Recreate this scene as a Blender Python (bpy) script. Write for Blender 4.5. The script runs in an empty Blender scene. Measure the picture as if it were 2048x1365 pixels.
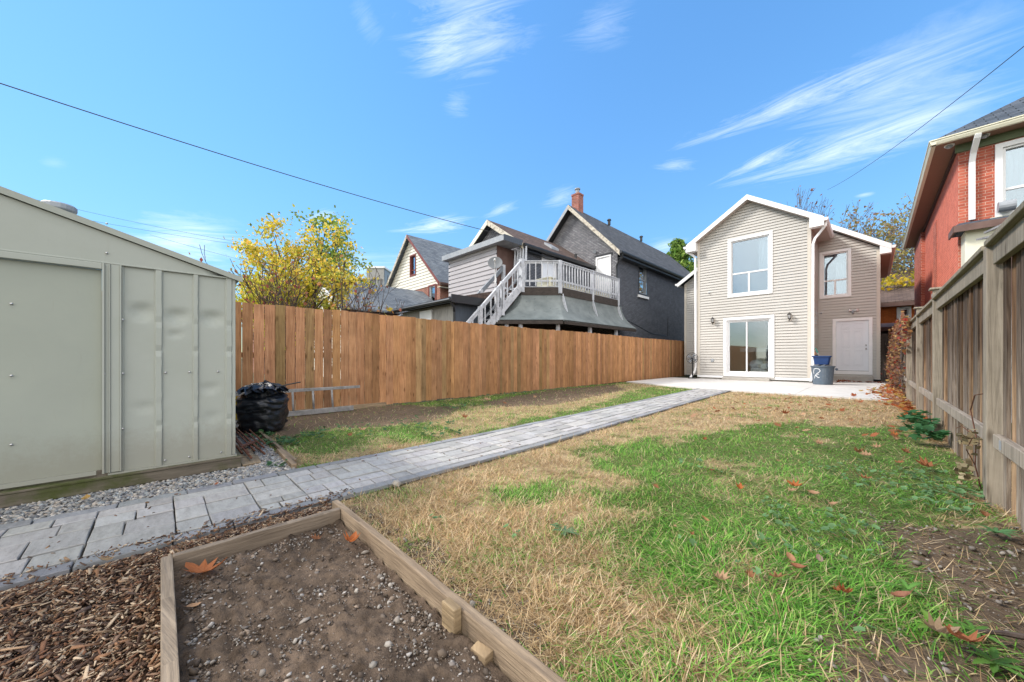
import bpy, math, random
import numpy as np
from mathutils import Vector, Matrix
R = math.radians
sc = bpy.context.scene
COL = sc.collection

# ------------------------------------------------------------------ camera
TH = R(45.4); FP = 712.0; HZ = 716.0; CH = 1.0
SN, CS = math.sin(TH), math.cos(TH)
cd = bpy.data.cameras.new("camera"); cam = bpy.data.objects.new("camera", cd); COL.objects.link(cam)
cam.location = (0, 0, CH); cam.rotation_euler = (R(90), 0, TH)
cd.sensor_width = 36; cd.lens = 36*FP/2048; cd.shift_y = (HZ-682.5)/2048
cd.clip_start = 0.02; cd.clip_end = 3000
sc.camera = cam

# ------------------------------------------------------------------ light
SUN_EL = 40.0
sun_from = Vector((-0.78, -0.62, 0)).normalized()           # horizontal direction towards the sun
sd = bpy.data.lights.new("sun", 'SUN'); sd.energy = 2.1; sd.angle = R(11); sd.color = (1, .94, .86)
sun = bpy.data.objects.new("sun", sd); COL.objects.link(sun)
sv = Vector((sun_from.x*math.cos(R(SUN_EL)), sun_from.y*math.cos(R(SUN_EL)), math.sin(R(SUN_EL))))
sun.rotation_euler = sv.to_track_quat('Z', 'Y').to_euler(); sun.location = (-20, -15, 30)

w = bpy.data.worlds.new("World"); sc.world = w; w.use_nodes = True
nt = w.node_tree; nt.nodes.clear(); N = nt.nodes.new; LK = nt.links.new
def wn(t, **k):
    n = N(t)
    for a, b in k.items(): setattr(n, a, b)
    return n
def wmath(op, a, b=None, clamp=False):
    n = N('ShaderNodeMath'); n.operation = op; n.use_clamp = clamp
    for i, v in enumerate((a, b)):
        if v is None: continue
        if isinstance(v, (int, float)): n.inputs[i].default_value = v
        else: LK(v, n.inputs[i])
    return n.outputs[0]
def wdot(a, vec):
    n = N('ShaderNodeVectorMath'); n.operation = 'DOT_PRODUCT'; LK(a, n.inputs[0]); n.inputs[1].default_value = vec
    return n.outputs['Value']
sky = wn('ShaderNodeTexSky', sky_type='NISHITA', sun_disc=False)
sky.sun_elevation = R(SUN_EL); sky.sun_rotation = math.atan2(sun_from.x, sun_from.y)
sky.altitude = 0; sky.air_density = 1.0; sky.dust_density = 0.05; sky.ozone_density = 3.0
tc = N('ShaderNodeTexCoord'); DIR = tc.outputs['Generated']
def pdir(px, py):
    u = (px-1024)/FP; v = (HZ-py)/FP
    return Vector((-SN+u*CS, CS+u*SN, v)).normalized()
# wisps of cirrus: each one sits in a patch of the sky given by its direction, along-width and across-width
def cloud(px, py, px2, py2, wid, dens, soft=1.0):
    A = pdir(px, py); B = pdir(px2, py2); C = (A+B).normalized()
    e1 = (B-A).normalized(); e2 = C.cross(e1).normalized()
    L = (B-A).length/2
    a = wmath('DIVIDE', wdot(DIR, e1), L); b = wmath('DIVIDE', wdot(DIR, e2), wid)
    r = wmath('ADD', wmath('POWER', wmath('ABSOLUTE', a), 2.0), wmath('POWER', wmath('ABSOLUTE', b), 2.0))
    m = wmath('SUBTRACT', 1.0, r, True)
    m = wmath('MULTIPLY', m, wmath('GREATER_THAN', wdot(DIR, C), 0.2))
    # streaky noise: compress along the streak
    cmb = N('ShaderNodeCombineXYZ'); LK(wmath('MULTIPLY', wdot(DIR, e1), 4.0*soft), cmb.inputs[0]); LK(wmath('MULTIPLY', wdot(DIR, e2), 26*soft), cmb.inputs[1])
    LK(wdot(DIR, C), cmb.inputs[2])
    nz = N('ShaderNodeTexNoise'); nz.inputs['Scale'].default_value = 1.0; nz.inputs['Detail'].default_value = 10; nz.inputs['Roughness'].default_value = .68
    nz.inputs['Distortion'].default_value = 1.1
    LK(cmb.outputs[0], nz.inputs['Vector'])
    n = wmath('MULTIPLY', wmath('SUBTRACT', nz.outputs['Fac'], .5), 3.4)
    k = wmath('MULTIPLY', wmath('SUBTRACT', wmath('ADD', wmath('MULTIPLY', m, 1.0), n), .42), .6, True)
    return wmath('MULTIPLY', wmath('MULTIPLY', k, m), dens)
CL = [
 (740,75,1110,10,.13,.6,1.1),(800,125,960,70,.05,.5,2.0),(870,200,950,215,.035,.3,2.5),(700,60,760,20,.05,.2,2),
 (1265,322,2100,20,.034,.85,1),(1375,385,2150,170,.048,.9,1),(1385,378,1680,255,.020,.9,1.3),
 (1500,255,2200,50,.10,.55,.8),(1600,300,2200,160,.06,.4,.8),
 (745,462,985,440,.030,1.1,1.5),(590,440,690,425,.020,.8,1.5),(120,455,540,500,.075,1.0,.8),(700,505,960,520,.05,.45,.8),(1240,520,1420,500,.06,.5,.8),(940,440,1060,400,.02,.6,1.5),
 (1060,410,1180,380,.035,.5,1.5),(1270,500,1400,480,.02,.5,1),(380,520,900,560,.08,.7,.6),(60,320,150,330,.015,.2,2),
 (1100,70,1300,35,.05,.3,1.4),(1700,395,1760,385,.006,.6,1),(1280,330,1420,330,.02,.5,1.5),
]
tot = None
for c in CL:
    v = cloud(*c); tot = v if tot is None else wmath('ADD', tot, v)
# unseen cloud bank behind the camera, mirrored in windows, brightened as neutral fill light
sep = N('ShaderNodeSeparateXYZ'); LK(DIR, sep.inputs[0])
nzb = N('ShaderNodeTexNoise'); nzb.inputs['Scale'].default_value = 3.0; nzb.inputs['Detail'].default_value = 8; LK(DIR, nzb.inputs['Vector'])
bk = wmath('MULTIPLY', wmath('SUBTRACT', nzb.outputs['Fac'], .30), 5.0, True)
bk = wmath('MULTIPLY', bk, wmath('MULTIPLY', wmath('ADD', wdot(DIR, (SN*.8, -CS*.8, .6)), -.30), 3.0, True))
fac = wmath('MINIMUM', tot, .9)
hs = N('ShaderNodeHueSaturation'); hs.inputs['Saturation'].default_value = 1.16; hs.inputs['Value'].default_value = 1.18
LK(sky.outputs[0], hs.inputs['Color'])
# lift: thin high haze that makes the low sky paler
mx = N('ShaderNodeMixRGB'); mx.inputs['Color2'].default_value = (4.6, 4.9, 5.3, 1)
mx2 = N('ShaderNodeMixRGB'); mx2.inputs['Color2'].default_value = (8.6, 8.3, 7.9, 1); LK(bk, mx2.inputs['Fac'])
bw = N('ShaderNodeRGBToBW'); LK(hs.outputs[0], bw.inputs[0])
kk = wmath('DIVIDE', 1.42, wmath('ADD', 1.0, wmath('MULTIPLY', bw.outputs[0], .42)))
cm = N('ShaderNodeMixRGB'); cm.blend_type = 'MULTIPLY'; cm.inputs['Fac'].default_value = 1; LK(hs.outputs[0], cm.inputs['Color1']); LK(kk, cm.inputs['Color2'])
cm2 = N('ShaderNodeMixRGB'); cm2.blend_type = 'MULTIPLY'; cm2.inputs['Fac'].default_value = 1; LK(cm.outputs[0], cm2.inputs['Color1']); cm2.inputs['Color2'].default_value = (.95, 1.04, 1.0, 1)
LK(fac, mx.inputs['Fac']); LK(cm2.outputs[0], mx.inputs['Color1'])
bg = N('ShaderNodeBackground'); bg.inputs['Strength'].default_value = .15
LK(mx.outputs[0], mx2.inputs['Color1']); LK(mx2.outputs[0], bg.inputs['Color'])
ow = N('ShaderNodeOutputWorld'); LK(bg.outputs[0], ow.inputs['Surface'])
SKYMIX, SKYBG = mx, bg

vs = sc.view_settings; vs.view_transform = 'Standard'; vs.look = 'None'; vs.gamma = 1; vs.use_curve_mapping = False
vs.exposure = 1.1
sc.cycles.max_bounces = 6; sc.cycles.diffuse_bounces = 3; sc.cycles.glossy_bounces = 3
sc.cycles.transparent_max_bounces = 8; sc.cycles.caustics_reflective = False; sc.cycles.caustics_refractive = False

# ------------------------------------------------------------------ surveying helpers (measured sightline + a known plane -> metres)
def ray(px):
    u = (px-1024)/FP
    return (-SN+u*CS, CS+u*SN)
def G(px, py, z=0.0):
    t = FP*(CH-z)/(py-HZ); a, b = ray(px); return (a*t, b*t)
def onY(px, py, Y):
    a, b = ray(px); t = Y/b; return (a*t, CH+(HZ-py)*t/FP)
def onX(px, py, X):
    a, b = ray(px); t = X/a; return (b*t, CH+(HZ-py)*t/FP)
def atT(px, py, t):
    a, b = ray(px); return (a*t, b*t, CH+(HZ-py)*t/FP)

# ------------------------------------------------------------------ materials
def newmat(name):
    m = bpy.data.materials.new(name); m.use_nodes = True
    nt = m.node_tree; p = nt.nodes['Principled BSDF']
    return m, nt, p
def ramp(nt, fac, stops):
    r = nt.nodes.new('ShaderNodeValToRGB'); e = r.color_ramp.elements
    e[0].position, e[1].position = stops[0][0], stops[-1][0]
    e[0].color = (*stops[0][1], 1); e[1].color = (*stops[-1][1], 1)
    for pos, c in stops[1:-1]:
        x = e.new(pos); x.color = (*c, 1)
    nt.links.new(fac, r.inputs[0]); return r.outputs[0]
def coords(nt, kind, stretch):
    t = nt.nodes.new('ShaderNodeTexCoord'); mp = nt.nodes.new('ShaderNodeMapping')
    mp.inputs['Scale'].default_value = stretch
    nt.links.new(t.outputs[kind], mp.inputs['Vector']); return mp.outputs[0]
def noise(nt, vec, scale, detail=5, rough=.55, dist=0):
    n = nt.nodes.new('ShaderNodeTexNoise'); n.inputs['Scale'].default_value = scale; n.inputs['Detail'].default_value = detail
    n.inputs['Roughness'].default_value = rough; n.inputs['Distortion'].default_value = dist
    nt.links.new(vec, n.inputs['Vector']); return n.outputs['Fac']
def mixc(nt, kind, fac, a, b):
    m = nt.nodes.new('ShaderNodeMixRGB'); m.blend_type = kind
    for i, v in enumerate((fac, a, b)):
        if isinstance(v, (int, float)): m.inputs[i].default_value = v
        elif isinstance(v, tuple): m.inputs[i].default_value = (*v, 1)
        else: nt.links.new(v, m.inputs[i])
    return m.outputs[0]
def bumpn(nt, p, h, strength, dist=.01, prev=None):
    b = nt.nodes.new('ShaderNodeBump'); b.inputs['Strength'].default_value = strength; b.inputs['Distance'].default_value = dist
    nt.links.new(h, b.inputs['Height'])
    if prev is not None: nt.links.new(prev, b.inputs['Normal'])
    nt.links.new(b.outputs[0], p.inputs['Normal']); return b.outputs[0]
def attr(nt, name='tone'):
    a = nt.nodes.new('ShaderNodeAttribute'); a.attribute_name = name; return a.outputs['Color']
def mat(name, stops, scale=4, stretch=(1,1,1), coord='UV', rough=.7, bump=.15, bscale=None, tone=False, detail=5, spec=.3,
        metal=0, dist=0, bdist=.01, dirt=None):
    m, nt, p = newmat(name)
    v = coords(nt, coord, stretch)
    c = ramp(nt, noise(nt, v, scale, detail, .6, dist), stops) if len(stops) > 1 else None
    if c is None:
        rgb = nt.nodes.new('ShaderNodeRGB'); rgb.outputs[0].default_value = (*stops[0][1], 1); c = rgb.outputs[0]
    if dirt:
        v2 = coords(nt, coord, (1,1,1))
        f = ramp(nt, noise(nt, v2, dirt[0], 6, .65), [(dirt[1], (0,0,0)), (dirt[2], (1,1,1))])
        c = mixc(nt, 'MIX', mixc(nt, 'MULTIPLY', 1.0, f, (dirt[4],)*3), c, dirt[3])
    if tone: c = mixc(nt, 'MULTIPLY', 1.0, c, attr(nt))
    nt.links.new(c, p.inputs['Base Color'])
    p.inputs['Roughness'].default_value = rough; p.inputs['Specular IOR Level'].default_value = spec; p.inputs['Metallic'].default_value = metal
    if bump: bumpn(nt, p, noise(nt, v, bscale or scale*3, 6), bump, bdist)
    return m
def vcol(name, rough=.7, spec=.2, transl=0.0, bump=0):
    m, nt, p = newmat(name); c = attr(nt)
    nt.links.new(c, p.inputs['Base Color']); p.inputs['Roughness'].default_value = rough; p.inputs['Specular IOR Level'].default_value = spec
    if bump:
        bumpn(nt, p, noise(nt, coords(nt, 'Object', (1,1,1)), bump, 5), .5, .004)
    if transl:
        tr = nt.nodes.new('ShaderNodeBsdfTranslucent'); nt.links.new(c, tr.inputs['Color'])
        ms = nt.nodes.new('ShaderNodeMixShader'); ms.inputs[0].default_value = transl
        nt.links.new(p.outputs[0], ms.inputs[1]); nt.links.new(tr.outputs[0], ms.inputs[2])
        nt.links.new(ms.outputs[0], nt.nodes['Material Output'].inputs['Surface'])
    return m
def brick(name, c1, c2, mortar, bw=.215, rh=.075, ms=.01, rough=.85, bump=.8, var=None, wear=None, tone=False):
    m, nt, p = newmat(name); v = coords(nt, 'UV', (1,1,1))
    b = nt.nodes.new('ShaderNodeTexBrick'); b.inputs['Scale'].default_value = 1; b.inputs['Brick Width'].default_value = bw
    b.inputs['Row Height'].default_value = rh; b.inputs['Mortar Size'].default_value = ms; b.inputs['Mortar Smooth'].default_value = .3
    b.inputs['Color1'].default_value = (*c1, 1); b.inputs['Color2'].default_value = (*c2, 1); b.inputs['Mortar'].default_value = (*mortar, 1)
    b.inputs['Bias'].default_value = 0
    # waviness of the courses
    nz = nt.nodes.new('ShaderNodeTexNoise'); nz.inputs['Scale'].default_value = 3; nt.links.new(v, nz.inputs['Vector'])
    vm = nt.nodes.new('ShaderNodeVectorMath'); vm.operation = 'MULTIPLY_ADD'; nt.links.new(nz.outputs['Color'], vm.inputs[0])
    vm.inputs[1].default_value = (.012,.012,0); nt.links.new(v, vm.inputs[2]); nt.links.new(vm.outputs[0], b.inputs['Vector'])
    c = b.outputs['Color']
    n1 = noise(nt, v, 2.2, 6, .6)
    lo = var or .75
    c = mixc(nt, 'MULTIPLY', 1.0, c, ramp(nt, n1, [(.3, (lo,)*3), (.7, (1.15,)*3)]))
    if wear:
        f = ramp(nt, noise(nt, v, wear[0], 7, .7), [(wear[1], (0,0,0)), (wear[2], (1,1,1))])
        c = mixc(nt, 'MIX', f, c, wear[3])
    if tone: c = mixc(nt, 'MULTIPLY', 1.0, c, attr(nt))
    nt.links.new(c, p.inputs['Base Color']); p.inputs['Roughness'].default_value = rough; p.inputs['Specular IOR Level'].default_value = .25
    inv = nt.nodes.new('ShaderNodeMath'); inv.operation = 'SUBTRACT'; inv.inputs[0].default_value = 1; nt.links.new(b.outputs['Fac'], inv.inputs[1])
    h = nt.nodes.new('ShaderNodeMath'); h.operation = 'MULTIPLY_ADD'; nt.links.new(noise(nt, v, 30, 4), h.inputs[0]); h.inputs[1].default_value = .5; nt.links.new(inv.outputs[0], h.inputs[2])
    bumpn(nt, p, h.outputs[0], bump, .012)
    return m
def glass(name, refl=.35, tint=(.8,.86,.88), rtint=(.9,.95,1)):
    m, nt, p = newmat(name); nt.nodes.remove(p)
    tr = nt.nodes.new('ShaderNodeBsdfTransparent'); tr.inputs[0].default_value = (*tint, 1)
    gl = nt.nodes.new('ShaderNodeBsdfGlossy'); gl.inputs['Roughness'].default_value = .02; gl.inputs['Color'].default_value = (*rtint, 1)
    lw = nt.nodes.new('ShaderNodeLayerWeight'); lw.inputs[0].default_value = .35
    mr = nt.nodes.new('ShaderNodeMapRange'); mr.inputs['To Min'].default_value = refl; mr.inputs['To Max'].default_value = 1
    nt.links.new(lw.outputs['Facing'], mr.inputs['Value'])
    bb = nt.nodes.new('ShaderNodeBump'); bb.inputs['Strength'].default_value = .03; bb.inputs['Distance'].default_value = .02
    nt.links.new(noise(nt, coords(nt, 'UV', (1,1,1)), 2.5, 2), bb.inputs['Height']); nt.links.new(bb.outputs[0], gl.inputs['Normal'])
    ms = nt.nodes.new('ShaderNodeMixShader'); nt.links.new(mr.outputs[0], ms.inputs[0])
    nt.links.new(tr.outputs[0], ms.inputs[1]); nt.links.new(gl.outputs[0], ms.inputs[2])
    nt.links.new(ms.outputs[0], nt.nodes['Material Output'].inputs['Surface'])
    return m
def grey(v, b=0): return (v, v, v+b)
M = {}
M['siding'] = mat('beige_vinyl', [(.3,(.47,.452,.42)),(.7,(.52,.502,.468))], .8, rough=.5, bump=.05, bscale=30, spec=.35, dirt=(1.3,.5,.85,(.42,.39,.34),.35))
M['sidetrim'] = mat('beige_corner_trim', [(.3,(.53,.485,.42)),(.7,(.58,.53,.46))], 2, rough=.5, bump=.03)
M['whitetrim'] = mat('white_trim', [(.3,(.74,.75,.76)),(.7,(.82,.82,.82))], 3, rough=.45, bump=.04, dirt=(4,.55,.9,(.55,.55,.53),.4))
M['soffit'] = mat('beige_soffit', [(.3,(.40,.35,.32)),(.7,(.46,.41,.37))], 3, stretch=(1,12,1), rough=.6, bump=.2)
M['door_white'] = mat('white_steel_door', [(.3,(.70,.73,.78)),(.7,(.74,.77,.81))], 2, rough=.4, bump=.04)
M['shingle'] = brick('dark_shingles', (.07,.075,.085), (.12,.125,.135), (.035,.035,.04), bw=.3, rh=.14, ms=.008, rough=.9, bump=.7)
M['shingle_grey'] = brick('grey_shingles', (.13,.15,.18), (.20,.225,.25), (.07,.075,.08), bw=.3, rh=.14, ms=.008, rough=.9, bump=.7)
M['shingle_slate'] = brick('slate_shingles', (.05,.065,.085), (.085,.10,.125), (.02,.025,.03), bw=.34, rh=.15, ms=.012, rough=.85, bump=.9)
M['shingle_brown'] = brick('brown_shingles', (.085,.06,.052), (.14,.10,.085), (.04,.03,.028), bw=.3, rh=.14, ms=.008, rough=.9, bump=.7)
M['concrete'] = mat('pale_concrete', [(.25,(.50,.485,.46)),(.75,(.60,.585,.56))], 1.7, rough=.85, bump=.2, bscale=60, dirt=(2.5,.5,.8,(.42,.39,.36),.5))
M['concrete_step'] = mat('step_concrete', [(.3,(.33,.31,.28)),(.7,(.42,.40,.36))], 5, rough=.9, bump=.3, bscale=40)
M['glass'] = glass('window_glass', .26, rtint=(.62,.72,.80))
M['glass_door'] = glass('door_glass', .16, tint=(.9,.93,.93))
M['glass_dark'] = glass('dark_glass', .5, tint=(.5,.55,.58))
M['interior'] = mat('dim_room', [(.3,(.10,.085,.07)),(.7,(.14,.12,.10))], 2, rough=.9, bump=0)
M['interior_light'] = mat('tan_room', [(.3,(.50,.43,.33)),(.7,(.58,.50,.39))], 1, rough=.9, bump=0)
M['curtain'] = mat('pale_curtain', [(.3,(.45,.50,.52)),(.7,(.62,.66,.66))], 5, stretch=(6,.4,1), rough=.9, bump=.5, bscale=5)
M['black_metal'] = mat('black_metal', [(0,(.018,.02,.022)),(1,(.03,.032,.035))], 5, rough=.4, bump=.05, spec=.4)
M['bronze'] = mat('black_lantern_metal', [(0,(.03,.026,.022)),(1,(.05,.045,.04))], 20, rough=.45, bump=.1, spec=.5)
M['lamp_glass'] = mat('lantern_glass', [(0,(.35,.36,.36)),(1,(.5,.5,.5))], 9, rough=.2, bump=.1)
M['steel'] = mat('brushed_nickel', [(0,(.35,.35,.36)),(1,(.5,.5,.5))], 9, rough=.3, bump=0, metal=.9)
M['shed'] = mat('sage_painted_steel', [(.3,(.33,.352,.315)),(.7,(.365,.387,.348))], .9, rough=.55, bump=.5, bscale=1.3, bdist=.006, spec=.35,
                dirt=(1.6,.45,.85,(.29,.315,.26),.6))
M['shed_door'] = mat('dull_green_grey_steel', [(.3,(.30,.325,.28)),(.7,(.33,.352,.30))], .8, rough=.6, bump=.6, bscale=1.1, bdist=.01, spec=.3,
                dirt=(1.2,.4,.8,(.26,.285,.255),.6))
M['timber_moss'] = mat('mossy_timber', [(.25,(.055,.048,.036)),(.5,(.13,.11,.085)),(.75,(.19,.165,.13))], 6, stretch=(.35,3.5,1), rough=.9, bump=.6,
                dirt=(2.2,.45,.6,(.055,.068,.015),.9))
M['timber'] = mat('pale_weathered_timber', [(.25,(.07,.052,.038)),(.5,(.21,.165,.12)),(.78,(.34,.275,.205))], 7, stretch=(.3,4,1), rough=.85, bump=.6, tone=True,
                dirt=(2.5,.5,.72,(.12,.095,.07),.7))
M['cedar'] = None
M['slate'] = mat('slate_slab', [(.3,(.09,.10,.11)),(.7,(.16,.17,.18))], 9, rough=.8, bump=.5)
M['picket'] = mat('white_picket_paint', [(.3,(.55,.58,.62)),(.7,(.70,.72,.75))], 6, rough=.6, bump=.1)
M['ladder'] = mat('weathered_grey_wood', [(.3,(.17,.165,.16)),(.7,(.36,.35,.34))], 9, stretch=(1,1,1), coord='Object', rough=.9, bump=.5)
M['grey_paint'] = mat('pale_grey_painted_wood', [(.25,(.34,.36,.40)),(.55,(.50,.52,.56)),(.8,(.58,.60,.64))], 7, coord='Object', rough=.65, bump=.2,
                dirt=(6,.58,.7,(.25,.24,.23),.6))
M['grey_rail'] = mat('mid_grey_painted_rail', [(.3,(.16,.18,.20)),(.7,(.22,.24,.27))], 5, coord='Object', rough=.6, bump=.1)
M['brick_grey_lit'] = brick('lit_grey_painted_brick', (.22,.22,.235), (.37,.37,.385), (.09,.09,.10), ms=.022, var=.8, wear=(7,.60,.70,(.40,.40,.40)))  # sunlit tone of the grey paint, put into the colour
M['brick_grey_shaded'] = brick('shaded_grey_painted_brick', (.10,.11,.13), (.145,.155,.18), (.065,.07,.082), ms=.016, var=.85)  # same grey paint on the sides away from the sun, shade coloured in
M['charcoal_board'] = mat('charcoal_boarding', [(.3,(.055,.07,.09)),(.7,(.09,.105,.13))], 3, stretch=(9,.5,1), rough=.7, bump=.5, bscale=3)
M['siding_grey'] = mat('mauve_grey_siding', [(.3,(.36,.345,.36)),(.7,(.42,.40,.415))], 1, rough=.5, bump=.05)
M['siding_white'] = mat('cream_white_siding', [(.3,(.70,.67,.58)),(.7,(.78,.75,.66))], 1, rough=.5, bump=.05)
M['oldtrim'] = mat('peeling_white_fascia', [(.35,(.20,.17,.14)),(.5,(.50,.46,.38)),(.8,(.62,.58,.50))], 7, rough=.8, bump=.4)
M['awning'] = mat('patinated_grey_green_felt', [(.25,(.11,.13,.132)),(.55,(.18,.205,.205)),(.8,(.25,.275,.27))], 1.6, coord='Object', rough=.8, bump=.25, bscale=9, detail=7,
                dirt=(5,.63,.68,(.07,.08,.08),.6))
M['darkwood'] = mat('dark_rotten_wood', [(.3,(.028,.024,.022)),(.7,(.075,.062,.055))], 9, stretch=(.5,3,1), rough=.9, bump=.6)
M['brownpaint'] = mat('brown_paint', [(.3,(.11,.065,.055)),(.7,(.16,.10,.085))], 4, rough=.6, bump=.2)
M['redtrim'] = mat('dark_red_trim', [(.3,(.14,.035,.03)),(.7,(.20,.055,.045))], 4, rough=.6, bump=.1)
M['brick_red'] = brick('red_brick', (.36,.08,.05), (.52,.14,.085), (.58,.36,.28), ms=.007, var=.68, wear=(11,.64,.68,(.50,.36,.30)))
M['brick_red_wall'] = brick('painted_red_brick', (.52,.12,.072), (.62,.16,.10), (.62,.28,.2), ms=.008, var=.9, wear=(3,.66,.9,(.62,.2,.14)), bump=.8)
M['brick_orange'] = brick('orange_brick', (.50,.13,.03), (.58,.17,.045), (.38,.11,.04), ms=.008, var=.85)
M['brick_chimney'] = brick('chimney_brick', (.28,.06,.04), (.40,.11,.075), (.36,.26,.22), ms=.014, var=.6)
M['brick_house'] = brick('brown_red_brick', (.28,.085,.05), (.38,.14,.09), (.32,.24,.2), ms=.014, var=.7)
M['cream'] = mat('cream_panel', [(.3,(.66,.64,.50)),(.7,(.72,.70,.57))], 2, rough=.5, bump=.06)
M['corrug'] = mat('weathered_corrugated_metal', [(.25,(.17,.17,.165)),(.5,(.32,.32,.31)),(.8,(.42,.42,.40))], 5, stretch=(4,.4,1), rough=.6, bump=.3)
M['bluebin'] = mat('blue_plastic', [(0,(.008,.035,.13)),(1,(.012,.05,.17))], 5, rough=.4, bump=.05, spec=.45)
M['greybin'] = mat('blue_grey_plastic', [(.3,(.075,.105,.14)),(.7,(.115,.15,.19))], 8, rough=.55, bump=.15, spec=.4, dirt=(3,.5,.75,(.17,.19,.21),.5))
M['whitepaint'] = mat('white_brushed_paint', [(.3,(.45,.48,.5)),(.6,(.75,.77,.78))], 20, rough=.6, bump=.2)
M['yellow'] = mat('yellow_plastic', [(0,(.42,.30,.01)),(1,(.50,.37,.02))], 5, rough=.4, bump=.05)
M['rust'] = mat('rusty_steel', [(.3,(.07,.03,.02)),(.7,(.17,.075,.045))], 30, coord='Object', rough=.8, bump=.5)
M['teal'] = mat('teal_plastic', [(0,(.01,.15,.13)),(1,(.02,.2,.17))], 5, rough=.4, bump=0)
M['white_plastic'] = mat('white_plastic', [(0,(.70,.70,.70)),(1,(.75,.75,.75))], 5, rough=.35, bump=0)
M['greymetal'] = mat('grey_metal', [(.3,(.22,.24,.27)),(.7,(.32,.34,.36))], 5, rough=.5, bump=.1, spec=.5)
M['bedding'] = mat('white_bedding', [(.3,(.55,.57,.60)),(.7,(.68,.69,.70))], 4, coord='Object', rough=.9, bump=.5)
M['bark'] = mat('brown_bark', [(.3,(.045,.032,.028)),(.7,(.11,.085,.07))], 12, coord='Object', rough=.95, bump=.5)
M['bark_grey'] = mat('grey_bark', [(.3,(.085,.075,.07)),(.7,(.17,.15,.14))], 8, coord='Object', rough=.95, bump=.4)
M['leaf'] = vcol('autumn_leaf', .6, .25, .45)
M['grass'] = vcol('grass_blade', .5, .3, .42)
M['stone'] = vcol('loose_stone', .85, .25, 0, 60)
M['chip'] = vcol('wood_chip', .9, .15, 0, 50)
M['paver'] = None

def boards_mat(name, stops, green=None, top_dark=None):
    m, nt, p = newmat(name); v = coords(nt, 'UV', (1,1,1))
    # per-board offset so the grain differs from board to board
    at = attr(nt, 'seed'); vm = nt.nodes.new('ShaderNodeVectorMath'); vm.operation = 'MULTIPLY_ADD'
    nt.links.new(at, vm.inputs[0]); vm.inputs[1].default_value = (37, 53, 0); nt.links.new(v, vm.inputs[2])
    st = nt.nodes.new('ShaderNodeMapping'); st.inputs['Scale'].default_value = (12, .45, 1); nt.links.new(vm.outputs[0], st.inputs['Vector'])
    g = noise(nt, st.outputs[0], 4, 8, .65, 1.2)
    c = ramp(nt, g, stops)
    # knots
    st2 = nt.nodes.new('ShaderNodeMapping'); st2.inputs['Scale'].default_value = (7, 2.6, 1); nt.links.new(vm.outputs[0], st2.inputs['Vector'])
    vo = nt.nodes.new('ShaderNodeTexVoronoi'); vo.inputs['Scale'].default_value = 1.0; nt.links.new(st2.outputs[0], vo.inputs['Vector'])
    k = ramp(nt, vo.outputs['Distance'], [(.05, (.38,.33,.3)), (.16, (1,1,1))])
    c = mixc(nt, 'MULTIPLY', .8, c, k)
    b2 = noise(nt, vm.outputs[0], 2.2, 5, .6)
    c = mixc(nt, 'MULTIPLY', 1.0, c, ramp(nt, b2, [(.3, (.74,.74,.74)), (.7, (1.15,1.15,1.15))]))
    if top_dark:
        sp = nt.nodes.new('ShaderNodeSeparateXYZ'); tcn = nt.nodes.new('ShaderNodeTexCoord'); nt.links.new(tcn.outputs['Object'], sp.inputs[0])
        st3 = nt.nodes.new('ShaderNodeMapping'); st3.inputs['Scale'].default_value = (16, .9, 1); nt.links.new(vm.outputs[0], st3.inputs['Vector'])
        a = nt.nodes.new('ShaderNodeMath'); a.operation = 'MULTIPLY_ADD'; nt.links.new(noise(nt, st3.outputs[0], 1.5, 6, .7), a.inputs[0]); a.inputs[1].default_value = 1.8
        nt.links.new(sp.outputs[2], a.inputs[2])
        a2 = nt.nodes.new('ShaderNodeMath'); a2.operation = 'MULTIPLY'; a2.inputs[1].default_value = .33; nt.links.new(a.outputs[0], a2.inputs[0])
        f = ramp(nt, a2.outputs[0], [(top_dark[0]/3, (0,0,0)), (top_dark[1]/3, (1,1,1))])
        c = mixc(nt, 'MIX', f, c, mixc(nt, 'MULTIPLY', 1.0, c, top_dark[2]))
    c = mixc(nt, 'MULTIPLY', 1.0, c, attr(nt))
    nt.links.new(c, p.inputs['Base Color']); p.inputs['Roughness'].default_value = .8; p.inputs['Specular IOR Level'].default_value = .2
    bumpn(nt, p, g, .45, .01)
    return m
M['cedar'] = boards_mat('stained_cedar', [(.25,(.20,.09,.042)),(.5,(.41,.21,.10)),(.78,(.56,.325,.17))])
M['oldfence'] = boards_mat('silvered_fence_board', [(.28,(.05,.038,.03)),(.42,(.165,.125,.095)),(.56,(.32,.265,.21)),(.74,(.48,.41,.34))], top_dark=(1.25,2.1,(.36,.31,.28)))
M['oldrail'] = boards_mat('silvered_fence_timber', [(.25,(.12,.10,.08)),(.5,(.285,.25,.205)),(.78,(.41,.365,.31))])

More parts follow.
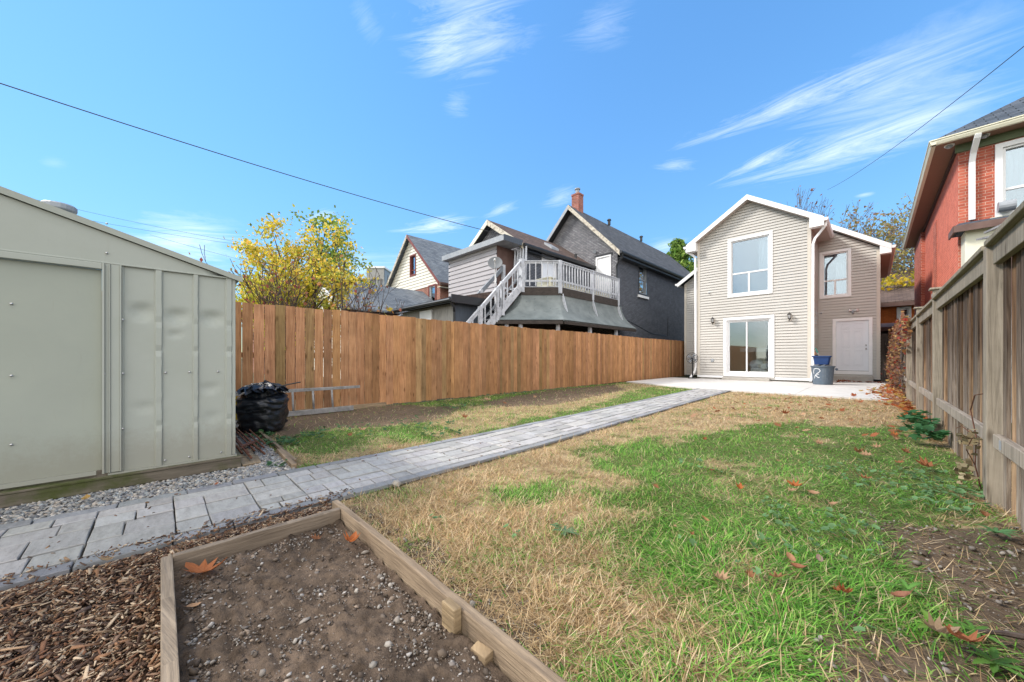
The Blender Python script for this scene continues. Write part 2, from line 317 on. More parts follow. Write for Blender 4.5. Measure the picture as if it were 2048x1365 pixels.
# soil splash and faint rust streaks low on the shed sheet
for k_ in ('shed', 'shed_door'):
    nt = M[k_].node_tree; p = nt.nodes['Principled BSDF']; src = p.inputs['Base Color'].links[0].from_socket
    tcn = nt.nodes.new('ShaderNodeTexCoord'); sp = nt.nodes.new('ShaderNodeSeparateXYZ'); nt.links.new(tcn.outputs['Object'], sp.inputs[0])
    a = nt.nodes.new('ShaderNodeMath'); a.operation = 'MULTIPLY_ADD'; nt.links.new(noise(nt, coords(nt, 'UV', (1,1,1)), 9, 8, .75), a.inputs[0]); a.inputs[1].default_value = -.5
    nt.links.new(sp.outputs[2], a.inputs[2])
    f = ramp(nt, a.outputs[0], [(.0, (.4,.4,.4)), (.22, (0,0,0))])
    c = mixc(nt, 'MIX', f, src, (.20,.175,.125))
    f2 = ramp(nt, noise(nt, coords(nt, 'UV', (14,1.1,1)), 2.2, 6, .7), [(.62,(0,0,0)),(.85,(.4,.4,.4))])
    c = mixc(nt, 'MIX', f2, c, (.25,.24,.19)); nt.links.new(c, p.inputs['Base Color'])
# ------------------------------------------------------------------ mesh building
OFF = {}
def tag(o, label=None, cat=None, group=None, kind=None):
    if label: o['label'] = label
    if cat: o['category'] = cat
    if group: o['group'] = group
    if kind: o['kind'] = kind
    return o
def thing(name, label, cat, loc, group=None):
    o = bpy.data.objects.new(name, None); COL.objects.link(o); o.location = loc; o.empty_display_size = .2
    OFF[o] = Vector(loc); return tag(o, label, cat, group)
def finish(name, me, material, parent, origin, smooth=False, label=None):
    me.materials.append(material)
    if smooth: me.polygons.foreach_set('use_smooth', [True]*len(me.polygons))
    o = bpy.data.objects.new(name, me); COL.objects.link(o)
    if parent is not None: o.parent = parent; OFF[o] = OFF[parent]
    else: o.location = origin; OFF[o] = Vector(origin)
    if label: o['label'] = label
    return o
class MB:
    def __init__(s): s.v = []; s.f = []; s.t = []; s.sd = []; s.cur = (1,1,1); s.seed = (0,0,0)
    def add(s, pts, faces, tone=None):
        b = len(s.v); s.v += [tuple(p) for p in pts]; s.f += [tuple(b+i for i in f) for f in faces]
        s.t += [tone or s.cur]*len(pts); s.sd += [s.seed]*len(pts)
    def box(s, x0, y0, z0, x1, y1, z1, tone=None):
        if x0 > x1: x0, x1 = x1, x0
        if y0 > y1: y0, y1 = y1, y0
        if z0 > z1: z0, z1 = z1, z0
        p = [(x0,y0,z0),(x1,y0,z0),(x1,y1,z0),(x0,y1,z0),(x0,y0,z1),(x1,y0,z1),(x1,y1,z1),(x0,y1,z1)]
        s.add(p, [(0,3,2,1),(4,5,6,7),(0,1,5,4),(1,2,6,5),(2,3,7,6),(3,0,4,7)], tone)
    def hexa(s, bot, top, tone=None):
        n = len(bot)
        s.add(list(bot)+list(top), [tuple(range(n-1,-1,-1)), tuple(range(n,2*n))]+[(i,(i+1)%n,n+(i+1)%n,n+i) for i in range(n)], tone)
    def bar(s, a, b, w, h, up=(0,0,1), tone=None, w2=None, h2=None):
        a = Vector(a); b = Vector(b); d = (b-a).normalized(); u = Vector(up); r = d.cross(u)
        if r.length < 1e-4: r = d.cross(Vector((1,0,0)))
        r.normalize(); u = r.cross(d).normalized()
        w2 = w if w2 is None else w2; h2 = h if h2 is None else h2
        q = lambda p, w, h: [p-r*w/2-u*h/2, p+r*w/2-u*h/2, p+r*w/2+u*h/2, p-r*w/2+u*h/2]
        s.hexa(q(a,w,h), q(b,w2,h2), tone)
    def tube(s, pts, rad, n=8, tone=None, cap=True):
        pts = [Vector(p) for p in pts]
        if isinstance(rad, (int, float)): rad = [rad]*len(pts)
        ring = []; V = []; prev = None
        for i, p in enumerate(pts):
            d = (pts[min(i+1, len(pts)-1)]-pts[max(i-1, 0)]).normalized()
            r = d.cross(Vector((0,0,1))) if prev is None else prev-d*prev.dot(d)
            if r.length < 1e-4: r = d.cross(Vector((1,0,0)))
            r.normalize(); prev = r; u = d.cross(r)
            for k in range(n):
                a = 2*math.pi*k/n; V.append(p+(r*math.cos(a)+u*math.sin(a))*rad[i])
        F = []
        for i in range(len(pts)-1):
            for k in range(n):
                F.append((i*n+k, i*n+(k+1)%n, (i+1)*n+(k+1)%n, (i+1)*n+k))
        if cap: F += [tuple(range(n-1,-1,-1)), tuple(range((len(pts)-1)*n, len(pts)*n))]
        s.add(V, F, tone)
    def lathe(s, prof, c, n=20, axis=None, tone=None, cap=True):
        c = Vector(c); A = Vector(axis or (0,0,1)).normalized(); X = A.orthogonal().normalized(); Y = A.cross(X)
        V = []; F = []
        for r, z in prof:
            for k in range(n):
                a = 2*math.pi*k/n; V.append(c+A*z+(X*math.cos(a)+Y*math.sin(a))*r)
        for i in range(len(prof)-1):
            for k in range(n): F.append((i*n+k, i*n+(k+1)%n, (i+1)*n+(k+1)%n, (i+1)*n+k))
        if cap: F += [tuple(range(n-1,-1,-1)), tuple(range((len(prof)-1)*n, len(prof)*n))]
        s.add(V, F, tone)
    def slab(s, top, th, tone=None):
        bot = [(p[0],p[1],p[2]-th) for p in top]; s.hexa(bot, top, tone)
    def extr(s, pts, vec, tone=None):
        v = Vector(vec); s.hexa([Vector(p) for p in pts], [Vector(p)+v for p in pts], tone)
    def build(s, name, material, parent=None, origin=(0,0,0), smooth=False, bevel=0, label=None, auto=False):
        off = OFF[parent] if parent is not None else Vector(origin)
        me = bpy.data.meshes.new(name)
        me.from_pydata([(p[0]-off[0], p[1]-off[1], p[2]-off[2]) for p in s.v], [], s.f)
        me.update()
        n = len(me.polygons); nl = len(me.loops)
        ls = np.empty(n, int); lt = np.empty(n, int); me.polygons.foreach_get('loop_start', ls); me.polygons.foreach_get('loop_total', lt)
        nr = np.empty(n*3); me.polygons.foreach_get('normal', nr); nr = nr.reshape(-1,3)
        vi = np.empty(nl, int); me.loops.foreach_get('vertex_index', vi)
        P = np.array([(p[0], p[1], p[2]) for p in s.v]); fn = np.repeat(nr, lt, axis=0)
        U = np.stack([-fn[:,1], fn[:,0], np.zeros(nl)], 1); L = np.linalg.norm(U, axis=1)
        U[L < .02] = (1,0,0); U /= np.linalg.norm(U, axis=1)[:,None]
        W = np.cross(fn, U); pp = P[vi]
        uv = np.stack([(pp*U).sum(1), (pp*W).sum(1)], 1)
        me.uv_layers.new(name='UVMap').data.foreach_set('uv', uv.astype(np.float32).ravel())
        for nm, dat in (('tone', s.t), ('seed', s.sd)):
            a = me.color_attributes.new(nm, 'FLOAT_COLOR', 'POINT')
            c = np.ones((len(s.v), 4), np.float32); c[:,:3] = np.array(dat); a.data.foreach_set('color', c.ravel())
        o = finish(name, me, material, parent, origin, smooth, label)
        if bevel:
            b = o.modifiers.new('bevel', 'BEVEL'); b.width = bevel; b.segments = 2; b.limit_method = 'ANGLE'; b.angle_limit = R(40)
        return o
def mesh_np(name, V, F, C, material, parent=None, origin=(0,0,0), smooth=False):
    """V (n,3), F (m,k) , C (n,3)"""
    off = np.array(OFF[parent] if parent is not None else origin, float)
    me = bpy.data.meshes.new(name); me.vertices.add(len(V)); me.vertices.foreach_set('co', (V-off).astype(np.float32).ravel())
    k = F.shape[1]; me.loops.add(F.size); me.loops.foreach_set('vertex_index', F.astype(np.int32).ravel())
    me.polygons.add(len(F)); me.polygons.foreach_set('loop_start', np.arange(0, F.size, k, dtype=np.int32))
    me.update(calc_edges=True)
    a = me.color_attributes.new('tone', 'FLOAT_COLOR', 'POINT'); c = np.ones((len(V), 4), np.float32); c[:,:3] = C
    a.data.foreach_set('color', c.ravel())
    return finish(name, me, material, parent, origin, smooth)

# walls: local frame  P0 + U*s + N*d, z absolute
def clipped_bounds(poly, z):
    xs = []
    n = len(poly)
    for i in range(n):
        (s0, z0), (s1, z1) = poly[i], poly[(i+1)%n]
        if abs(z1-z0) < 1e-9:
            if abs(z-z0) < 1e-6: xs += [s0, s1]
            continue
        f = (z-z0)/(z1-z0)
        if -1e-6 <= f <= 1+1e-6: xs.append(s0+f*(s1-s0))
    return (min(xs), max(xs)) if xs else (0, 0)
def wall(mb, P0, U, Nn, poly, holes=(), pitch=0, step=0, z_start=None):
    P0 = Vector(P0); U = Vector(U); Nn = Vector(Nn)
    W = lambda s, d, z: Vector((P0.x+U.x*s+Nn.x*d, P0.y+U.y*s+Nn.y*d, z))
    zs = sorted(set([round(p[1], 5) for p in poly]+[round(h[2], 5) for h in holes]+[round(h[3], 5) for h in holes]))
    zlo, zhi = min(p[1] for p in poly), max(p[1] for p in poly)
    zz = [z for z in zs if zlo-1e-4 <= z <= zhi+1e-4]
    if pitch:
        k = zlo
        while k < zhi: zz += [round(k, 5), round(k+pitch*.76, 5), round(k+pitch*.80, 5)]; k += pitch
        zz = [z for z in zz if z <= zhi+1e-6]
    zz = sorted(set(zz))
    flip = U.cross(Vector((0,0,1))).dot(Nn) < 0
    def quad(a, b, c, d):
        mb.add([a,b,c,d], [(0,1,2,3)] if not flip else [(3,2,1,0)])
    for za, zb in zip(zz[:-1], zz[1:]):
        if zb-za < 1e-5: continue
        La, Ra = clipped_bounds(poly, za+1e-5); Lb, Rb = clipped_bounds(poly, zb-1e-5)
        zm = (za+zb)/2
        hs = sorted([(h[0], h[1]) for h in holes if h[2] < zm < h[3]])
        spans = []; ca, cb = La, Lb
        for h0, h1 in hs:
            spans.append((ca, cb, h0, h0)); ca, cb = h1, h1
        spans.append((ca, cb, Ra, Rb))
        if pitch:
            ph0 = ((za-zlo)/pitch) % 1.0; ph1 = ph0+(zb-za)/pitch
            if ph0 > .998: ph0 = 0; ph1 = (zb-za)/pitch
            pf = lambda q: step*(1-.35*q/.76) if q < .761 else (-.010 if q > .799 else step*.65*(1-(q-.76)/.04))
            d0 = pf(ph0); d1 = pf(ph1)
        else: d0 = d1 = 0; ph0 = 1
        for (sa, sb, ta, tb) in spans:
            if ta-sa < 1e-4 and tb-sb < 1e-4: continue
            if abs(tb-sb) < 1e-3: mb.add([W(sa,d0,za), W(ta,d0,za), W(tb,d1,zb)], [(0,1,2)] if not flip else [(2,1,0)])
            else: quad(W(sa,d0,za), W(ta,d0,za), W(tb,d1,zb), W(sb,d1,zb))
            if pitch and ph0 < .001:
                quad(W(sa,0,za), W(ta,0,za), W(ta,d0,za), W(sa,d0,za))
def lbox(mb, P0, U, Nn, s0, s1, d0, d1, z0, z1, tone=None):
    P0 = Vector(P0); U = Vector(U); Nn = Vector(Nn)
    W = lambda s, d, z: Vector((P0.x+U.x*s+Nn.x*d, P0.y+U.y*s+Nn.y*d, z))
    bot = [W(s0,d0,z0), W(s1,d0,z0), W(s1,d1,z0), W(s0,d1,z0)]; top = [W(s0,d0,z1), W(s1,d0,z1), W(s1,d1,z1), W(s0,d1,z1)]
    if U.cross(Vector((0,0,1))).dot(Nn) > 0: bot.reverse(); top.reverse()
    mb.hexa(bot, top, tone)
def ring(mb, fr, s0, s1, z0, z1, w, d0, d1, wb=None):
    """rectangular frame, four boxes butted"""
    wb = w if wb is None else wb
    lbox(mb, *fr, s0, s1, d0, d1, z0, z0+wb); lbox(mb, *fr, s0, s1, d0, d1, z1-w, z1)
    lbox(mb, *fr, s0, s0+w, d0, d1, z0+wb, z1-w); lbox(mb, *fr, s1-w, s1, d0, d1, z0+wb, z1-w)
def window(parent, fr, s0, s1, z0, z1, trimw=.1, trim='whitetrim', sash='whitetrim', split=None, vsplit=None, lower_v=None, glassm='glass',
           room='interior', curtain=None, tp=.048, rec=.05, depth=.7, label=None, name='window'):
    """s0..z1 is the wall opening; trim sits outside it"""
    m = MB(); ring(m, fr, s0-trimw, s1+trimw, z0-trimw, z1+trimw, trimw, 0, tp)
    wdw = m.build(name, M[trim], parent, label=label, bevel=.004)
    m = MB(); f = .05
    ring(m, fr, s0, s1, z0, z1, f, -rec-.05, -.005)
    inner = (s0+f, s1-f, z0+f, z1-f)
    if split is not None: lbox(m, *fr, inner[0], inner[1], -rec-.04, -rec+.01, split-.03, split+.03)
    if vsplit is not None: lbox(m, *fr, vsplit-.03, vsplit+.03, -rec-.04, -rec+.012, inner[2], inner[3])
    if lower_v is not None: lbox(m, *fr, lower_v-.03, lower_v+.03, -rec-.04, -rec+.008, inner[2], split-.03)
    m.build('frame', M[sash], wdw, bevel=.004)
    m = MB(); lbox(m, *fr, inner[0]-.01, inner[1]+.01, -rec-.03, -rec-.022, inner[2]-.01, inner[3]+.01)
    m.build('pane', M[glassm], wdw)
    m = MB(); e = .15   # open-fronted room box behind the opening
    lbox(m, *fr, s0-e, s1+e, -depth-.05, -depth, z0-e, z1+e)
    lbox(m, *fr, s0-e, s0-e+.04, -depth, -.12, z0-e, z1+e); lbox(m, *fr, s1+e-.04, s1+e, -depth, -.12, z0-e, z1+e)
    lbox(m, *fr, s0-e+.04, s1+e-.04, -depth, -.12, z0-e, z0-e+.04); lbox(m, *fr, s0-e+.04, s1+e-.04, -depth, -.12, z1+e-.04, z1+e)
    m.build('room_lining', M[room], wdw)
    if curtain:
        m = MB(); P0, U, Nn = [Vector(q) for q in fr]
        for (c0, c1, cz0, cz1) in curtain:
            n = max(6, int((c1-c0)/.04)); V = []; F = []
            for i in range(n+1):
                s = c0+(c1-c0)*i/n; d = -rec-.14+.025*math.sin(i*1.7)
                for z in (cz0, cz1): V.append(P0*1.0+U*s+Nn*d+Vector((0,0,z-P0.z)))
            for i in range(n): F.append((2*i, 2*i+2, 2*i+3, 2*i+1))
            m.add(V, F)
        m.build('curtain', M['curtain'], wdw)
    return wdw

# ------------------------------------------------------------------ numpy noise
_rs = np.random.RandomState(7); _tab = _rs.rand(512, 512)
def vnoise(x, y, s, seed=0):
    x = np.asarray(x)*s+seed*17.3+200; y = np.asarray(y)*s+seed*9.1+200
    xi = np.floor(x).astype(int); yi = np.floor(y).astype(int); fx = x-xi; fy = y-yi
    fx = fx*fx*(3-2*fx); fy = fy*fy*(3-2*fy)
    g = lambda a, b: _tab[a % 512, b % 512]
    return (g(xi,yi)*(1-fx)+g(xi+1,yi)*fx)*(1-fy)+(g(xi,yi+1)*(1-fx)+g(xi+1,yi+1)*fx)*fy
def fbm(x, y, s, seed=0, o=4):
    r = 0; a = 1; t = 0
    for k in range(o): r = r+a*vnoise(x, y, s*2**k, seed+k); t += a; a *= .55
    return r/t
def inpoly(x, y, poly):
    x = np.asarray(x); y = np.asarray(y); r = np.zeros(x.shape, bool); n = len(poly)
    for i in range(n):
        x0, y0 = poly[i]; x1, y1 = poly[(i+1)%n]
        c = ((y0 > y) != (y1 > y))
        with np.errstate(divide='ignore', invalid='ignore'):
            r ^= c & (x < (x1-x0)*(y-y0)/((y1-y0) if y1 != y0 else 1e-12)+x0)
    return r
def tubes_np(segs):
    pass
# ------------------------------------------------------------------ the ground and what covers it
XL, XR = -7.2, .585          # left and right fence planes
def gp(*pts): return [G(px, py) for px, py in pts]
def path_shift(y): return -.04*max(0.0, y-3.0)
def pshift(y): return -.04*np.maximum(0, y-3.0)
P_LEFT, P_RIGHT = -3.56, -2.60
GREEN = [gp((1150,893),(1290,880),(1420,872),(1500,850),(1600,845),(1700,855),(1790,850),(1870,880),(1900,900),(1960,960),(1995,1020),(1960,1030),(1800,1040),
            (1750,1090),(1850,1170),(1900,1200),(1830,1260),(1720,1230),(1700,1330),(1690,1500),(1500,1500),(1480,1300),(1440,1210),(1300,1120),(1180,1095),
            (1090,1085),(1230,1045),(1260,1020),(1160,1010),(1180,975),(1300,950),(1180,935)),
         gp((965,995),(1040,985),(1110,992),(1120,1005),(1040,1018),(980,1012)),
         gp((530,880),(650,860),(800,850),(860,842),(900,862),(880,880),(760,888),(700,902),(640,915),(560,905)),
         gp((740,935),(780,915),(900,880),(1010,850),(1200,805),(1290,775),(1400,770),(1425,780),(1200,832),(1030,862),(900,890)),
         gp((800,806),(900,790),(1000,775),(1120,768),(1250,760),(1260,768),(1120,785),(1000,800),(900,826),(830,830)),
         gp((590,930),(680,915),(740,920),(700,935),(620,945)),
         gp((1850,1290),(1900,1240),(2048,1290),(2048,1365),(1900,1365)),
         gp((1940,1060),(2048,1090),(2048,1160),(1980,1130))]
GREEN_EDGE = gp((1440,850),(1600,800),(1800,825),(1850,900),(1700,900))
SOIL = [gp((470,850),(500,870),(560,880),(640,862),(780,850),(870,838),(930,815),(850,812),(800,808),(700,815),(600,830)),
        gp((960,808),(1000,797),(1100,780),(1230,769),(1250,780),(1180,797),(1080,812),(1000,815)),
        gp((1780,1035),(1990,1035),(2300,1100),(2300,1600),(1720,1600),(1700,1340),(1730,1240),(1840,1262),(1905,1200),(1840,1160),(1760,1095)),
        gp((700,1000),(745,1010),(830,1120),(960,1235),(1100,1300),(1300,1700),(1000,1500),(800,1150)),
        gp((1000,1205),(1080,1190),(1100,1300),(1010,1240))]
def zones(x, y):
    wx = x+(fbm(x, y, 2.4, 3)-.5)*.55; wy = y+(fbm(x, y, 2.4, 8)-.5)*.55
    wx2 = wx+(fbm(x, y, 9, 11)-.5)*.12; wy2 = wy+(fbm(x, y, 9, 14)-.5)*.12
    g = np.zeros(x.shape, bool)
    for p in GREEN: g |= inpoly(wx2, wy2, p)
    s = np.zeros(x.shape, bool)
    for p in SOIL: s |= inpoly(wx2, wy2, p)
    spots = fbm(x, y, 3.1, 21)
    g = np.where(g, np.where(spots < .31, .35, .96), np.where(spots > .66, .7, np.where(x < -3.3, .28, .09)))
    s = np.where(s, .9, np.where(fbm(x, y, 4, 31) < .30, .4, 0.0))
    return g, s
def in_path(x, y):
    sh = pshift(y); return (x > P_LEFT+sh) & (x < P_RIGHT+sh) & (y < 12.15)
PATIO = [(.60,11.95),(-3.0,12.05),(-3.95,12.1),(-7.05,13.45),(-7.05,22),(.60,22)]
def in_bed(x, y): return (x > -2.2) & (x < .9) & (y > .0) & (y < .78)
def in_mulch(x, y): return ((x > P_RIGHT) & (x < .8) & (y < .01)) | ((x > P_RIGHT) & (x < -2.15) & (y < .80))
def in_gravel(x, y): return ((x > -4.2) & (x < P_LEFT) & (y < .86)) | ((x < -3.6) & (x > -7.1) & (y > .45) & (y < .86))

def axis(a, b, step, lo, hi):
    mid = list(np.arange(a, b+1e-6, step)); l = []; v = a; d = step
    while v > lo: d *= 1.45; v -= d; l.append(max(v, lo))
    r = []; v = mid[-1]; d = step
    while v < hi: d *= 1.45; v += d; r.append(min(v, hi))
    return np.array(l[::-1]+mid+r)
gx = axis(-8, 1.6, .045, -900, 900); gy = axis(-1.6, 14.5, .045, -900, 900)
X, Y = np.meshgrid(gx, gy)
near = (X > -7.2) & (X < 1.2) & (Y > -1.5) & (Y < 14)
Z = np.where(near, -.012+.022*fbm(X, Y, 3.5, 40)-.006, -.02)
gw, sw = zones(X, Y)
soil = np.array((.13,.094,.068)); straw = np.array((.42,.31,.185)); grn = np.array((.10,.13,.04)); mul = np.array((.06,.036,.024)); far = np.array((.10,.10,.06))
C = straw+(grn-straw)*gw[...,None]; C = C+(soil-C)*sw[...,None]
C[in_mulch(X, Y)] = mul; C[in_bed(X, Y)] = soil*.85; C[in_gravel(X, Y)] = (.08,.078,.074)
C = C*(.7+.6*fbm(X, Y, 12, 50, 3))[...,None]
C[~near] = far
nx, ny = len(gx), len(gy)
idx = np.arange(nx*ny).reshape(ny, nx)
F = np.stack([idx[:-1,:-1].ravel(), idx[:-1,1:].ravel(), idx[1:,1:].ravel(), idx[1:,:-1].ravel()], 1)
m, nt, p = newmat('garden_soil'); v = coords(nt, 'Object', (1,1,1))
nt.links.new(mixc(nt, 'MULTIPLY', 1.0, attr(nt), ramp(nt, noise(nt, v, 28, 8, .7), [(.3,(.62,.62,.62)),(.7,(1.3,1.28,1.25))])), p.inputs['Base Color'])
p.inputs['Roughness'].default_value = .95; p.inputs['Specular IOR Level'].default_value = .1
bumpn(nt, p, noise(nt, v, 45, 8, .7), .9, .02); M['soil'] = m
o = mesh_np('ground', np.stack([X.ravel(), Y.ravel(), Z.ravel()], 1), F, C.reshape(-1,3), M['soil'], smooth=True); tag(o, kind='structure')

# ---- paver walk
def paver_mat(name, stops):
    m, nt, p = newmat(name); v = coords(nt, 'UV', (1,1,1))
    st = coords(nt, 'UV', (1,3.2,1))
    c = ramp(nt, noise(nt, st, 7, 8, .7), stops)
    c = mixc(nt, 'MULTIPLY', 1.0, c, attr(nt))
    sp = ramp(nt, noise(nt, v, 60, 3, .6), [(.30,(.6,.58,.55)),(.42,(1,1,1))])
    c = mixc(nt, 'MULTIPLY', .6, c, sp)
    nt.links.new(c, p.inputs['Base Color']); p.inputs['Roughness'].default_value = .85; p.inputs['Specular IOR Level'].default_value = .25
    bumpn(nt, p, noise(nt, st, 22, 8, .7), .5, .006); return m
M['paver'] = paver_mat('pale_textured_paver', [(.3,(.26,.253,.24)),(.5,(.36,.35,.332)),(.72,(.44,.43,.41))])
M['paver_edge'] = paver_mat('blue_grey_edging_paver', [(.3,(.18,.185,.19)),(.7,(.27,.275,.28))])
rng = random.Random(5)
base = MB(); ys = [-3+.5*i for i in range(31)]+[12.1]
V = [(P_LEFT+path_shift(y)+.01, y, .002) for y in ys]+[(P_RIGHT+path_shift(y)-.01, y, .002) for y in ys]
n = len(ys); base.add(V, [(i, n+i, n+i+1, i+1) for i in range(n-1)])
M['joint'] = mat('joint_sand', [(.3,(.022,.02,.018)),(.7,(.06,.052,.045))], 30, rough=.95, bump=.5)
path = base.build('path', M['joint']); tag(path, kind='structure')
st = MB(); ed = MB()
def stone(mb, x0, y0, x1, y1, tone, g=.0065, top=.028, inset=.004):
    sh = path_shift; j = lambda: rng.uniform(-.003,.003)
    h_ = g*1.35; g = g*.52; q = [(x0+h_+j()*.5, y0+g+j()), (x1-h_+j()*.5, y0+g+j()), (x1-h_+j()*.5, y1-g+j()), (x0+h_+j()*.5, y1-g+j())]
    zt = top+rng.uniform(-.003,.003); cx = (x0+x1)/2; cy = (y0+y1)/2
    lo = [(x+sh(y), y, .003) for x, y in q]; mid = [(x+sh(y), y, zt-inset) for x, y in q]
    ins = lambda x, c: x+(inset if x < c else -inset)
    hi = [(ins(x,cx)+sh(y), ins(y,cy), zt+rng.uniform(-.0015,.0015)) for x, y in q]
    mb.add(lo+mid+hi, [(i,(i+1)%4,4+(i+1)%4,4+i) for i in range(4)]+[(4+i,4+(i+1)%4,8+(i+1)%4,8+i) for i in range(4)]+[(8,9,10,11)], tone)
JG = .007
def tn(lo, hi): k = rng.uniform(lo-.01, hi+.03); return (k*rng.uniform(.98,1.02), k, k*rng.uniform(.98,1.05))
B = .105
y = -3.0
while y < 12.05:
    L = rng.choice([.22,.28,.34,.40]); y1 = min(y+L, 12.09)
    if y1-y > .08:
        x = P_LEFT+B; xe = P_RIGHT-B
        cuts = rng.choice([(.15,.33,.48,.62),(.12,.30,.48,.63),(.20,.34,.52,.64),(.16,.28,.46,.60),(.14,.32,.56)])
        cs = [x]+[x+c*(xe-x)/.75 for c in cuts]+[xe]
        for a, b in zip(cs[:-1], cs[1:]):
            if rng.random() < .68 and y1-y > .25:
                mid = y+(y1-y)*rng.choice([.38,.5,.62])
                stone(st, a, y, b, mid, tn(.82,1.1)); stone(st, a, mid, b, y1, tn(.82,1.1))
            else: stone(st, a, y, b, y1, tn(.82,1.1))
    y = y1 if y1 < 12.08 else 13
for s0, s1 in ((P_LEFT, P_LEFT+B), (P_RIGHT-B, P_RIGHT)):
    y = -3.0+rng.random()*.1
    while y < 12.0:
        L = rng.choice([.26,.30,.34]); stone(ed, s0, y, s1, min(y+L, 12.09), tn(.85,1.12)); y += L
M_ = st.build('paving_stones', M['paver'], path); M2_ = ed.build('edging_stones', M['paver_edge'], path)

# ---- patio slab, with control joints
pm = MB()
for poly in ([(.55,11.95),(.55,20.59),(-1.445,20.59),(-1.445,11.99)], [(-1.455,11.99),(-1.455,17.95),(-3.945,17.95),(-3.945,12.09)],
             [(-3.955,12.10),(-3.955,17.95),(-7.02,17.95),(-7.02,13.45)]):
    pm.hexa([(a,b,-.05) for a, b in poly[::-1]], [(a,b,.035) for a, b in poly[::-1]])
o = pm.build('patio', M['concrete']); tag(o, kind='structure')

# ---- blades
def blades(name, x, y, z, L, wd, az, lean, curl, C1, C2, label=None, cat='grass'):
    n = len(x); base = np.stack([x, y, z], 1)
    d = np.stack([np.cos(az), np.sin(az)], 1); sd = np.stack([-np.sin(az), np.cos(az)], 1)
    def at(f):
        a = lean+curl*f
        return np.sin(a), np.cos(a)
    P = [base]; pos = base.copy()
    for k in range(3):
        s, c = at((k+.5)/3); st = L/3
        pos = pos+np.concatenate([d*(s*st)[:,None], (c*st)[:,None]], 1); pos[:,2] = np.maximum(pos[:,2], z+.004); P.append(pos.copy())
    S = np.concatenate([sd, np.zeros((n,1))], 1)
    V = np.stack([P[0]-S*(wd*.5)[:,None], P[0]+S*(wd*.5)[:,None], P[1]-S*(wd*.5)[:,None], P[1]+S*(wd*.5)[:,None],
                  P[2]-S*(wd*.38)[:,None], P[2]+S*(wd*.38)[:,None], P[3]], 1).reshape(-1,3)
    b = (np.arange(n)*7)[:,None]
    T = np.concatenate([b+np.array([[0,1,3]]), b+np.array([[0,3,2]]), b+np.array([[2,3,5]]), b+np.array([[2,5,4]]), b+np.array([[4,5,6]])], 1).reshape(-1,3)
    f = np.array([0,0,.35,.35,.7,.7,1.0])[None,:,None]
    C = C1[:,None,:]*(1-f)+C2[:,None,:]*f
    o = mesh_np(name, V, T, C.reshape(-1,3), M['grass'])
    return tag(o, label, cat, kind='stuff')
rs = np.random.RandomState(3)
def sample(n, x0, x1, y0, y1, p0, t0):
    """roots, denser near the terrace of the raised bed and thinning with distance"""
    x = rs.uniform(x0, x1, n); y = rs.uniform(y0, y1, n)
    t = np.hypot(x, y); k = rs.rand(n) < p0/(1+(t/t0)**2.0)
    return x[k], y[k], t[k]
x, y, t = sample(4200000, -7.15, .62, -.2, 13.6, 1.0, 1.5)
keep = ~(in_path(x, y) | in_bed(x, y) | in_mulch(x, y) | in_gravel(x, y) | inpoly(x, y, PATIO))
x, y, t = x[keep], y[keep], t[keep]
gw, sw = zones(x+rs.normal(0,.07,len(x)), y+rs.normal(0,.09,len(x)))
keep = rs.rand(len(x)) > sw*.97
x, y, t, gw = x[keep], y[keep], t[keep], gw[keep]
isg = rs.rand(len(x)) < gw
dens = fbm(x, y, 7, 60, 3)
keep = np.where(isg, rs.rand(len(x)) < .85, rs.rand(len(x)) < np.clip((dens-.20)*3.2, .25, 1))
x, y, t, gw, isg, dens = x[keep], y[keep], t[keep], gw[keep], isg[keep], dens[keep]
print('blades', len(x), isg.sum())
zr = -.012+.022*fbm(x, y, 3.5, 40)-.008
wide = np.maximum(1.0, t/3.6)
i = isg; n = i.sum()
tuft = fbm(x[i], y[i], 5, 70, 3)
lie = x[i] > -.9                                    # long floppy grass in the foreground by the right fence
L = (.024+.050*np.clip(tuft*1.5-.25,0,1))*rs.uniform(.6,1.3,n)*np.where((x[i] > -2.4), 1.0, .85)
L = np.where(lie & (y[i] < 4.0), L*1.45, L)
le = np.where(lie, .35, .0)
flow = 2*math.pi*fbm(x[i], y[i], 1.3, 77, 2)*2
az = np.where(rs.rand(n) < .5, flow+rs.normal(0,.6,n), rs.uniform(0, 2*math.pi, n))
pal = np.array([(.10,.27,.03),(.14,.34,.042),(.19,.40,.055),(.075,.19,.028),(.26,.38,.09)])
k = rs.randint(0, 5, n); c = pal[k]*rs.uniform(.75,1.25,(n,1)); old = rs.rand(n) < .11
c[old] = np.array((.55,.45,.24))*rs.uniform(.7,1.2,(old.sum(),1))
c = c*(.95+.5*fbm(x[i], y[i], 2.0, 90, 3))[:,None]
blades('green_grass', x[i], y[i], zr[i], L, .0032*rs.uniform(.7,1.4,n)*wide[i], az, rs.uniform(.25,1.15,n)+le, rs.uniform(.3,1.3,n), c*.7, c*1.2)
i = ~isg; n = i.sum()
L = (.035+.06*dens[i])*rs.uniform(.6,1.7,n)
pal = np.array([(.64,.47,.26),(.76,.59,.36),(.52,.37,.19),(.84,.70,.47),(.38,.26,.14)])
c = pal[rs.randint(0, 5, n)]*rs.uniform(.8,1.2,(n,1))*(.72+.5*fbm(x[i], y[i], 3.0, 95, 4))[:,None]
c = c*np.array((1.03,1.0,.96)); dull = (y[i] > 6.5) & (x[i] > -2.9); c[dull] *= np.array((.95,.92,.88))
blades('dry_grass', x[i], y[i], zr[i], L, .0026*rs.uniform(.7,1.5,n)*wide[i], rs.uniform(0, 2*math.pi, n), rs.uniform(.95,1.55,n), rs.uniform(-.6,.5,n), c*.7, c)

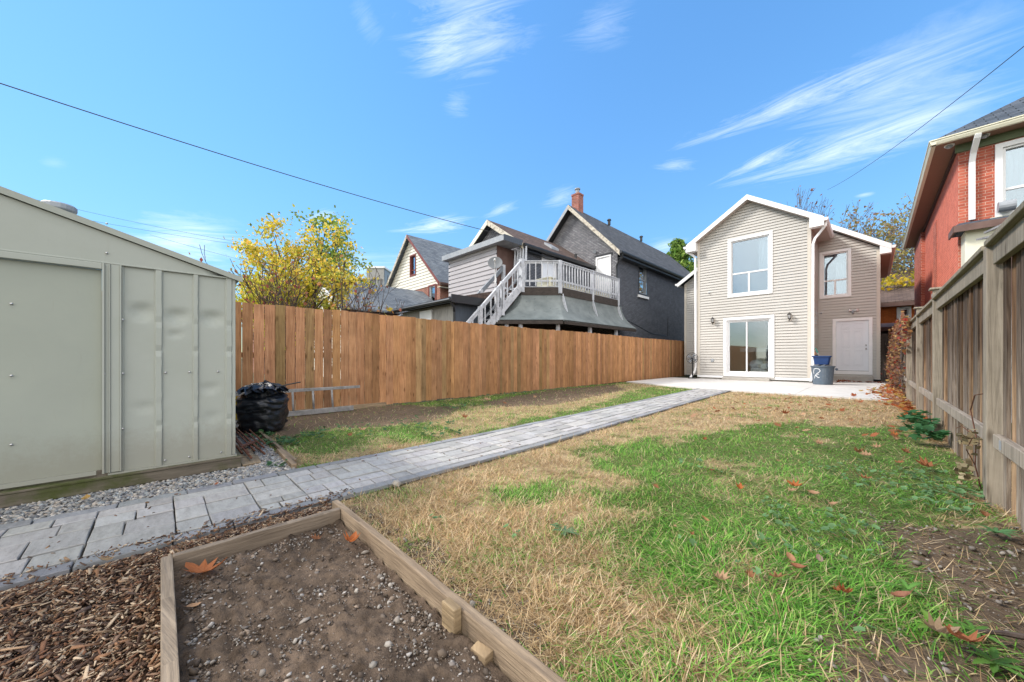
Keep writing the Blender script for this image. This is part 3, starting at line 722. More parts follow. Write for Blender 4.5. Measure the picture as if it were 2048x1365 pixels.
# ---- loose stones, chips
ICO = None
def ico():
    p = (1+5**.5)/2
    v = np.array([(-1,p,0),(1,p,0),(-1,-p,0),(1,-p,0),(0,-1,p),(0,1,p),(0,-1,-p),(0,1,-p),(p,0,-1),(p,0,1),(-p,0,-1),(-p,0,1)], float)
    v /= np.linalg.norm(v[0])
    f = np.array([(0,11,5),(0,5,1),(0,1,7),(0,7,10),(0,10,11),(1,5,9),(5,11,4),(11,10,2),(10,7,6),(7,1,8),(3,9,4),(3,4,2),(3,2,6),(3,6,8),(3,8,9),(4,9,5),(2,4,11),(6,2,10),(8,6,7),(9,8,1)])
    return v, f
def rotmats(n, tilt):
    a = rs.uniform(0, 2*math.pi, n); b = rs.normal(0, tilt, n); c = rs.normal(0, tilt, n)
    ca, sa, cb, sb, cc, s_ = np.cos(a), np.sin(a), np.cos(b), np.sin(b), np.cos(c), np.sin(c); o = np.zeros(n); l = np.ones(n)
    Rz = np.stack([ca,-sa,o,sa,ca,o,o,o,l],1).reshape(-1,3,3); Rx = np.stack([l,o,o,o,cb,-sb,o,sb,cb],1).reshape(-1,3,3)
    Ry = np.stack([cc,o,s_,o,l,o,-s_,o,cc],1).reshape(-1,3,3)
    return Rz@Rx@Ry
def stones(name, x, y, z, size, flat, pal, label, cat, material='stone', shape=None):
    n = len(x); v, f = ico() if shape is None else shape
    sc3 = np.stack([size*rs.uniform(.7,1.3,n), size*rs.uniform(.5,1.0,n), size*rs.uniform(flat*.6, flat*1.3, n)], 1) if shape is None else size
    V = v[None]*(1+rs.uniform(-.42,.30,(n,len(v),1)) if shape is None else 1)
    V = V*sc3[:,None,:]*.5; V = np.einsum('nij,nkj->nki', rotmats(n, .35), V)
    V = V+np.stack([x,y,z],1)[:,None,:]
    F = (f[None]+(np.arange(n)*len(v))[:,None,None]).reshape(-1, f.shape[1])
    c = np.array(pal)[rs.randint(0, len(pal), n)]*rs.uniform(.7,1.25,(n,1))
    C = np.repeat(c, len(v), 0)
    o = mesh_np(name, V.reshape(-1,3), F, C, M[material]); return tag(o, label, cat, kind='stuff')
def scat(n, x0, x1, y0, y1, fn=None):
    x = rs.uniform(x0, x1, n); y = rs.uniform(y0, y1, n)
    if fn is not None: k = fn(x, y); x, y = x[k], y[k]
    return x, y
x1, y1 = scat(9000, -4.02, P_LEFT-.01, -2.2, .85); x2, y2 = scat(7000, -6.9, -3.62, .50, .85)
x = np.concatenate([x1, x2]); y = np.concatenate([y1, y2]); n = len(x)
gpal = [(.30,.29,.27),(.22,.22,.22),(.38,.36,.33),(.26,.28,.29),(.34,.30,.26),(.18,.18,.19)]
stones('gravel', x, y, rs.uniform(-.005,.018,n), rs.uniform(.018,.042,n), .5, gpal, 'loose grey crushed gravel between the shed and the paver walk', 'gravel')
x, y = scat(34000, -2.13, .75, .06, .70); n = len(x)
q = fbm(x, y, 4, 110, 3); edge = np.minimum(np.minimum(x+2.13, y-.06), .70-y); k = rs.rand(n) < np.clip((q-.40)*1.5+np.exp(-edge/.09)*.7, .05, 1); x, y = x[k], y[k]; n = len(x)
stones('pebbles', x, y, .054+.012*fbm(x, y, 5, 120, 3)+rs.uniform(-.003,.005,n), np.clip(rs.lognormal(-5.0,.62,n), .003, .038), .5, [(.09,.068,.05),(.12,.09,.068),(.075,.056,.042),(.10,.078,.06),(.11,.082,.06),(.20,.175,.15),(.26,.235,.205),(.15,.13,.115),(.22,.17,.13),(.30,.28,.26)],
       'small pebbles scattered over the soil of the raised bed', 'pebbles')
xs, ys = scat(60000, -2.6, .6, .78, 4.2); _, sw = zones(xs, ys); k = (sw > .6) & (rs.rand(len(xs)) < .14); xs, ys = xs[k], ys[k]; n = len(xs)
stones('soil_stones', xs, ys, rs.uniform(0,.008,n), np.clip(rs.lognormal(-4.6,.55,n), .005, .040), .6, [(.22,.195,.165),(.27,.245,.21),(.17,.15,.13),(.12,.09,.07),(.10,.075,.055)],
       'stones lying in the bare soil beside the raised bed and the right fence', 'stones')
# clods of the bed soil: a fine relief sheet
bx = np.arange(-2.165, .8, .011); by = np.arange(.035, .735, .011); BX, BY = np.meshgrid(bx, by)
BZ = .038+.026*fbm(BX, BY, 5, 120, 3)+.070*np.maximum(0, fbm(BX, BY, 24, 125, 3)-.52)+.012*fbm(BX, BY, 55, 126, 2)
idx = np.arange(BX.size).reshape(BX.shape); F = np.stack([idx[:-1,:-1].ravel(), idx[:-1,1:].ravel(), idx[1:,1:].ravel(), idx[1:,:-1].ravel()], 1)
C = np.array((.125,.092,.068))*(.55+.95*fbm(BX, BY, 3.2, 130, 3))[...,None]*np.where(fbm(BX, BY, 22, 125, 2) > .55, .75, 1)[...,None]
o = mesh_np('bed_soil', np.stack([BX.ravel(), BY.ravel(), BZ.ravel()],1), F, C.reshape(-1,3), M['soil'], smooth=True); tag(o, 'dark cloddy soil filling the raised bed', 'soil', kind='stuff')
# mulch
cube = (np.array([(-1,-1,-1),(1,-.6,-1),(1,.6,-1),(-1,1,-1),(-1,-1,1),(1,-.5,1),(1,.5,1),(-1,1,1)], float), np.array([(0,3,2,1),(4,5,6,7),(0,1,5,4),(1,2,6,5),(2,3,7,6),(3,0,4,7)]))
x1, y1 = scat(60000, P_RIGHT+.015, .2, -1.7, .0); x2, y2 = scat(7000, P_RIGHT+.0, -2.17, .0, .82); x3, y3 = scat(500, P_RIGHT-.14, P_RIGHT, -1.2, 1.0)
x = np.concatenate([x1,x2,x3]); y = np.concatenate([y1,y2,y3]); n = len(x)
ln = np.clip(rs.lognormal(-4.25,.6,n), .005, .09); sz = np.stack([ln, np.clip(ln*rs.uniform(.12,.4,n), .003, .016), rs.uniform(.0015,.005,n)],1)
big = rs.rand(n) < .02; sz[big] *= np.array((1.9,1.3,1.5)); sz[:,0] = np.minimum(sz[:,0], .10); sz[:,1] = np.minimum(sz[:,1], .014)
mz = np.where(x < P_RIGHT+.01, .032, .004+(rs.uniform(0,.024,n)+.012*fbm(x, y, 4, 9, 3))*np.clip((x-P_RIGHT)/.12,.45,1))
stones('wood_mulch', x, y, mz, sz, 0, [(.17,.085,.05),(.24,.13,.072),(.07,.042,.03),(.30,.20,.125),(.46,.35,.24),(.16,.095,.06),(.09,.062,.05),(.18,.115,.078),(.11,.068,.048),(.36,.28,.2)],
       'shredded brown wood mulch between the paver walk and the raised bed', 'mulch', 'chip', cube)
xs, ys = scat(70, P_LEFT, P_RIGHT, -1.0, 3.0); n = len(xs); ln = rs.uniform(.008,.03,n)
stones('debris_on_walk', xs, ys, np.full(n,.032), np.stack([ln, ln*.4, np.full(n,.003)],1), 0, [(.16,.08,.05),(.10,.06,.04),(.25,.15,.08)], 'bits of mulch and leaf scattered on the paver walk', 'debris', 'chip', cube)

# ---- round-leaved weeds
def weed_patch(name, spots, label):
    V = []; F = []; C = []
    for (cx, cy, rad, cnt, sz, hgt, col) in spots:
        for k in range(cnt):
            a = rng.uniform(0, 6.28); r = rad*math.sqrt(rng.random()); x = cx+r*math.cos(a); y = cy+r*math.sin(a)
            if x > XR-.03: continue
            z = rng.uniform(.35, 1)*hgt; s = sz*rng.uniform(.55,1.2); yaw = rng.uniform(0,6.28); tl = rng.uniform(-.5,.5); tl2 = rng.uniform(-.5,.5)
            b = len(V); V.append((x, y, z-.15*s)); k_ = rng.uniform(.7,1.25); c = [q*k_ for q in col]; C.append([q*.8 for q in c]); nn = 11
            for q in range(nn):
                aa = yaw+.45+(6.28-.9)*q/(nn-1); rr = s*(.5+.07*math.cos(q*math.pi)); dx = rr*math.cos(aa); dy = rr*math.sin(aa)
                V.append((x+dx, y+dy, z+dx*tl+dy*tl2+.04*s*(q%2))); C.append(c)
            for q in range(nn-1): F.append((b, b+1+q, b+2+q))
    o = mesh_np(name, np.array(V), np.array(F), np.array(C), M['grass']); return tag(o, label, 'weeds', kind='stuff')
MAL = (.16,.29,.12); BRT = (.13,.28,.05)
sp = []
for px, py, rd, cnt in [(1545,1020,.10,22),(1560,1045,.10,20),(1650,1040,.09,14),(1600,1070,.14,22),(1700,1085,.12,20),(1550,1105,.10,12),(1640,1110,.10,10),(1760,1120,.08,8),(1720,1060,.15,14),
                        (1400,935,.18,24),(1440,950,.12,12),(1480,930,.1,8),(1760,965,.35,60),(1850,975,.30,70),(1900,1000,.25,70),(1830,1000,.3,50),(1880,955,.25,50),(1930,990,.18,46),(1740,940,.25,25),
                        (1680,945,.25,22),(1905,1025,.12,20),(1130,1070,.06,7),(868,1040,.05,8),(1350,1085,.12,8),(1710,1260,.05,3),(1480,1150,.08,6),(1025,1075,.06,6)]:
    a, b = G(px, py); sp.append((a, b, rd, max(3, int(cnt*.6)), .036, .055, MAL))
weed_patch('mallow_weeds', sp, 'blue green round leaved mallow scattered through the lawn on the right')
sp = []
for px, py, rd, cnt, h in [(1868,878,.22,70,.26),(1850,860,.2,40,.25),(1880,895,.15,40,.2),(1840,850,.2,20,.1)]:
    a, b = G(px, py); sp.append((min(a, XR-.12), b, rd, cnt, .09, h, (.06,.17,.06)))
weed_patch('ground_ivy', sp, 'clump of dark green ivy leaves at the foot of the right fence')
sp = []
for px, py, rd, cnt in [(545,890,.25,70),(520,875,.15,40),(600,880,.3,40),(700,865,.5,50),(840,850,.5,50),(920,815,.5,60),(960,790,.6,60),(1040,790,.5,40),(560,935,.1,14),(880,870,.3,30)]:
    a, b = G(px, py); sp.append((a, b, rd, cnt, .05, .06, (.075,.17,.06)))
weed_patch('clover_weeds', sp, 'low broad leaved weeds in the lawn strip along the left fence')

# ---- fallen leaves
LEAVES = []
LEAF1 = [(0,-.5),(.06,-.42),(.30,-.38),(.22,-.24),(.48,-.10),(.30,-.02),(.42,.20),(.20,.16),(.16,.34),(0,.55)]
LEAF2 = [(0,-.55),(.05,-.3),(.22,-.32),(.16,-.12),(.38,-.06),(.20,.08),(.30,.26),(.12,.24),(.10,.42),(0,.52)]
LEAF3 = [(0,-.5),(.16,-.42),(.26,-.2),(.28,0),(.22,.2),(.12,.36),(0,.5)]
def leaf_obj(px, py, size, col, label, shape=1, zz=None, curl=.6, yaw=None, group='fallen leaves on the lawn', pos=None):
    a, b = pos or G(px, py); z = .05 if zz is None else zz
    half = {1:LEAF1,2:LEAF2,3:LEAF3}[shape]; out = half+[(-x_, y_) for x_, y_ in half[-2:0:-1]]
    yw = rng.uniform(0,6.28) if yaw is None else yaw; t1 = rng.uniform(-.35,.35); t2 = rng.uniform(-.35,.35); cl = curl*rng.uniform(.6,1.5)
    mb = MB(); pts = [(0,0)]+[(q[0]*.5, q[1]*.5) for q in out]+out; nn = len(out)
    def tr(p_):
        x_, y_ = p_[0]*size*rng.uniform(.93,1.07), p_[1]*size; h = cl*(x_*x_*1.6+y_*y_*.8)/size*2+x_*t1+y_*t2
        return (a+x_*math.cos(yw)-y_*math.sin(yw), b+x_*math.sin(yw)+y_*math.cos(yw), z+h)
    V = [tr(p_) for p_ in pts]
    mb.add(V, [(0,1+i,1+(i+1)%nn) for i in range(nn)]+[(1+i,1+nn+i,1+nn+(i+1)%nn,1+(i+1)%nn) for i in range(nn)], col)
    # stalk
    mb.tube([V[1], (V[1+nn][0], V[1+nn][1], V[1+nn][2]), tr((.03,-.72))], [.0015*size*12]*2+[.0008*size*12], 4, tuple(q*.7 for q in col))
    zmin = min(q[2] for q in mb.v)
    if zmin < .004: mb.v = [(q[0], q[1], q[2]+.004-zmin) for q in mb.v]
    o = mb.build('fallen_leaf', M['leaf'], origin=(a, b, z)); tag(o, label, 'leaf', group); return o
OR = (.48,.15,.045); BR = (.30,.13,.06); TN = (.50,.30,.18); RD = (.40,.10,.035); YL = (.48,.30,.10)
leaf_obj(405,1143,.165,(.40,.14,.05),'large orange lobed leaf in the far left corner of the raised bed',2,.085,.35,yaw=2.2,pos=G(405,1143,.085), group='fallen leaves')
leaf_obj(172,1012,.075,YL,'yellow tan leaf standing on edge on the gravel by the shed',3,.05,.7, group='fallen leaves')
leaf_obj(215,1143,.06,(.50,.36,.22),'pale tan leaf lying on the wood mulch',3,.05,.8, group='fallen leaves')
leaf_obj(1925,1322,.11,(.40,.15,.07),'largest brown lobed leaf in the bottom right corner',1,.07,.4,yaw=.4, group='fallen leaves')
leaf_obj(1882,1300,.09,(.40,.28,.18),'dull tan leaf beside the largest brown leaf',1,.06,.5, group='fallen leaves')
leaf_obj(702,1082,.09,OR,'orange leaf against the far corner of the raised bed boards',1,.095,.5,pos=G(704,1085,.09), group='fallen leaves')
leaf_obj(628,1072,.06,BR,'small brown leaf on the soil under the far bed board',2,.075,.5,pos=G(632,1080,.07), group='fallen leaves')
leaf_obj(385,1215,.045,(.5,.3,.17),'small pale orange leaf on the bed soil near the left board',3,.075,.5,pos=G(388,1215,.07), group='fallen leaves')
for (zx, zy, s, c, sh) in [(435,457,.085,OR,1),(300,367,.06,BR,1),(700,445,.14,OR,2),(690,470,.1,TN,1),(785,485,.10,TN,3),(880,540,.08,TN,3),(1035,405,.12,(.45,.2,.09),2),(1040,290,.13,TN,1),(1010,275,.13,BR,1),
    (1095,250,.13,TN,2),(1205,328,.13,(.40,.17,.08),2),(1325,342,.16,(.36,.14,.06),1),(1240,277,.10,BR,1),(815,232,.12,TN,1),(775,187,.10,TN,2),(620,320,.07,TN,2),(270,618,.06,(.42,.23,.11),3),
    (820,818,.06,(.36,.24,.20),3),(683,818,.08,(.48,.25,.14),3),(720,862,.085,(.36,.15,.08),3),(610,908,.10,(.36,.18,.09),2),(485,900,.07,BR,2),(905,975,.07,(.38,.13,.05),2),(945,985,.07,(.38,.13,.05),1),
    (1205,1008,.085,(.36,.16,.10),3),(350,920,.09,(.52,.33,.20),1),(1340,187,.13,TN,1),(1210,172,.13,BR,1),(1245,155,.13,TN,2),(1180,190,.11,OR,1),(1620,595,.06,BR,1),(1590,525,.08,TN,3),
    (1510,508,.08,(.45,.24,.12),2),(30,450,.06,BR,1),(655,80,.16,(.30,.10,.04),1),(710,152,.1,BR,2),(265,212,.08,(.3,.1,.04),1),(1190,212,.09,TN,1),(120,650,.035,TN,2),(205,690,.035,BR,1),(1010,20,.16,TN,1)]:
    px = 1300+zx/2.416; py = 800+zy/2.416
    LEAVES.append((px, py, s*.78, c, sh))
def cname(c):
    if c[0] > .46 and c[1] < .2: return 'orange'
    if c[1] > .25: return 'pale tan'
    if c[0] < .33: return 'dark brown'
    return 'reddish brown'
from collections import defaultdict
grp = defaultdict(list)
for q in LEAVES:
    px, py, s_, c, sh_ = q
    where = ('at the far lawn end' if py < 885 else 'near the right fence' if px > 1780 and py < 1060 else 'mid green lawn' if py < 1020 else
             'by the bare soil' if px > 1760 else 'in the foreground grass')
    grp[({1:'five lobed',2:'ragged oak shaped',3:'curled oval'}[sh_], cname(c), where)].append(q)
ORD = ['leftmost','second from left','third from left','fourth from left','fifth from left','sixth from left','seventh from left']
for (shp, cn, where), L_ in grp.items():
    L_.sort(key=lambda q: q[0])
    for i, (px, py, s_, c, sh_) in enumerate(L_):
        lab = f'{cn} {shp} leaf {where}' + ('' if len(L_) == 1 else f', {ORD[i]}')
        leaf_obj(px, py, s_, c, lab, sh_, .045)
for i_, (px, py, s, c) in enumerate(sorted([(725,868,.15,TN),(700,880,.1,BR),(975,805,.2,TN),(1100,842,.1,TN),(930,842,.14,BR),(780,905,.08,TN),(1010,812,.13,BR),(1070,800,.13,TN)])):
    leaf_obj(px, py, s*.8, c, cname(c)+' leaf on the left lawn strip, '+(ORD+['rightmost'])[i_]+' of eight', 1, .05, group='fallen leaves on the left lawn')
leaf_obj(433,978,.04,(.4,.14,.06),'small orange brown leaf on the edging pavers nearest the shed',2,.036, group='fallen leaves')
for px, py, wh_ in ((1677,768,'nearest the door step'),(1687,767,'rightmost of three'),(1660,770,'beside the trash can')):
    leaf_obj(px, py, .22, (.22,.07,.035), 'dark red leaf on the patio below the annex door, '+wh_, 1, .06, group='fallen leaves by the door')
# drift of leaves along the fence foot, by the house
V = []; F = []; C = []
def litter(x, y, z, s, col):
    half = LEAF1 if rng.random() < .5 else LEAF2; out = half+[(-x_, y_) for x_, y_ in half[-2:0:-1]]; yw = rng.uniform(0,6.28); t1 = rng.uniform(-.6,.6); t2 = rng.uniform(-.6,.6)
    b = len(V); V.append((x,y,z)); k = rng.uniform(.7,1.3); C.append([q*k for q in col]); nn = len(out)
    for (u_, v_) in out:
        u_ *= s; v_ *= s; V.append((x+u_*math.cos(yw)-v_*math.sin(yw), y+u_*math.sin(yw)+v_*math.cos(yw), z+u_*t1+v_*t2+.8*(u_*u_+v_*v_)/s*.6)); C.append([q*k for q in col])
    for i in range(nn): F.append((b, b+1+i, b+1+(i+1)%nn))
for k in range(620):
    y = rng.uniform(8.3, 19.0); wd = .25+.75*max(0, 1-abs(y-13.5)/4.5); x = XR-.05-abs(rng.gauss(0, wd*.33))
    if x < -.9: continue
    col = rng.choice([OR, BR, TN, RD, (.50,.26,.08), (.55,.38,.10)]); litter(x, y, .05+rng.random()*.06, rng.uniform(.07,.15), col)
for k in range(90):
    litter(rng.uniform(-2.2,.4), rng.uniform(6,11.8), .05, rng.uniform(.05,.11), rng.choice([BR,TN,(.36,.12,.05)]))
for k in range(60):
    litter(rng.uniform(-1.0,.3), rng.uniform(19.6,20.1), .05, rng.uniform(.06,.12), rng.choice([RD,(.2,.07,.04)]))
o = mesh_np('leaf_litter', np.array(V), np.array(F), np.array(C), M['leaf']); tag(o, 'drift of orange and brown leaves along the foot of the right fence by the patio', 'leaf litter', kind='stuff')
# ------------------------------------------------------------------ raised bed
bed = thing('raised_bed', 'low raised garden bed of weathered grey brown boards holding dark stony soil', 'garden bed', (-1.0,.4,0))
def board(name, a, b, th, z0, z1, parent, matn='timber', tone=(1,1,1), bev=.004, seg=8, wob=.003):
    m = MB(); m.cur = tone; a = Vector((a[0],a[1],0)); b = Vector((b[0],b[1],0)); d = (b-a).normalized(); r = Vector((-d.y, d.x, 0))*th/2
    for i in range(seg+1):
        p = a.lerp(b, i/seg); k = rng.uniform(-wob, wob); k2 = rng.uniform(-wob, wob)
        m.v += [tuple(p-r+Vector((0,0,z0))), tuple(p+r+Vector((0,0,z0))), tuple(p+r+Vector((0,0,z1+k))), tuple(p-r+Vector((0,0,z1+k2)))]
        m.t += [tone]*4; m.sd += [(rng.random() if i == 0 else m.sd[0][0], .3, 0)]*4
    for i in range(seg):
        c = 4*i
        m.f += [(c,c+1,c+5,c+4),(c+1,c+2,c+6,c+5),(c+2,c+3,c+7,c+6),(c+3,c,c+4,c+7)]
    m.f += [(0,3,2,1),(4*seg,4*seg+1,4*seg+2,4*seg+3)]
    return m.build(name, M[matn], parent, bevel=bev)
board('board', (-2.185,.018), (.9,.018), .038, -.02, .128, bed)
board('board', (-2.166,.038), (-2.166,.735), .038, -.02, .132, bed, tone=(.93,.93,.95))
board('board', (-2.30,.755), (.9,.755), .036, -.02, .135, bed, tone=(1.12,1.06,.98))
m = MB(); m.box(-1.067,.703,.0,-.992,.7365,.145, (1.3,1.2,.95)); m.build('stake', M['timber'], bed, bevel=.004)
m = MB(); m.hexa([(-.909,.702,0),(-.829,.702,0),(-.829,.7365,0),(-.909,.7365,0)], [(-.905,.705,.072),(-.829,.702,.085),(-.829,.7365,.092),(-.905,.7365,.08)], (1.15,1.05,.85)); m.build('broken_stake', M['timber'], bed, bevel=.003)

# ------------------------------------------------------------------ left cedar fence
fl = thing('cedar_fence', 'long new orange brown cedar board fence along the left side', 'fence', (XL, 9, 0))
m = MB(); r2 = random.Random(11); y = -1.2
while y < 20.35:
    wd = .142; gap = .011 if y < 3.4 else .001
    if y > 3.4: wd = r2.choice([.142,.142,.12,.09])
    y1 = min(y+wd, 20.4); k = r2.uniform(.70,1.2); g = r2.random(); tone = (k*(.86 if g < .12 else 1), k*(1.03 if g < .12 else 1)*r2.uniform(.97,1.02), k*r2.uniform(.9,1.08))
    m.seed = (r2.random(), r2.random(), 0); top = 1.895+.012*math.sin(y*.7)+r2.uniform(-.014,.012); zb = .05 if y < 3.3 else r2.uniform(.0,.03)
    off = r2.choice([0, 0, .006]) if y > 3.4 else 0
    m.box(XL-.018-off, y, zb, XL-off, y1, top, tone); y = y1+gap
m.build('board_panel', M['cedar'], fl)
m = MB(); m.seed = (.3,.2,0)
for z in (.25, 1.0, 1.65): m.box(XL-.075, -1.2, z, XL-.026, 20.35, z+.09, (1,1,1))
m.build('back_rails', M['cedar'], fl)
for i in range(10):
    m = MB(); m.seed = (.1*i,.7,0); yy = -1+2.37*i; m.box(XL-.165, yy, 0, XL-.077, yy+.09, 1.85, (.9,.9,.9)); m.build('post', M['cedar'], fl)
m = MB(); m.cur = (1.5,1.4,1.2)
m.box(XL+.002, -1.2, -.02, XL+.035, 1.95, .075); m.box(XL+.002, 2.12, -.02, XL+.035, 3.35, .07); m.build('kick_board', M['timber'], fl)

# ------------------------------------------------------------------ right silvered fence
fr_ = thing('weathered_fence', 'tall weathered grey privacy fence with capped posts along the right side', 'fence', (XR, 9, 0))
secs = [(1.2, 3.98, 1.785), (4.10, 7.02, 1.775), (7.14, 9.5, 1.76), (9.62, 12.1, 1.76), (12.22, 14.6, 1.77), (14.72, 17.1, 1.78), (17.22, 20.4, 1.78)]
r2 = random.Random(4)
for (a, b, zt) in secs:
    m = MB(); y = a
    while y < b-.02:
        y1 = min(y+r2.uniform(.07,.11), b); k = r2.uniform(.5,1.3); m.seed = (r2.random(), r2.random(), 0)
        wc = r2.random(); tone = (k*(1.35 if wc < .35 else 1), k*(1.08 if wc < .35 else 1), k*(.8 if wc < .35 else 1))
        o_ = r2.choice([0,.012,.02]); m.box(XR+.02+o_, y, .0, XR+.038+o_, y1-.004, zt-.05, tone); y = y1
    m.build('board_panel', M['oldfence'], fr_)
    m = MB(); m.seed = (r2.random(),.5,0); m.box(XR-.02, a, .40, XR+.019, b, .49, (1.15,1.12,1.1)); m.build('rail', M['oldrail'], fr_, bevel=.004)
    m = MB(); m.seed = (r2.random(),.1,0); m.box(XR-.02, a, zt-.16, XR+.019, b, zt-.032, (.92,.91,.86)); m.build('header_board', M['oldrail'], fr_, bevel=.004)
    m = MB(); m.seed = (r2.random(),.9,0); m.box(XR-.055, a-.02, zt-.030, XR+.10, b+.02, zt+.006, (.86,.86,.78)); m.build('cap_board', M['oldrail'], fr_, bevel=.005)
for (ya, h, cap) in [(3.99,1.80,0),(7.03,1.87,1),(9.51,1.87,1),(12.11,1.87,1),(14.61,1.87,0),(17.11,1.87,0)]:
    m = MB(); m.seed = (r2.random(),.5,0); m.box(XR-.045, ya, -.02, XR+.05, ya+.10, h if cap else h-.04, (1.05,1.02,.96)); po = m.build('post', M['oldrail'], fr_, bevel=.006)
    if cap:
        m = MB(); m.seed = (.4,.5,0); m.box(XR-.075, ya-.03, h+.001, XR+.08, ya+.13, h+.025, (1.0,1.0,.95)); m.build('post_cap', M['oldrail'], po, bevel=.004)
m = MB(); m.box(XR-.024, 3.75, .42, XR-.0205, 3.79, .475); m.build('bracket', M['greymetal'], fr_)

# dead vine on the far part of the right fence
V = []; F = []; C = []
def quadleaf(p, s, col, nrm_jit=1.0):
    a = Vector((rng.gauss(0,1), rng.gauss(0,1), rng.gauss(0,1))).normalized(); b_ = a.orthogonal().normalized(); c_ = a.cross(b_)
    k = rng.uniform(.65,1.3); b = len(V)
    for u_, v_ in ((-.5,-.1),(-.15,-.5),(.5,-.12),(.25,.3),(0,.55),(-.3,.3)):
        V.append(tuple(Vector(p)+b_*u_*s+c_*v_*s)); C.append([q*k for q in col])
    F.extend([(b,b+1,b+2),(b,b+2,b+3),(b,b+3,b+5),(b+5,b+3,b+4)])
VC = [(.24,.12,.07),(.30,.15,.08),(.20,.10,.08),(.38,.24,.12),(.26,.13,.07),(.17,.10,.085),(.42,.27,.10),(.34,.17,.06),(.20,.12,.08),(.34,.05,.03)]
for k in range(11000):
    y = rng.uniform(12.6,20.1); z = rng.uniform(.05,2.0+.18*math.sin(y*2.3)+.12*math.sin(y*5)); th = .10+.10*math.sin(z*2)+.10*vnoise(y,z,1.5)
    if y < 14.5 and z < 1.2+ (14.5-y)*.3 and rng.random() < .9: continue
    if rng.random() > .55+.45*(y > 15): continue
    x = XR-.02-abs(rng.gauss(0, th*.35)); quadleaf((x, y, z), rng.uniform(.04,.085), rng.choice(VC))
for k in range(260):
    y = rng.uniform(10.8,12.4); z = 1.85-abs(rng.gauss(0,.28)); quadleaf((XR-.04-rng.random()*.1, y, z), rng.uniform(.05,.09), rng.choice(VC))
for k in range(1500):
    x = rng.uniform(.44,.62); z = rng.uniform(.9,2.1); quadleaf((x, 20.15-rng.random()*.25, z), rng.uniform(.05,.09), rng.choice(VC))
vine = thing('dead_vine', 'red brown autumn vine smothering the far end of the right fence', 'vine', (XR-.1, 16, 0))
mesh_np('vine_leaves', np.array(V), np.array(F), np.array(C), M['leaf'], vine)
m = MB()
for k in range(26):
    y = rng.uniform(13,20); p = [(XR-.02, y, 0)]
    for q in range(7): p.append((XR-.04-rng.random()*.05, p[-1][1]+rng.uniform(-.25,.25), .28*(q+1)))
    m.tube(p, .009, 5)
m.build('stems', M['bark'], vine)
# withered climber hanging on the near panel
dw = thing('withered_plant', 'withered climbing plant with curled tan leaves on the near fence panel', 'plant', (XR-.05, 4.25, .2))
m = MB(); b0 = [(XR-.02,4.35,.02),(XR-.05,4.33,.2),(XR-.04,4.36,.4),(XR-.06,4.42,.6),(XR-.05,4.34,.72),(XR-.03,4.22,.74)]; m.tube(b0, .004, 5)
m.tube([(XR-.05,4.33,.2),(XR-.10,4.25,.32),(XR-.08,4.18,.42)], .003, 5); m.tube([(XR-.04,4.36,.4),(XR-.10,4.45,.47),(XR-.12,4.5,.44)], .003, 5); m.build('stem', M['rust'], dw)
V = []; F = []; C = []
for (py_, pz_, n_) in ((4.30,.40,26),(4.22,.38,16),(4.42,.16,26),(4.32,.10,20)):
    for k in range(n_): quadleaf((XR-.05-rng.random()*.08, py_+rng.gauss(0,.03), pz_+rng.gauss(0,.03)), .038, rng.choice([(.32,.25,.14),(.22,.17,.09),(.40,.33,.20)]))
mesh_np('leaves', np.array(V), np.array(F), np.array(C), M['leaf'], dw)

# ------------------------------------------------------------------ our house: beige vinyl sided
HY, AY = 18.0, 20.6
xl = onY(1396, 757, HY)[0]; xr = -1.71; xm = (xl+xr)/2
house = thing('beige_house', 'two storey beige vinyl sided house with white trim at the end of the yard', 'house', ((xl+xr)/2, 19, 0))
ZE, ZA = 6.38, 7.72
FRF = ((0, HY, 0), (1, 0, 0), (0, -1, 0))
uw = [onY(1458, 484, HY), onY(1541, 588, HY)]
ws0, wz1 = onY(1462, 484.5, HY); ws1, wz0 = onY(1538.5, 582, HY)
ds0, dz1 = onY(1453.5, 643.5, HY); ds1, dz0 = onY(1542, 745, HY)
dz1 = 2.66; dz0 = .30
print('win', ws0, ws1, wz0, wz1, 'door', ds0, ds1)
m = MB(); wall(m, *FRF, [(xl,.10),(xr,.10),(xr,ZE),(xm,ZA),(xl,ZE)], [(ws0,ws1,wz0,wz1),(ds0,ds1,dz0,dz1)], pitch=.118, step=.030)
m.build('wall', M['siding'], house, label='sunlit gable wall with big window and sliding door')
# side walls
m = MB(); wall(m, (xr,0,0), (0,1,0), (1,0,0), [(HY+.001,.10),(AY,.10),(AY,ZE),(HY+.001,ZE)], [], pitch=.118, step=.028); m.build('wall', M['siding'], house)
m = MB(); wall(m, (xl,0,0), (0,1,0), (-1,0,0), [(HY+.001,.10),(27,.10),(27,ZE),(HY+.001,ZE)], [], pitch=.118, step=.028); m.build('wall', M['siding'], house)
# corner posts
m = MB(); m.box(xr-.09, HY-.040, .10, xr+.02, HY-.031, ZE+.02); m.box(xr+.0205, HY-.0395, .10, xr+.026, HY+.09, ZE-.02); m.build('corner_trim', M['sidetrim'], house)
m = MB(); m.box(xl-.02, HY-.040, .10, xl+.09, HY-.031, ZE+.02); m.build('corner_trim', M['sidetrim'], house)
m = MB(); m.box(xl-.01, HY-.045, .10, ds0-.14, HY-.031, .20); m.build('base_flashing', M['whitetrim'], house)
m = MB(); m.box(ds1+.14, HY-.045, .10, xr+.01, HY-.031, .20); m.build('base_flashing', M['whitetrim'], house)
m = MB(); m.box(xl+.04, HY+.02, 0, xr-.04, HY+.2, .098); m.box(xl+.05,HY+.21,0,xl+.25,27,.098); m.build('foundation', M['concrete_step'], house)
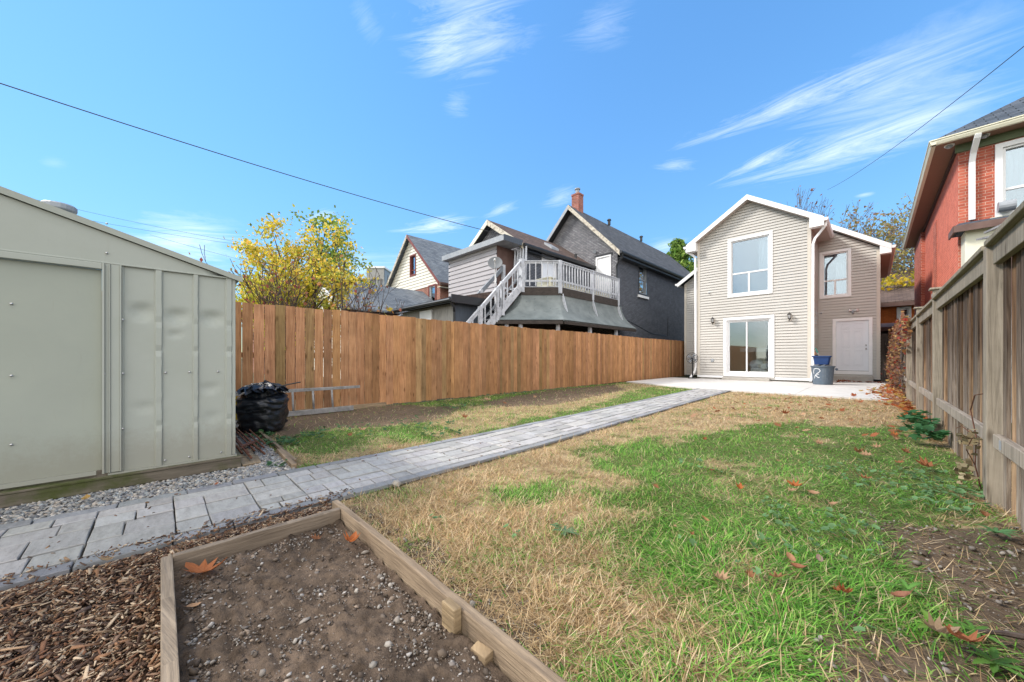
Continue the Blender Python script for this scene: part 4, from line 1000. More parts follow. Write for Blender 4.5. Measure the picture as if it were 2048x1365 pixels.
# roof
ov = .32; eo = .42; sl = (ZA-ZE)/(xr-xm); yf = HY-ov
def roofpair(parent, xm, xr_, xl_, zr, zel, zer, y0, y1, th, matn, fas='whitetrim', fw=.2, name='roof', sof='soffit'):
    r = MB()
    r.hexa([(xm,y0,zr-th),(xr_,y0,zer-th),(xr_,y1,zer-th),(xm,y1,zr-th)], [(xm,y0,zr),(xr_,y0,zer),(xr_,y1,zer),(xm,y1,zr)])
    r.hexa([(xl_,y0,zel-th),(xm,y0,zr-th),(xm,y1,zr-th),(xl_,y1,zel-th)], [(xl_,y0,zel),(xm,y0,zr),(xm,y1,zr),(xl_,y1,zel)])
    ro = r.build(name, M[matn], parent)
    return ro
zr_ = ZA+.20; zer = zr_-sl*(xr+eo-xm); 
roof = roofpair(house, xm, xr+eo, xl-eo, zr_, zer, zer, yf, 27.2, .05, 'shingle')
# gable fascia boards
def rake(parent, pts, y0, th, drop, matn='whitetrim', name='fascia'):
    for a, b in zip(pts[:-1], pts[1:]):
        m = MB(); m.hexa([(a[0],y0-th,a[1]-drop),(b[0],y0-th,b[1]-drop),(b[0],y0,b[1]-drop),(a[0],y0,a[1]-drop)], [(a[0],y0-th,a[1]),(b[0],y0-th,b[1]),(b[0],y0,b[1]),(a[0],y0,a[1])])
        m.build(name, M[matn], parent)
rake(house, [(xl-eo,zer-.005),(xm,zr_-.005),(xr+eo,zer-.005)], yf-.002, .025, .21)
# soffits: rake soffit, side soffits
m = MB()
for a, b, za, zb in ((xl-eo, xm, zer, zr_), (xm, xr+eo, zr_, zer)):
    m.hexa([(a,yf,za-.21),(b,yf,zb-.21),(b,HY-.034,zb-.21),(a,HY-.034,za-.21)],[(a,yf,za-.195),(b,yf,zb-.195),(b,HY-.034,zb-.195),(a,HY-.034,za-.195)])
m.build('soffit', M['soffit'], house)
m = MB(); m.box(xr+.022, HY-.03, zer-.23, xr+eo-.02, AY+6, zer-.215); m.box(xl-eo+.02, HY-.03, zer-.23, xl-.02, 27, zer-.215)
m.build('soffit', M['soffit'], house)
m = MB(); m.box(xr+eo-.019, HY-.3, zer-.235, xr+eo, AY+6, zer-.052); m.build('fascia', M['soffit'], house)
m = MB(); m.box(xl-eo, HY-.3, zer-.235, xl-eo+.019, 27, zer-.052); m.build('fascia', M['whitetrim'], house)
# boxed eave return in white
m = MB(); m.hexa([(xr,yf-.02,zer-.33),(xr+eo,yf-.02,zer-.33),(xr+eo,HY-.042,zer-.33),(xr,HY-.042,zer-.33)],[(xr,yf-.02,zer-.216+sl*eo),(xr+eo,yf-.02,zer-.216),(xr+eo,HY-.042,zer-.216),(xr,HY-.042,zer-.216+sl*eo)]); m.build('eave_return', M['whitetrim'], house)
m = MB(); m.hexa([(xl-eo,yf-.02,zer-.33),(xl,yf-.02,zer-.33),(xl,HY-.042,zer-.33),(xl-eo,HY-.042,zer-.33)],[(xl-eo,yf-.02,zer-.216),(xl,yf-.02,zer-.216+sl*eo),(xl,HY-.042,zer-.216+sl*eo),(xl-eo,HY-.042,zer-.216)]); m.build('eave_return', M['whitetrim'], house)
def gutter(parent, x, s, y0, y1, z, matn='whitetrim', w=.12, hgt=.11):
    m = MB(); prof = [(0,0),(s*w,0),(s*w,-hgt*.45),(s*w*.75,-hgt),(0,-hgt)]
    a = [(x+q[0], y0, z+q[1]) for q in prof]; b = [(x+q[0], y1, z+q[1]) for q in prof]
    m.hexa(a, b); return m.build('gutter', M[matn], parent)
gutter(house, xr+eo+.002, 1, yf-.02, AY+6, zer-.055); gutter(house, xl-eo-.002, -1, yf-.02, 27, zer-.055)
def downspout(parent, pts, w=.075, d=.06, matn='whitetrim'):
    m = MB()
    P = [Vector(p) for p in pts]; rad = w/2; r = MB(); m.tube(P, [rad]*len(P), 8); return m.build('downspout', M[matn], parent)
def rectspout(parent, pts, w, d, matn, ref=(1,0,0)):
    """rectangular pipe along a polyline"""
    m = MB(); P = [Vector(p) for p in pts]; V = []; X = Vector(ref)
    for i, p in enumerate(P):
        t = (P[min(i+1,len(P)-1)]-P[max(i-1,0)]).normalized(); x = (X-t*X.dot(t)).normalized(); y = t.cross(x)
        V += [p-x*w/2-y*d/2, p+x*w/2-y*d/2, p+x*w/2+y*d/2, p-x*w/2+y*d/2]
    F = [(0,1,2,3)]
    for i in range(len(P)-1):
        for k in range(4): F.append((4*i+k, 4*i+4+k, 4*i+4+(k+1)%4, 4*i+(k+1)%4))
    e = 4*(len(P)-1); F.append((e+3,e+2,e+1,e)); m.add(V, F); return m.build('downspout', M[matn], parent, bevel=.008)
rectspout(house, [(xr+eo+.05,HY-.18,zer-.17),(xr+eo+.03,HY-.17,zer-.32),(xr+eo-.10,HY-.12,zer-.48),(xr+.14,HY-.085,zer-.72),(xr+.085,HY-.075,zer-.92),(xr+.08,HY-.075,3),(xr+.08,HY-.075,.45),(xr+.06,HY-.12,.25),(xr+.02,HY-.26,.09)], .085, .065, 'whitetrim')
rectspout(house, [(xl-eo-.05,HY-.2,zer-.17),(xl-eo-.02,HY-.19,zer-.28),(xl-.20,HY-.12,zer-.46),(xl-.09,HY-.085,zer-.62),(xl-.08,HY-.075,3),(xl-.08,HY-.075,.55),(xl-.10,HY-.13,.35),(xl-.22,HY-.36,.07)], .085, .065, 'whitetrim')
# windows and doors
wmid = wz0+(wz1-wz0)*.385
window(house, FRF, ws0, ws1, wz0, wz1, .12, split=wmid, lower_v=ws0+(ws1-ws0)*.48, rec=.03, curtain=[(ws0+(ws1-ws0)*.72, ws1-.05, wmid, wz1-.08)], label='large upper window divided into one wide pane over two')
# sliding door
m = MB(); ring(m, FRF, ds0-.12, ds1+.12, dz0-.12, dz1+.12, .12, 0, .052, wb=.14); sdoor = m.build('sliding_door', M['whitetrim'], house, bevel=.004)
m = MB(); ring(m, FRF, ds0, ds1, dz0, dz1, .055, -.12, -.004); m.build('frame', M['whitetrim'], sdoor, bevel=.003)
mid = ds0+(ds1-ds0)*.46
m = MB(); ring(m, FRF, ds0+.056, mid+.03, dz0+.056, dz1-.056, .05, -.075, -.04); ring(m, FRF, mid-.02, ds1-.056, dz0+.056, dz1-.056, .05, -.115, -.08)
m.build('sash', M['whitetrim'], sdoor, bevel=.003)
m = MB(); lbox(m, *FRF, ds0+.1, mid-.015, -.06, -.055, dz0+.1, dz1-.1); lbox(m, *FRF, mid+.025, ds1-.1, -.10, -.095, dz0+.1, dz1-.1); m.build('pane', M['glass_door'], sdoor)
m = MB(); lbox(m, *FRF, ds0+.065, ds0+.095, -.04, 0.01, 1.28, 1.52); lbox(m, *FRF, mid-.01, mid+.02, -.04, -.01, 1.22, 1.38); m.build('handle', M['white_plastic'], sdoor, bevel=.004)
m = MB()
lbox(m, *FRF, ds0-1.0, ds1+1.0, -3.4, -3.35, .2, 2.9); lbox(m, *FRF, ds0-1.0, ds0-.95, -3.35, -.13, .2, 2.9); lbox(m, *FRF, ds1+.95, ds1+1, -3.35, -.13, .2, 2.9)
lbox(m, *FRF, ds0-.95, ds1+.95, -3.35, -.13, .2, .26); lbox(m, *FRF, ds0-.95, ds1+.95, -3.35, -.13, 2.84, 2.9)
lbox(m, *FRF, mid-.1, mid+.22, -3.34, -2.6, .26, 2.84, )
m.build('room_lining', M['interior_light'], sdoor)
m = MB(); lbox(m, *FRF, ds0+.12, ds1-.1, -2.2, -1.75, 1.28, 1.46); m.build('shelf', M['bedding'], sdoor)
# step
m = MB(); m.box(ds0-.1, HY-.36, .036, ds1+.0, HY-.045, .135); m.build('door_step', M['concrete_step'], house, bevel=.01)
# lanterns
def lantern(parent, x, z):
    m = MB(); m.box(x-.07, HY-.05, z-.13, x+.07, HY-.031, z+.10); pl = m.build('wall_lantern', M['sidetrim'], parent, bevel=.003)
    c = (x, HY-.15, 0)
    m = MB(); m.lathe([(.004,z+.20),(.012,z+.185),(.006,z+.17),(.03,z+.15),(.075,z+.115),(.082,z+.105),(.06,z+.095)], c, 12)
    m.lathe([(.062,z-.055),(.05,z-.07),(.02,z-.10),(.012,z-.125),(.018,z-.14),(.004,z-.165)], c, 12)
    for k in range(6):
        a = k*math.pi/3; m.bar((c[0]+.045*math.cos(a), c[1]+.045*math.sin(a), z-.06), (c[0]+.07*math.cos(a), c[1]+.07*math.sin(a), z+.10), .008, .008)
    m.tube([(x,HY-.03,z-.09),(x,HY-.09,z-.12),(x,HY-.15,z-.10)], .009, 6); m.lathe([(.05,-.0),(.045,.02),(.02,.03)], (x,HY-.03,z-.06), 12, (0,-1,0))
    m.build('cage', M['bronze'], pl)
    m = MB(); m.lathe([(.038,z-.055),(.06,z+.09)], c, 12); m.build('lamp_glass', M['lamp_glass'], pl)
lx, lz = onY(1427, 643, HY); lantern(house, lx, lz); lx, lz = onY(1580, 635, HY); lantern(house, lx, lz)
ox, oz = onY(1425, 721, HY); m = MB(); m.box(ox-.055, HY-.055, oz-.07, ox+.055, HY-.031, oz+.07); q = m.build('outlet_box', M['greymetal'], house, bevel=.006)
m = MB(); m.box(ox-.025, HY-.052, oz-.05, ox+.025, HY-.046, oz+.05); m.build('cover', M['black_metal'], q)
def camera_dome(parent, p, ax, r=.05):
    m = MB(); A = Vector(ax).normalized(); m.lathe([(r*1.1,0),(r*1.1,.02),(r*.9,.035)], p, 14, ax); q = m.build('security_camera', M['white_plastic'], parent)
    m = MB(); c = Vector(p)+A*.03; m.lathe([(r*.8*math.cos(a), r*.8*math.sin(a)) for a in [i*.26 for i in range(6)]]+[(.002, r*.8)], c, 14, ax); m.build('lens_dome', M['greymetal'], q, smooth=True)
cx_, cz_ = onY(1419, 586, HY); camera_dome(house, (cx_, HY-.031, cz_), (0,-1,-.35), .045)
# annex on the right
ax0, ax1 = xr, .19; az = lambda x: 6.52-.70*(x+1.3)
FA = ((0, AY, 0), (1,0,0), (0,-1,0))
aws0, awz1 = onY(1645, 510, AY); aws1, awz0 = onY(1696, 589, AY); aws0 = max(aws0, xr+.16)
ads0, _ = onY(1672, 640, AY); ads1, _ = onY(1737.5, 640, AY); adz1 = onY(1705, 642, AY)[1]; adz0 = onY(1705, 742.5, AY)[1]
print('annex', aws0, aws1, awz0, awz1, ads0, ads1, adz0, adz1)
m = MB(); wall(m, *FA, [(ax0+.001,.12),(ax1,.12),(ax1,az(ax1)-.05),(ax0+.001,az(ax0)-.05)], [(aws0,aws1,awz0,awz1),(ads0,ads1,adz0,adz1)], pitch=.118, step=.030)
m.build('wall', M['siding'], house, label='annex wall carrying the white back door')
m = MB(); m.box(ax1-.09, AY-.040, .12, ax1+.02, AY-.031, az(ax1)-.12); m.build('corner_trim', M['sidetrim'], house)
m = MB(); wall(m, (ax1,0,0), (0,1,0), (1,0,0), [(AY+.001,.12),(27,.12),(27,az(ax1)-.1),(AY+.001,az(ax1)-.1)], [], pitch=.118, step=.028); m.build('wall', M['siding'], house)
m = MB(); e1 = ax1+.32; y0 = AY-.32
m.hexa([(ax0+eo*.0,y0,az(ax0)+.15),(e1,y0,az(e1)+.15),(e1,27,az(e1)+.15),(ax0,27,az(ax0)+.15)], [(ax0,y0,az(ax0)+.2),(e1,y0,az(e1)+.2),(e1,27,az(e1)+.2),(ax0,27,az(ax0)+.2)]); m.build('roof', M['shingle'], house, label='roof of the annex')
rake(house, [(ax0+.03,az(ax0+.03)+.195),(e1,az(e1)+.195)], y0-.002, .025, .21)
m = MB(); m.hexa([(ax0+.03,y0,az(ax0)-.03),(e1,y0,az(e1)-.015),(e1,AY-.034,az(e1)-.015),(ax0+.03,AY-.034,az(ax0)-.03)],[(ax0+.03,y0,az(ax0)-.015),(e1,y0,az(e1)),(e1,AY-.034,az(e1)),(ax0+.03,AY-.034,az(ax0)-.015)])
m.box(ax1+.022, AY-.03, az(e1)-.06, e1-.001, 27, az(e1)-.045); m.build('soffit', M['soffit'], house)
m = MB(); m.hexa([(ax1,y0-.02,az(e1)-.14),(e1,y0-.02,az(e1)-.14),(e1,AY-.042,az(e1)-.14),(ax1,AY-.042,az(e1)-.14)],[(ax1,y0-.02,az(ax1)-.02),(e1,y0-.02,az(e1)-.02),(e1,AY-.042,az(e1)-.02),(ax1,AY-.042,az(ax1)-.02)]); m.build('eave_return', M['whitetrim'], house)
gutter(house, e1+.002, 1, y0-.02, 27, az(e1)+.14)
amid = awz0+(awz1-awz0)*.36
window(house, FA, aws0, aws1, awz0, awz1, .10, split=amid, lower_v=aws0+(aws1-aws0)*.5, rec=.03, curtain=[(aws0+(aws1-aws0)*.5, aws1-.05, awz0+.05, awz1-.4)], label='smaller upper window of the annex, one pane over two')
m = MB(); ring(m, FA, ads0-.11, ads1+.11, adz0-.14, adz1+.11, .11, 0, .050, wb=.14); bd = m.build('back_door', M['whitetrim'], house, bevel=.004)
m = MB(); lbox(m, *FA, ads0+.002, ads1-.002, -.06, -.012, adz0+.012, adz1-.002)
w_ = ads1-ads0; h_ = adz1-adz0
def pan(u0, u1, v0, v1):
    a, b, c, d = ads0+u0*w_, ads0+u1*w_, adz0+v0*h_, adz0+v1*h_
    ring(m, FA, a, b, c, d, .025, -.0118, .004); lbox(m, *FA, a+.06, b-.06, -.0118, -.001, c+.06, d-.06)
for u0, u1 in ((.17,.44),(.56,.83)):
    pan(u0,u1,.84,.95); pan(u0,u1,.47,.80); pan(u0,u1,.10,.42)
dl = m.build('door_leaf', M['door_white'], bd, bevel=.003)
m = MB(); m.box(ads0+.01, AY+.061, adz0, ads1-.01, AY+.07, adz1); lbox(m, *FA, ads0+.01, ads1-.01, -.011, .0, adz0+.002, adz0+.010); m.build('weather_strip', M['black_metal'], bd)
m = MB(); hx = ads1-.075; m.lathe([(.028,0),(.026,.012),(.012,.02),(.012,.045),(.028,.055),(.030,.075),(.018,.09)], (hx, AY+.011, adz0+.92), 14, (0,-1,0)); m.lathe([(.028,0),(.026,.02),(.010,.025)], (hx, AY+.011, adz0+1.07), 14, (0,-1,0)); m.build('door_knob', M['steel'], bd, smooth=True)
m = MB()
for zz in (.2, 1.0, 1.8): lbox(m, *FA, ads0-.006, ads0+.008, -.01, .0, adz0+zz, adz0+zz+.09)
m.build('hinge', M['steel'], bd)
m = MB(); m.box(ads0-.12, AY-.45, .036, ads1+.13, AY-.036, .24); m.build('door_step', M['concrete_step'], house, bevel=.01)
# flood light over the door, small camera in the corner
fx, fz = onY(1706, 623, AY); m = MB(); m.lathe([(.06,0),(.055,.03),(.02,.04)], (fx, AY-.031, fz), 14, (0,-1,0))
q = m.build('flood_light', M['greymetal'], house)
for s in (-1, 1):
    m = MB(); A = Vector((s*.85,-.5,.12)); m.tube([(fx, AY-.05, fz), (fx+s*.05, AY-.08, fz+.02)], .012, 6); m.lathe([(.02,0),(.028,.05),(.055,.10),(.055,.115)], (fx+s*.04, AY-.08, fz+.02), 12, A); m.build('lamp_head', M['white_plastic'], q)
m = MB(); m.lathe([(.03,0),(.03,.06),(.02,.08)], (fx, AY-.05, fz-.04), 10, (0,-.7,-.7)); m.build('sensor', M['greymetal'], q)
cx_, cz_ = onY(1640, 627, AY); camera_dome(house, (xr+.12, AY-.031, cz_), (.1,-1,-.3), .045)
# annex on the left
lx0 = onY(1370, 700, 20.0)[0]; FL = ((0,20.0,0),(1,0,0),(0,-1,0))
m = MB(); wall(m, *FL, [(lx0,.10),(xl-.001,.10),(xl-.001,4.95+.68*(xl-lx0)),(lx0,4.95)], [], pitch=.118, step=.030); m.build('wall', M['siding'], house)
m = MB(); wall(m, (lx0,0,0), (0,1,0), (-1,0,0), [(20.001,.10),(27,.10),(27,4.95),(20.001,4.95)], [], pitch=.118, step=.028); m.build('wall', M['siding'], house)
m = MB(); m.box(lx0-.02, 20-.040, .10, lx0+.09, 20-.031, 4.93); m.build('corner_trim', M['sidetrim'], house)
m = MB(); e0 = lx0-.28; zz0 = 5.12-.68*.28
m.hexa([(e0,19.7,zz0),(xl,19.7,5.12+.68*(xl-lx0)),(xl,27,5.12+.68*(xl-lx0)),(e0,27,zz0)],[(e0,19.7,zz0+.05),(xl,19.7,5.17+.68*(xl-lx0)),(xl,27,5.17+.68*(xl-lx0)),(e0,27,zz0+.05)]); m.build('roof', M['shingle'], house)
rake(house, [(e0,zz0+.045),(xl-.02,5.165+.68*(xl-lx0))], 19.698, .025, .2)
gutter(house, e0-.002, -1, 19.68, 27, zz0+.03)

# bed in the room behind the sliding door
bdt = thing('bed', 'white bed with a tan blanket seen through the sliding glass door', 'bed', ((ds0+ds1)/2, HY+1.3, .26))
m = MB(); m.box(ds0+.75, HY+.7, .26, ds1+.85, HY+2.4, .55); m.build('mattress', M['bedding'], bdt, bevel=.05)
def blob(mb, c, r, n=14, k=.12, tone=None):
    prof = []
    V = []; F = []
    for i in range(n+1):
        a = math.pi*i/n
        for j in range(n):
            b = 2*math.pi*j/n; d = 1+k*math.sin(3*b+c[0]*7)*math.sin(2*a+c[1])
            V.append((c[0]+r[0]*d*math.sin(a)*math.cos(b), c[1]+r[1]*d*math.sin(a)*math.sin(b), c[2]+r[2]*d*math.cos(a)))
    for i in range(n):
        for j in range(n): F.append((i*n+j, (i+1)*n+j, (i+1)*n+(j+1)%n, i*n+(j+1)%n))
    mb.add(V, F, tone)
m = MB(); blob(m, (ds0+.95, HY+.95, .68), (.30,.22,.22)); blob(m, (ds1-.15, HY+.85, .58), (.45,.25,.18)); m.build('pillow', M['bedding'], bdt, smooth=True)
m = MB(); blob(m, (ds0+1.35, HY+1.1, .64), (.36,.3,.22)); m.build('blanket', M['interior_light'], bdt, smooth=True)

# gate between annex and right fence
gt = thing('grey_gate', 'narrow dark grey board gate between the annex and the vine', 'gate', (.35, 20.3, 0))
m = MB(); r2 = random.Random(8)
for i in range(3):
    m.seed = (r2.random(), r2.random(), 0); k = r2.uniform(.38,.5); m.box(.225+.13*i, 20.30, .06, .348+.13*i, 20.32, 1.95, (k,k,k*1.05))
m.build('board_panel', M['oldfence'], gt)
for z_ in (.4, 1.5):
    m = MB(); m.box(.225, 20.321, z_, .61, 20.36, z_+.1); m.build('rail', M['oldrail'], gt)
# ------------------------------------------------------------------ grey brick neighbour, left
NX, NY = -9.5, 17.2
nb = thing('grey_brick_house', 'grey painted brick house with brown roofed rear wing beyond the cedar fence', 'house', (-12, 17, 0))
FN = ((0, NY, 0), (1,0,0), (0,-1,0)); FX = ((NX,0,0),(0,1,0),(1,0,0))
nl = -15.3; nmx = (NX+nl)/2; nze = 6.75; nza = onY(1143, 420, NY)[1]
dw0, dwt = onY(1192, 516, NY); dw1, _ = onY(1222, 516, NY); dwb = 4.15
m = MB(); wall(m, *FN, [(nl,0),(NX,0),(NX,nze),(nmx,nza),(nl,nze)], [(dw0,dw1,dwb,dwt)]); m.build('wall', M['brick_grey_lit'], nb, label='grey painted brick gable wall in its lit tone')
wy0, wzt = onX(1277, 526, NX); wy1, _ = onX(1294, 528, NX); wzb = onX(1277, 588, NX)[1]
m = MB(); wall(m, *FX, [(NY,0),(31,0),(31,nze),(NY,nze)], [(wy0,wy1,wzb,wzt)]); m.build('wall', M['brick_grey_shaded'], nb, label='grey painted brick side wall with shade put into its colour')
sln = (nza-nze)/(NX-nmx); o_ = .35
zr2 = nza+.16; ze2 = zr2-sln*(NX+o_-nmx)
roofpair(nb, nmx, NX+o_, nl-o_, zr2, ze2, ze2, NY-.4, 31.3, .06, 'shingle')
rake(nb, [(nl-o_,ze2-.01),(nmx,zr2-.01)], NY-.402, .03, .26, 'greymetal'); rake(nb, [(nmx,zr2-.01),(NX+o_,ze2-.01)], NY-.402, .03, .26, 'oldtrim')
m = MB()
for a, b, za, zb in ((nl-o_, nmx, ze2, zr2), (nmx, NX+o_, zr2, ze2)):
    m.hexa([(a,NY-.4,za-.26),(b,NY-.4,zb-.26),(b,NY-.002,zb-.26),(a,NY-.002,za-.26)],[(a,NY-.4,za-.24),(b,NY-.4,zb-.24),(b,NY-.002,zb-.24),(a,NY-.002,za-.24)])
m.box(NX+.002, NY-.0, ze2-.30, NX+o_-.03, 31.2, ze2-.27); m.build('soffit', M['black_metal'], nb)
m = MB(); m.box(NX+o_-.028, NY-.38, ze2-.30, NX+o_, 31.2, ze2-.062); m.build('fascia', M['black_metal'], nb)
gutter(nb, NX+o_+.002, 1, NY-.42, 31.2, ze2-.05, 'black_metal', .13, .13)
rectspout(nb, [(NX+o_+.06,NY-.25,ze2-.15),(NX+o_-.02,NY-.2,ze2-.4),(NX+.02,NY-.1,ze2-.68),(NX+.0,NY-.06,ze2-.9),(NX+.0,NY-.06,3.2)], .09, .08, 'black_metal')
window(nb, FX, wy0+.06, wy1-.06, wzb+.06, wzt-.06, .06, trim='black_metal', sash='greymetal', split=(wzb+wzt)/2, glassm='glass_dark', rec=.08, tp=.02)
m = MB(); lbox(m, *FX, wy0-.1, wy1+.12, 0, .08, wzb-.2, wzb-.06); m.build('window_sill', M['whitetrim'], nb)
# door in the gable wall, opening on the deck
m = MB(); ring(m, FN, dw0, dw1, dwb, dwt, .07, -.06, .03); ndr = m.build('upper_door', M['whitetrim'], nb)
m = MB(); lbox(m, *FN, dw0+.07, dw1-.07, -.05, -.02, dwb+.07, dwt-.07); m.build('door_leaf', M['whitetrim'], ndr)
m = MB(); n_ = 9
pts = [(dw0-.1+(dw1-dw0+.2)*i/n_, dwt+.16*math.sin(math.pi*i/n_)) for i in range(n_+1)]
m.hexa([(x_,NY-.03,dwt+.001) for x_, z_ in pts]+[], [(x_,NY-.03,z_+.05) for x_, z_ in pts]) if False else m.box(dw0-.08, NY-.035, dwt+.002, dw1+.08, NY-.002, dwt+.09)
m.build('door_head', M['black_metal'], ndr)
m = MB(); m.lathe([(.05,0),(.06,.05),(.10,.12)], (dw0-.05, NY-.02, dwt+.35), 10, (.4,-1,-.3)); m.build('flood_light', M['greymetal'], nb)
# chimney
cxx, cyy = nmx-.02, NY+.55; cz0 = nza-.3
m = MB(); m.box(cxx-.25, cyy-.24, cz0, cxx+.25, cyy+.24, nza+.95); m.box(cxx-.27, cyy-.26, nza+.951, cxx+.27, cyy+.26, nza+1.05); ch = m.build('chimney', M['brick_chimney'], nb)
m = MB(); m.lathe([(.12,nza+1.081),(.12,nza+1.32),(.17,nza+1.34),(.17,nza+1.40),(.05,nza+1.44)], (cxx,cyy,0), 14); m.build('flue_pipe', M['greymetal'], ch)
m = MB()
for yy in (20.5, 25): m.lathe([(.09,0),(.09,.28),(.14,.3),(.1,.38)], (nmx+.5, yy, zr2-.35), 10)
m.build('roof_vent', M['black_metal'], nb)
m = MB(); m.tube([(NX+.01,NY+.1,3.2),(NX+.01,NY+2,2.9),(NX+.01,NY+4,2.5),(NX+.01,NY+6.5,2.4),(NX+.01,NY+6.6,3.6)], .014, 6); m.build('wall_cable', M['black_metal'], nb)
# rear wing
WX, WY = -11.2, 11.8; wl = -15.5; wm = (WX+wl)/2; wze = 6.15; wza = onY(990, 446, WY)[1]-.05
FW = ((0,WY,0),(1,0,0),(0,-1,0)); FWX = ((WX,0,0),(0,1,0),(1,0,0))
m = MB(); wall(m, *FW, [(wl,0),(WX,0),(WX,wze),(wm,wza),(wl,wze)]); m.build('wall', M['brick_grey_lit'], nb)
hy0 = onX(1083, 540, WX)[0]; hy1 = onX(1112, 540, WX)[0]
m = MB(); wall(m, *FWX, [(WY,0),(NY,0),(NY,wze),(WY,wze)], [(hy0,hy1,4.05,6.0)]); m.build('wall', M['brick_grey_shaded'], nb)
m = MB(); ring(m, FWX, hy0, hy1, 4.05, 6.0, .08, -.05, .03); q = m.build('deck_door', M['whitetrim'], nb)
m = MB(); lbox(m, *FWX, hy0+.08, hy1-.08, -.04, -.01, 4.13, 5.92); m.build('door_leaf', M['door_white'], q)
slw = (wza-wze)/(WX-wm); zr3 = wza+.16; oo = .3; ze3 = zr3-slw*(WX+oo-wm)
roofpair(nb, wm, WX+oo, wl-oo, zr3, ze3, ze3, WY-.35, NY-.001, .06, 'shingle_brown')
rake(nb, [(wl-oo,ze3-.01),(wm,zr3-.01)], WY-.352, .03, .24, 'cream'); rake(nb, [(wm,zr3-.01),(WX+oo,ze3-.01)], WY-.352, .03, .26, 'oldtrim')
m = MB()
for a, b, za, zb in ((wl-oo, wm, ze3, zr3), (wm, WX+oo, zr3, ze3)):
    m.hexa([(a,WY-.35,za-.25),(b,WY-.35,zb-.25),(b,WY-.002,zb-.25),(a,WY-.002,za-.25)],[(a,WY-.35,za-.23),(b,WY-.35,zb-.23),(b,WY-.002,zb-.23),(a,WY-.002,za-.23)])
m.box(WX+.002, WY, ze3-.28, WX+oo-.02, NY-.002, ze3-.25); m.build('soffit', M['black_metal'], nb)
gutter(nb, WX+oo+.002, 1, WY-.37, NY-.003, ze3-.03, 'black_metal', .14, .16)
m = MB(); m.slab([(WX-.9,14.3,zr3-slw*(WX-.9-wm)+.13),(WX-.4,14.3,zr3-slw*(WX-.4-wm)+.13),(WX-.4,14.9,zr3-slw*(WX-.4-wm)+.13),(WX-.9,14.9,zr3-slw*(WX-.9-wm)+.13)], .12); m.build('skylight', M['greymetal'], nb)
m = MB(); m.lathe([(.07,0),(.07,.45)], (WX-.25, 16.2, ze3+.15), 10); m.build('roof_vent', M['black_metal'], nb)
# sided box extension with flat roof and open recess
EY = 10.6; ez = 5.98; ex1 = onY(994, 520, EY)[0]
FE = ((0,EY,0),(1,0,0),(0,-1,0))
m = MB(); wall(m, *FE, [(-15.4,2.9),(ex1,2.9),(ex1,ez),(-15.4,ez)], [], pitch=.21, step=.02); m.build('wall', M['siding_grey'], nb, label='mauve grey sided upper extension')
m = MB(); m.box(-15.4, EY+.01, 2.9, -15.3, WY-.01, ez); m.build('wall', M['brownpaint'], nb)
m = MB(); m.box(ex1-.08, EY+.01, 2.9, ex1, WY-.01, ez); m.build('wall', M['brownpaint'], nb)
m = MB(); m.box(-15.6, EY-.3, ez+.001, -10.95, WY-.36, ez+.24); m.build('flat_roof', M['greymetal'], nb)
m = MB(); m.box(-10.949, EY-.3, ez+.0, -10.93, WY-.36, ez+.25); m.build('fascia', M['charcoal_board'], nb)
m = MB()
for k in range(5): m.tube([(ex1+.25+k*.17, EY+.9, ez-.05), (ex1+.27+k*.17, EY+.85, ez-.8), (ex1+.22+k*.17, EY+.9, ez-1.6)], [.04,.06,.03], 6)
m.build('hanging_cloths', M['grey_paint'], nb)

# low lean-to / garage of the neighbour
gz = thing('corrugated_lean_to', 'low corrugated metal lean-to with a dark brown roof in the neighbouring yard', 'shed', (-13.3, 9, 0))
GX, GY = -11.2, 8.0; FG = ((0,GY,0),(1,0,0),(0,-1,0))
m = MB(); n_ = 60; V = []; F = []
for i in range(n_+1):
    s = -15.4+(GX+15.4)*i/n_; d = .025*(1 if i % 2 else -1); V += [(s, GY-d, 0), (s, GY-d, 3.1)]
for i in range(n_): F.append((2*i, 2*i+2, 2*i+3, 2*i+1))
m.add(V, F); m.build('wall', M['corrug'], gz)
m = MB(); m.box(GX-.04, GY-.03, 0, GX+.0, 10.55, 3.15); m.build('wall', M['charcoal_board'], gz)
m = MB(); m.hexa([(-15.75,GY-.35,3.12),(GX+.3,GY-.35,3.12),(GX+.3,EY-.02,3.55),(-15.75,EY-.02,3.55)],[(-15.75,GY-.35,3.22),(GX+.3,GY-.35,3.22),(GX+.3,EY-.02,3.95),(-15.75,EY-.02,3.95)]); m.build('roof', M['shingle_brown'], gz)
m = MB(); m.box(-15.75, GY-.40, 3.05, GX+.3, GY-.352, 3.24); m.box(GX+.301, GY-.40, 3.05, GX+.34, GY+2.2, 3.35); m.build('fascia', M['black_metal'], gz)
m = MB(); m.tube([(-15.9,GY-.46,3.14),(GX+.34,GY-.46,3.14)], .06, 8); m.tube([(GX+.25,GY-.4,3.1),(GX+.2,GY-.2,2.9),(GX+.02,GY-.06,2.75),(GX+.02,GY-.06,.2)], .045, 8); m.build('gutter', M['black_metal'], gz)
gw0, gwz = onY(843, 624, GY); gw1, _ = onY(866, 624, GY)
m = MB(); m.box(gw0, GY-.09, gwz-.55, gw1, GY-.03, gwz); m.build('window', M['whitetrim'], gz)
pk = thing('picket_fence', 'row of pointed white pickets just showing above the cedar fence', 'fence', (-13.5, 7.2, 0))
m = MB()
